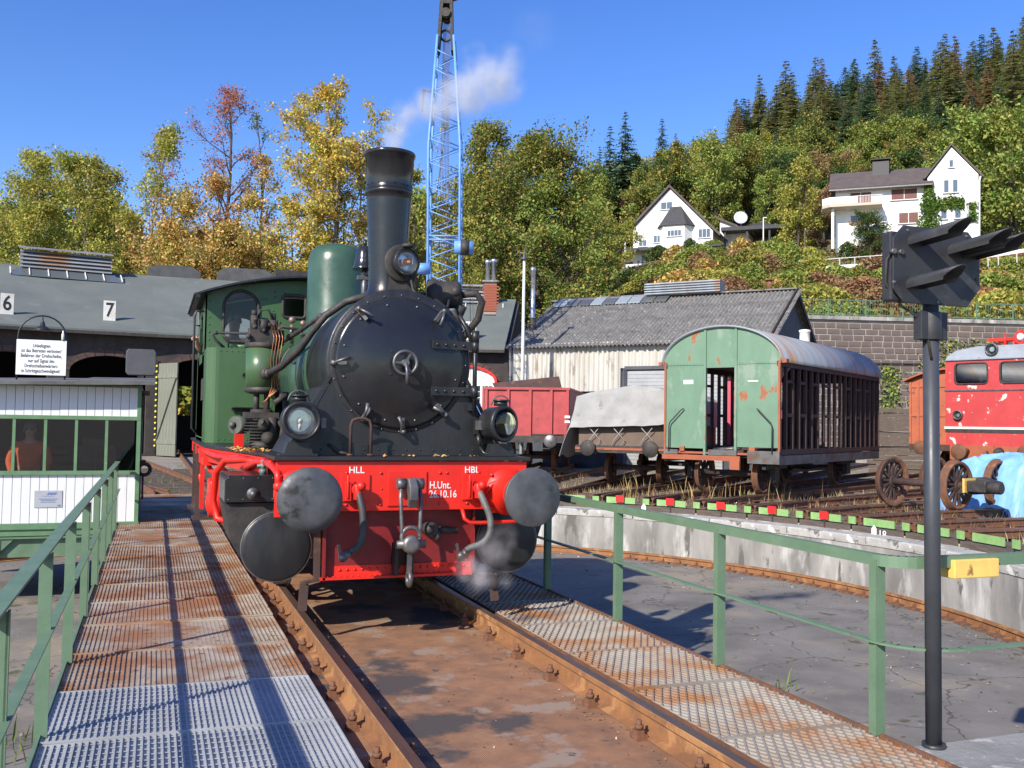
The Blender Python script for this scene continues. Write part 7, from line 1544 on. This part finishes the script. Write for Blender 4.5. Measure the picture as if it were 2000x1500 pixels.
for i, (wm_, lv_, H) in enumerate(BL):
    for c in ('green','lgreen','dgreen','rust','ygreen','mixed','yellow'): BLM[(i,c)] = lv_.mesh('crown', LC[c])
def conifer(seed, H, R_):
    rg = random.Random(seed); wood = MB().tube([(0,0,-.5),(0,0,H*.5),(0,0,H)],[.26,.15,.02],6,caps=False); lv = MB(); z = H*.10
    while z < H*.985:
        t = z/H; Lm = R_*(1-t)**.82+.15; nbr = 9 if t < .85 else 6
        for b in range(nbr):
            if rg.random() < .12: continue
            az = rg.uniform(0,2*PI); L_ = Lm*rg.uniform(.6,1.1); dr = V((math.cos(az),math.sin(az),0)); sd = V((-dr.y,dr.x,0)); m_ = max(3,int(L_*2.6))
            for s in range(m_):
                f_ = (s+.6)/m_; c = V((0,0,z)) + dr*L_*f_ + V((0,0,-.28*L_*f_**1.4+.10*L_*f_**3)); s_ = min(.6,.16+.17*Lm)*rg.uniform(.7,1.3)*(1.1-.35*f_)
                for sg_ in (-1,1): a = (dr*.7+sd*sg_*.8+V((0,0,-.45+rg.gauss(0,.2)))).normalized(); b_ = a.cross(V((0,0,1))).normalized(); lv.add([c-b_*s_*.3, c+a*s_*.5-b_*s_*.4, c+a*s_*1.3, c+a*s_*.5+b_*s_*.4],[(0,1,2,3)])
        z += H*.0235*rg.uniform(.8,1.2)
    return wood.mesh('trunk', BARK), lv
CO = [conifer(601,20,4.0), conifer(602,20,4.6), conifer(603,20,3.5)]; COM = {}
for i, (wm_, lv_) in enumerate(CO):
    for c in ('spruce','fir','browns'): COM[(i,c)] = lv_.mesh('crown', LC[c])
def put(name, lb, cat, base_, wmesh, cmesh, sc, rot, group):
    t = thing(name, lb, cat, base_, rot, group); t.scale = sc
    for nm, me in (('trunk', wmesh), ('crown', cmesh)):
        o = bpy.data.objects.new(nm, me); COL.objects.link(o); o.parent = t
    return t
rg = random.Random(77)
for k, (u, d, tv, c) in enumerate(((15,92,395,'ygreen'),(75,95,360,'lgreen'),(140,90,380,'ygreen'),(185,96,345,'ygreen'),(262,92,440,'mixed'),(352,94,420,'mixed'),(440,96,440,'mixed'),(600,95,450,'yellow'),(690,96,460,'ygreen'),(760,92,450,'ygreen'),(790,94,400,'ygreen'),(845,95,380,'lgreen'),(905,92,340,'green'),(985,90,330,'green'),(1065,92,350,'green'),(1125,96,420,'lgreen'),(-40,92,370,'green'),(520,96,440,'ygreen'))):
    b_ = GP(u,d,-.3); s = (P(u,tv,d).z-b_.z)/12.3; i = k % 3
    put('broadleaf_tree', '%s tree filling the row behind the sheds, %s' % ({'ygreen':'yellow-green','lgreen':'light green','mixed':'golden','yellow':'yellow','green':'green'}[c], ('left of the crane' if u < 830 else 'near or right of the crane')), 'tree', b_, BL[i][0], BLM[(i,c)], (s*.85,s*.85,s), k*1.7, 'background row of trees behind the sheds: '+c+(' left' if u < 830 else ' right'))
# spruces along the skyline of the hill
for k in range(250):
    u = 1425 + (k*37.3 % 775) + rg.uniform(-8,8); d = rg.uniform(188,245) if k < 175 else rg.uniform(163,190); i = rg.randrange(3); s = rg.uniform(.72,1.2)
    if k >= 175 and u < 1500: continue
    c = 'spruce' if rg.random() < .72 else ('browns' if rg.random() < .5 else 'fir')
    lb = {'spruce':'olive green spruce in the dense wood on top of the hill','browns':'browning spruce among the green ones on top of the hill','fir':'dark green spruce in the wood on top of the hill'}[c]
    put('spruce_tree', lb, 'tree', GP(u,d,-.5), CO[i][0], COM[(i,c)], (s*1.3,s*1.3,s*rg.uniform(.8,1.15)), rg.uniform(0,6), 'spruces of the hilltop wood: '+c)
for k, (u, d, h, c, lb) in enumerate(((1185,150,1.02,'fir','tall dark fir left of the left house, left one of the close pair'),(1215,153,1.10,'fir','tall dark fir left of the left house, right one of the close pair'),(1165,158,.85,'fir','shorter dark fir at the left of the close pair'),(1288,175,.95,'fir','dark fir standing alone above the left house'),(1315,180,.78,'browns','thin brown conifer right of the lone fir'),(1350,178,.72,'browns','small brown conifer on the skyline above the left house'),(1440,176,.95,'browns','brown conifer with bare stem at the edge of the spruce wood'),(1545,175,1.0,'spruce','spruce with a pale dead stem in front of the wood'),(175,110,.5,'fir','small dark fir above the shed roof at the left'))):
    i = k % 3; put('fir_tree', lb, 'tree', GP(u,d,-.3), CO[i][0], COM[(i,c)], (h,h,h), k, None)
# broadleaved wood on the slope
kinds = ['green','lgreen','green','green','lgreen','rust','dgreen','ygreen']
for k in range(104):
    u = 1140 + (k*53.7 % 960) + rg.uniform(-15,15); d = 139 + (k*17.9 % 40); i = rg.randrange(3); s = rg.uniform(.75,1.25); c = rg.choice(kinds)
    if u > 1560 and d < 128: continue
    lb = {'green':'green broadleaved tree in the wood on the slope','lgreen':'light green broadleaved tree in the wood on the slope','ygreen':'yellow-green broadleaved tree in the wood on the slope','rust':'rust brown broadleaved tree in the wood on the slope','dgreen':'dark green broadleaved tree in the wood on the slope'}[c]
    put('broadleaf_tree', lb, 'tree', GP(u,d,-.3), BL[i][0], BLM[(i,c)], (s,s,s*rg.uniform(.85,1.15)), rg.uniform(0,6), 'broadleaved wood on the slope: '+c)
for k, (u, d, s, c, lb) in enumerate(((1900,118,1.55,'lgreen','large light green tree right of the villa, left of two'),(1985,112,1.6,'lgreen','large light green tree at the right edge behind the villa'),(1960,135,1.5,'green','big green tree above the villa at the right'),(1775,150,1.0,'rust','round rust brown tree above the villa roof'),(1590,122,.75,'rust','rust brown tree at the left side of the villa'),(1555,116,.95,'ygreen','slim yellow-green tree between the two houses'),(1500,140,.9,'lgreen','light green tree right of the left house'),(1700,104,.5,'dgreen','dark column shaped shrub before the villa balcony'),(1195,120,.8,'ygreen','yellow-green tree left of the left house'),(1160,100,.75,'lgreen','light green tree below the dark firs'))):
    put('broadleaf_tree', lb, 'tree', GP(u,d,-.3), BL[k%3][0], BLM[(k%3,c)], (s,s,s), k*1.3, None)
for k in range(34):
    u = -120 + (k*61.3 % 1240); d = rg.uniform(150,225); s = rg.uniform(.7,1.05); c = rg.choice(['ygreen','rust','mixed','green','lgreen']); i = rg.randrange(3)
    put('broadleaf_tree', {'ygreen':'yellow-green tree on the low distant hill at the left','rust':'rust brown tree on the low distant hill at the left','mixed':'golden tree on the low distant hill at the left','green':'green tree on the low distant hill at the left','lgreen':'light green tree on the low distant hill at the left'}[c], 'tree', GP(u,d,-.3), BL[i][0], BLM[(i,c)], (s,s,s), rg.uniform(0,6), 'distant wood at the left: '+c)
# shrubs
def shrub(seed, n, R_, H, size):
    rg_ = random.Random(seed); mb = MB()
    for k in range(n):
        a = rg_.uniform(0,2*PI); q = rg_.random()**.5; z = rg_.random()**.8; r = R_*q*math.sqrt(max(.05,1-(z-.25)**2)); lob = 1+.25*math.sin(3*a+seed)+.15*math.sin(7*a)
        leafcard(mb, (math.cos(a)*r*lob, math.sin(a)*r*lob, H*z*(1-.25*q)), size*rg_.uniform(.6,1.3), rg_, 1)
    return mb
SH_ = [shrub(701,2600,1.5,1.9,.115), shrub(702,2400,1.8,1.5,.12), shrub(703,2200,1.2,2.4,.11)]
SHM = {(i,c): s.mesh('foliage', LC[c]) for i, s in enumerate(SH_) for c in ('green','lgreen','mixed','rust','ygreen','brown','dgreen')}
def bush(lb, u, d, i, c, sc, group):
    t = thing('shrub', lb, 'shrub', GP(u,d,-.15), rg.uniform(0,6), group); t.scale = (sc,sc,sc); o = bpy.data.objects.new('foliage', SHM[(i,c)]); COL.objects.link(o); o.parent = t
sl_names = {'green':'green','lgreen':'light green','mixed':'golden yellow','rust':'rust brown','ygreen':'yellow-green','brown':'reddish brown','dgreen':'dark green'}
for k in range(210):
    u = 1130 + (k*71.9 % 990); d = 57 + (k*23.7 % 72); c = rg.choice(['mixed','rust','green','rust','green','ygreen','lgreen','lgreen'])
    if u < 1330 and d < 78: d += 22
    if 1200 < u < 1500 and d > 106: continue
    if 1600 < u < 1900 and d > 86: continue
    bush('%s shrub on the slope between retaining wall and houses' % sl_names[c], u, d, rg.randrange(3), c, rg.uniform(.7,1.35), 'slope shrubs: '+c)
for k, (u, d, i, c, s, lb) in enumerate(((1650,54.6,1,'lgreen',1.0,'bright green shrub on the retaining wall left of the signal'),(1610,54.8,0,'lgreen',.8,'green shrub spilling over the fence near the shed gable'),(1960,54.5,0,'ygreen',1.35,'yellow-green shrub hanging over the wall at the right edge'),(1283,131,0,'dgreen',1.2,'dark green shrub before the porch of the left house'),(1345,129,2,'dgreen',.9,'clipped dark green shrub by the bay of the left house'),(1390,129,0,'lgreen',1.0,'round light green bush before the sunroom'),(1655,106,2,'dgreen',1.0,'dark shrub on the terrace corner of the villa'),(1712,105,2,'rust',1.5,'tall red-green shrub before the villa balcony'),(1930,100,0,'dgreen',1.1,'round green bush right of the villa'),(1975,98,0,'brown',1.0,'reddish bush at the right edge on the slope'))):
    bush(lb, u, d, i, c, s, None)
for k in range(44):
    u = -60 + (k*47 % 900); d = 66 + (k*7.7 % 12); c = rg.choice(['ygreen','mixed','lgreen','ygreen','mixed']); bush('%s bush behind the roundhouse roof' % sl_names[c], u, d, rg.randrange(3), c, rg.uniform(2.2,3.4), 'bushes behind the roundhouse: '+c)
for k in range(20):
    u = 860 + (k*29 % 330); d = 63 + (k*5.3 % 14); c = rg.choice(['green','lgreen','ygreen','green']); bush('%s bush behind the corrugated shed' % sl_names[c], u, d, rg.randrange(3), c, rg.uniform(1.8,2.8), 'bushes behind the corrugated shed: '+c)
mb = MB()                                                  # undergrowth that no one could count
for k in range(15000):
    u = rg.uniform(1080,2120); d = 54+abs(rg.gauss(0,1))*38
    if d > 150: continue
    leafcard(mb, GP(u,d,rg.uniform(0,.7)), rg.uniform(.12,.3), rg, 1)
tag(mb.build('undergrowth', leafmat('undergrowth_leaf', [lin((150,125,60)),lin((120,120,55)),lin((135,90,55)),lin((170,140,70)),lin((95,105,45))], .3), None, fix=False), 'mixed autumn undergrowth covering the slope', 'undergrowth', kind='stuff')
mb = MB()
for k in range(1700): q = rg.random(); leafcard(mb, RWA+wd_*(rg.gauss(11.5,.8) if q < .4 else (rg.gauss(14.2,1.3) if q < .75 else rg.gauss(8.3,.4)))-wn*rg.uniform(.08,.25)+V((0,0,rg.uniform(2.5,6.6) if q < .75 else rg.uniform(2.5,5))), rg.uniform(.05,.13), rg, 1)
tag(mb.build('wall_creeper', LC['lgreen'], None, fix=False), 'thin green creeper growing on the stone retaining wall', 'creeper', kind='stuff')

# ------------------------------------------------------------------ steam
def steam(name, lb, blobs, dens, col=(.93,.94,.96), nscale=6, lo=.38, hi=.72):
    xs = [c for c, r, s in blobs]; R_ = [r for c, r, s in blobs]
    mn = V([min(c[i]-r for c, r, s in blobs) for i in range(3)]); mx = V([max(c[i]+r for c, r, s in blobs) for i in range(3)]); ce = (mn+mx)/2; h = (mx-mn)/2
    mb = MB().box(-h.x,h.x,-h.y,h.y,-h.z,h.z); me = mb.mesh(name, None); o = bpy.data.objects.new(name, me); COL.objects.link(o); o.location = ce; WM[o.name] = Matrix.Translation(ce)
    mt = bpy.data.materials.new(name+'_volume'); mt.use_nodes = True; n = mt.node_tree.nodes; L = mt.node_tree.links; n.clear()
    tc = n.new('ShaderNodeTexCoord'); prev = None
    nz0 = n.new('ShaderNodeTexNoise'); nz0.inputs['Scale'].default_value = nscale*.6; nz0.inputs['Detail'].default_value = 2; L.new(tc.outputs['Object'], nz0.inputs[0])
    vm = n.new('ShaderNodeVectorMath'); vm.operation = 'SUBTRACT'; vm.inputs[1].default_value = (.5,.5,.5); L.new(nz0.outputs[1], vm.inputs[0])
    vs = n.new('ShaderNodeVectorMath'); vs.operation = 'SCALE'; vs.inputs['Scale'].default_value = .16*min(h.x,h.z); L.new(vm.outputs[0], vs.inputs[0])
    va = n.new('ShaderNodeVectorMath'); va.operation = 'ADD'; L.new(tc.outputs['Object'], va.inputs[0]); L.new(vs.outputs[0], va.inputs[1])
    for c, r, s in blobs:
        d = n.new('ShaderNodeVectorMath'); d.operation = 'DISTANCE'; d.inputs[1].default_value = V(c)-ce; L.new(va.outputs[0], d.inputs[0])
        mr = n.new('ShaderNodeMapRange'); mr.interpolation_type = 'SMOOTHSTEP'; mr.inputs[1].default_value = r; mr.inputs[2].default_value = r*.1; mr.inputs[3].default_value = 0; mr.inputs[4].default_value = s; L.new(d.outputs['Value'], mr.inputs[0])
        if prev is None: prev = mr.outputs[0]
        else: m_ = n.new('ShaderNodeMath'); m_.operation = 'MAXIMUM'; L.new(prev, m_.inputs[0]); L.new(mr.outputs[0], m_.inputs[1]); prev = m_.outputs[0]
    nz = n.new('ShaderNodeTexNoise'); nz.inputs['Scale'].default_value = nscale; nz.inputs['Detail'].default_value = 4; L.new(tc.outputs['Object'], nz.inputs[0])
    mr = n.new('ShaderNodeMapRange'); mr.inputs[1].default_value = lo; mr.inputs[2].default_value = hi; mr.inputs[3].default_value = .08; mr.inputs[4].default_value = 1; L.new(nz.outputs[0], mr.inputs[0])
    a = n.new('ShaderNodeMath'); a.operation = 'MULTIPLY'; L.new(prev, a.inputs[0]); L.new(mr.outputs[0], a.inputs[1])
    b = n.new('ShaderNodeMath'); b.operation = 'MULTIPLY'; b.inputs[1].default_value = dens; L.new(a.outputs[0], b.inputs[0])
    pv = n.new('ShaderNodeVolumePrincipled'); pv.inputs['Color'].default_value = (*col,1); pv.inputs['Anisotropy'].default_value = .2; L.new(b.outputs[0], pv.inputs['Density'])
    ou = n.new('ShaderNodeOutputMaterial'); L.new(pv.outputs[0], ou.inputs['Volume']); me.materials.append(mt)
    return tag(o, lb, 'steam', kind='stuff')
def SP(u, v, d=8.95): return P(u,v,d)
steam('chimney_steam', 'pale steam plume drifting right from the locomotive chimney', [(SP(766,292),.13,1.2),(SP(770,272),.16,1.2),(SP(782,250),.18,1.2),(SP(800,228),.22,1.1),(SP(838,208),.24,1.),(SP(880,192),.26,.9),(SP(920,178),.30,1.),(SP(955,160),.32,1.),(SP(985,170),.24,.9),(SP(990,125),.24,.45),(SP(1040,60),.30,.05),(SP(930,115),.2,.3)], 11, nscale=5.5)
steam('cylinder_steam', 'grey steam puff escaping by the right cylinder', [(SP(915,1110,7.7),.15,1.),(SP(940,1125,7.7),.16,1.),(SP(960,1075,7.75),.20,.55),(SP(985,1050,7.8),.15,.4),(SP(925,1150,7.65),.09,.7),(SP(985,1130,7.75),.12,.4)], 9, nscale=9)
steam('valve_steam', 'faint steam wisp by the red side pipes', [(SP(395,975,13),.14,.8),(SP(390,990,13),.16,.6)], 4, nscale=6)
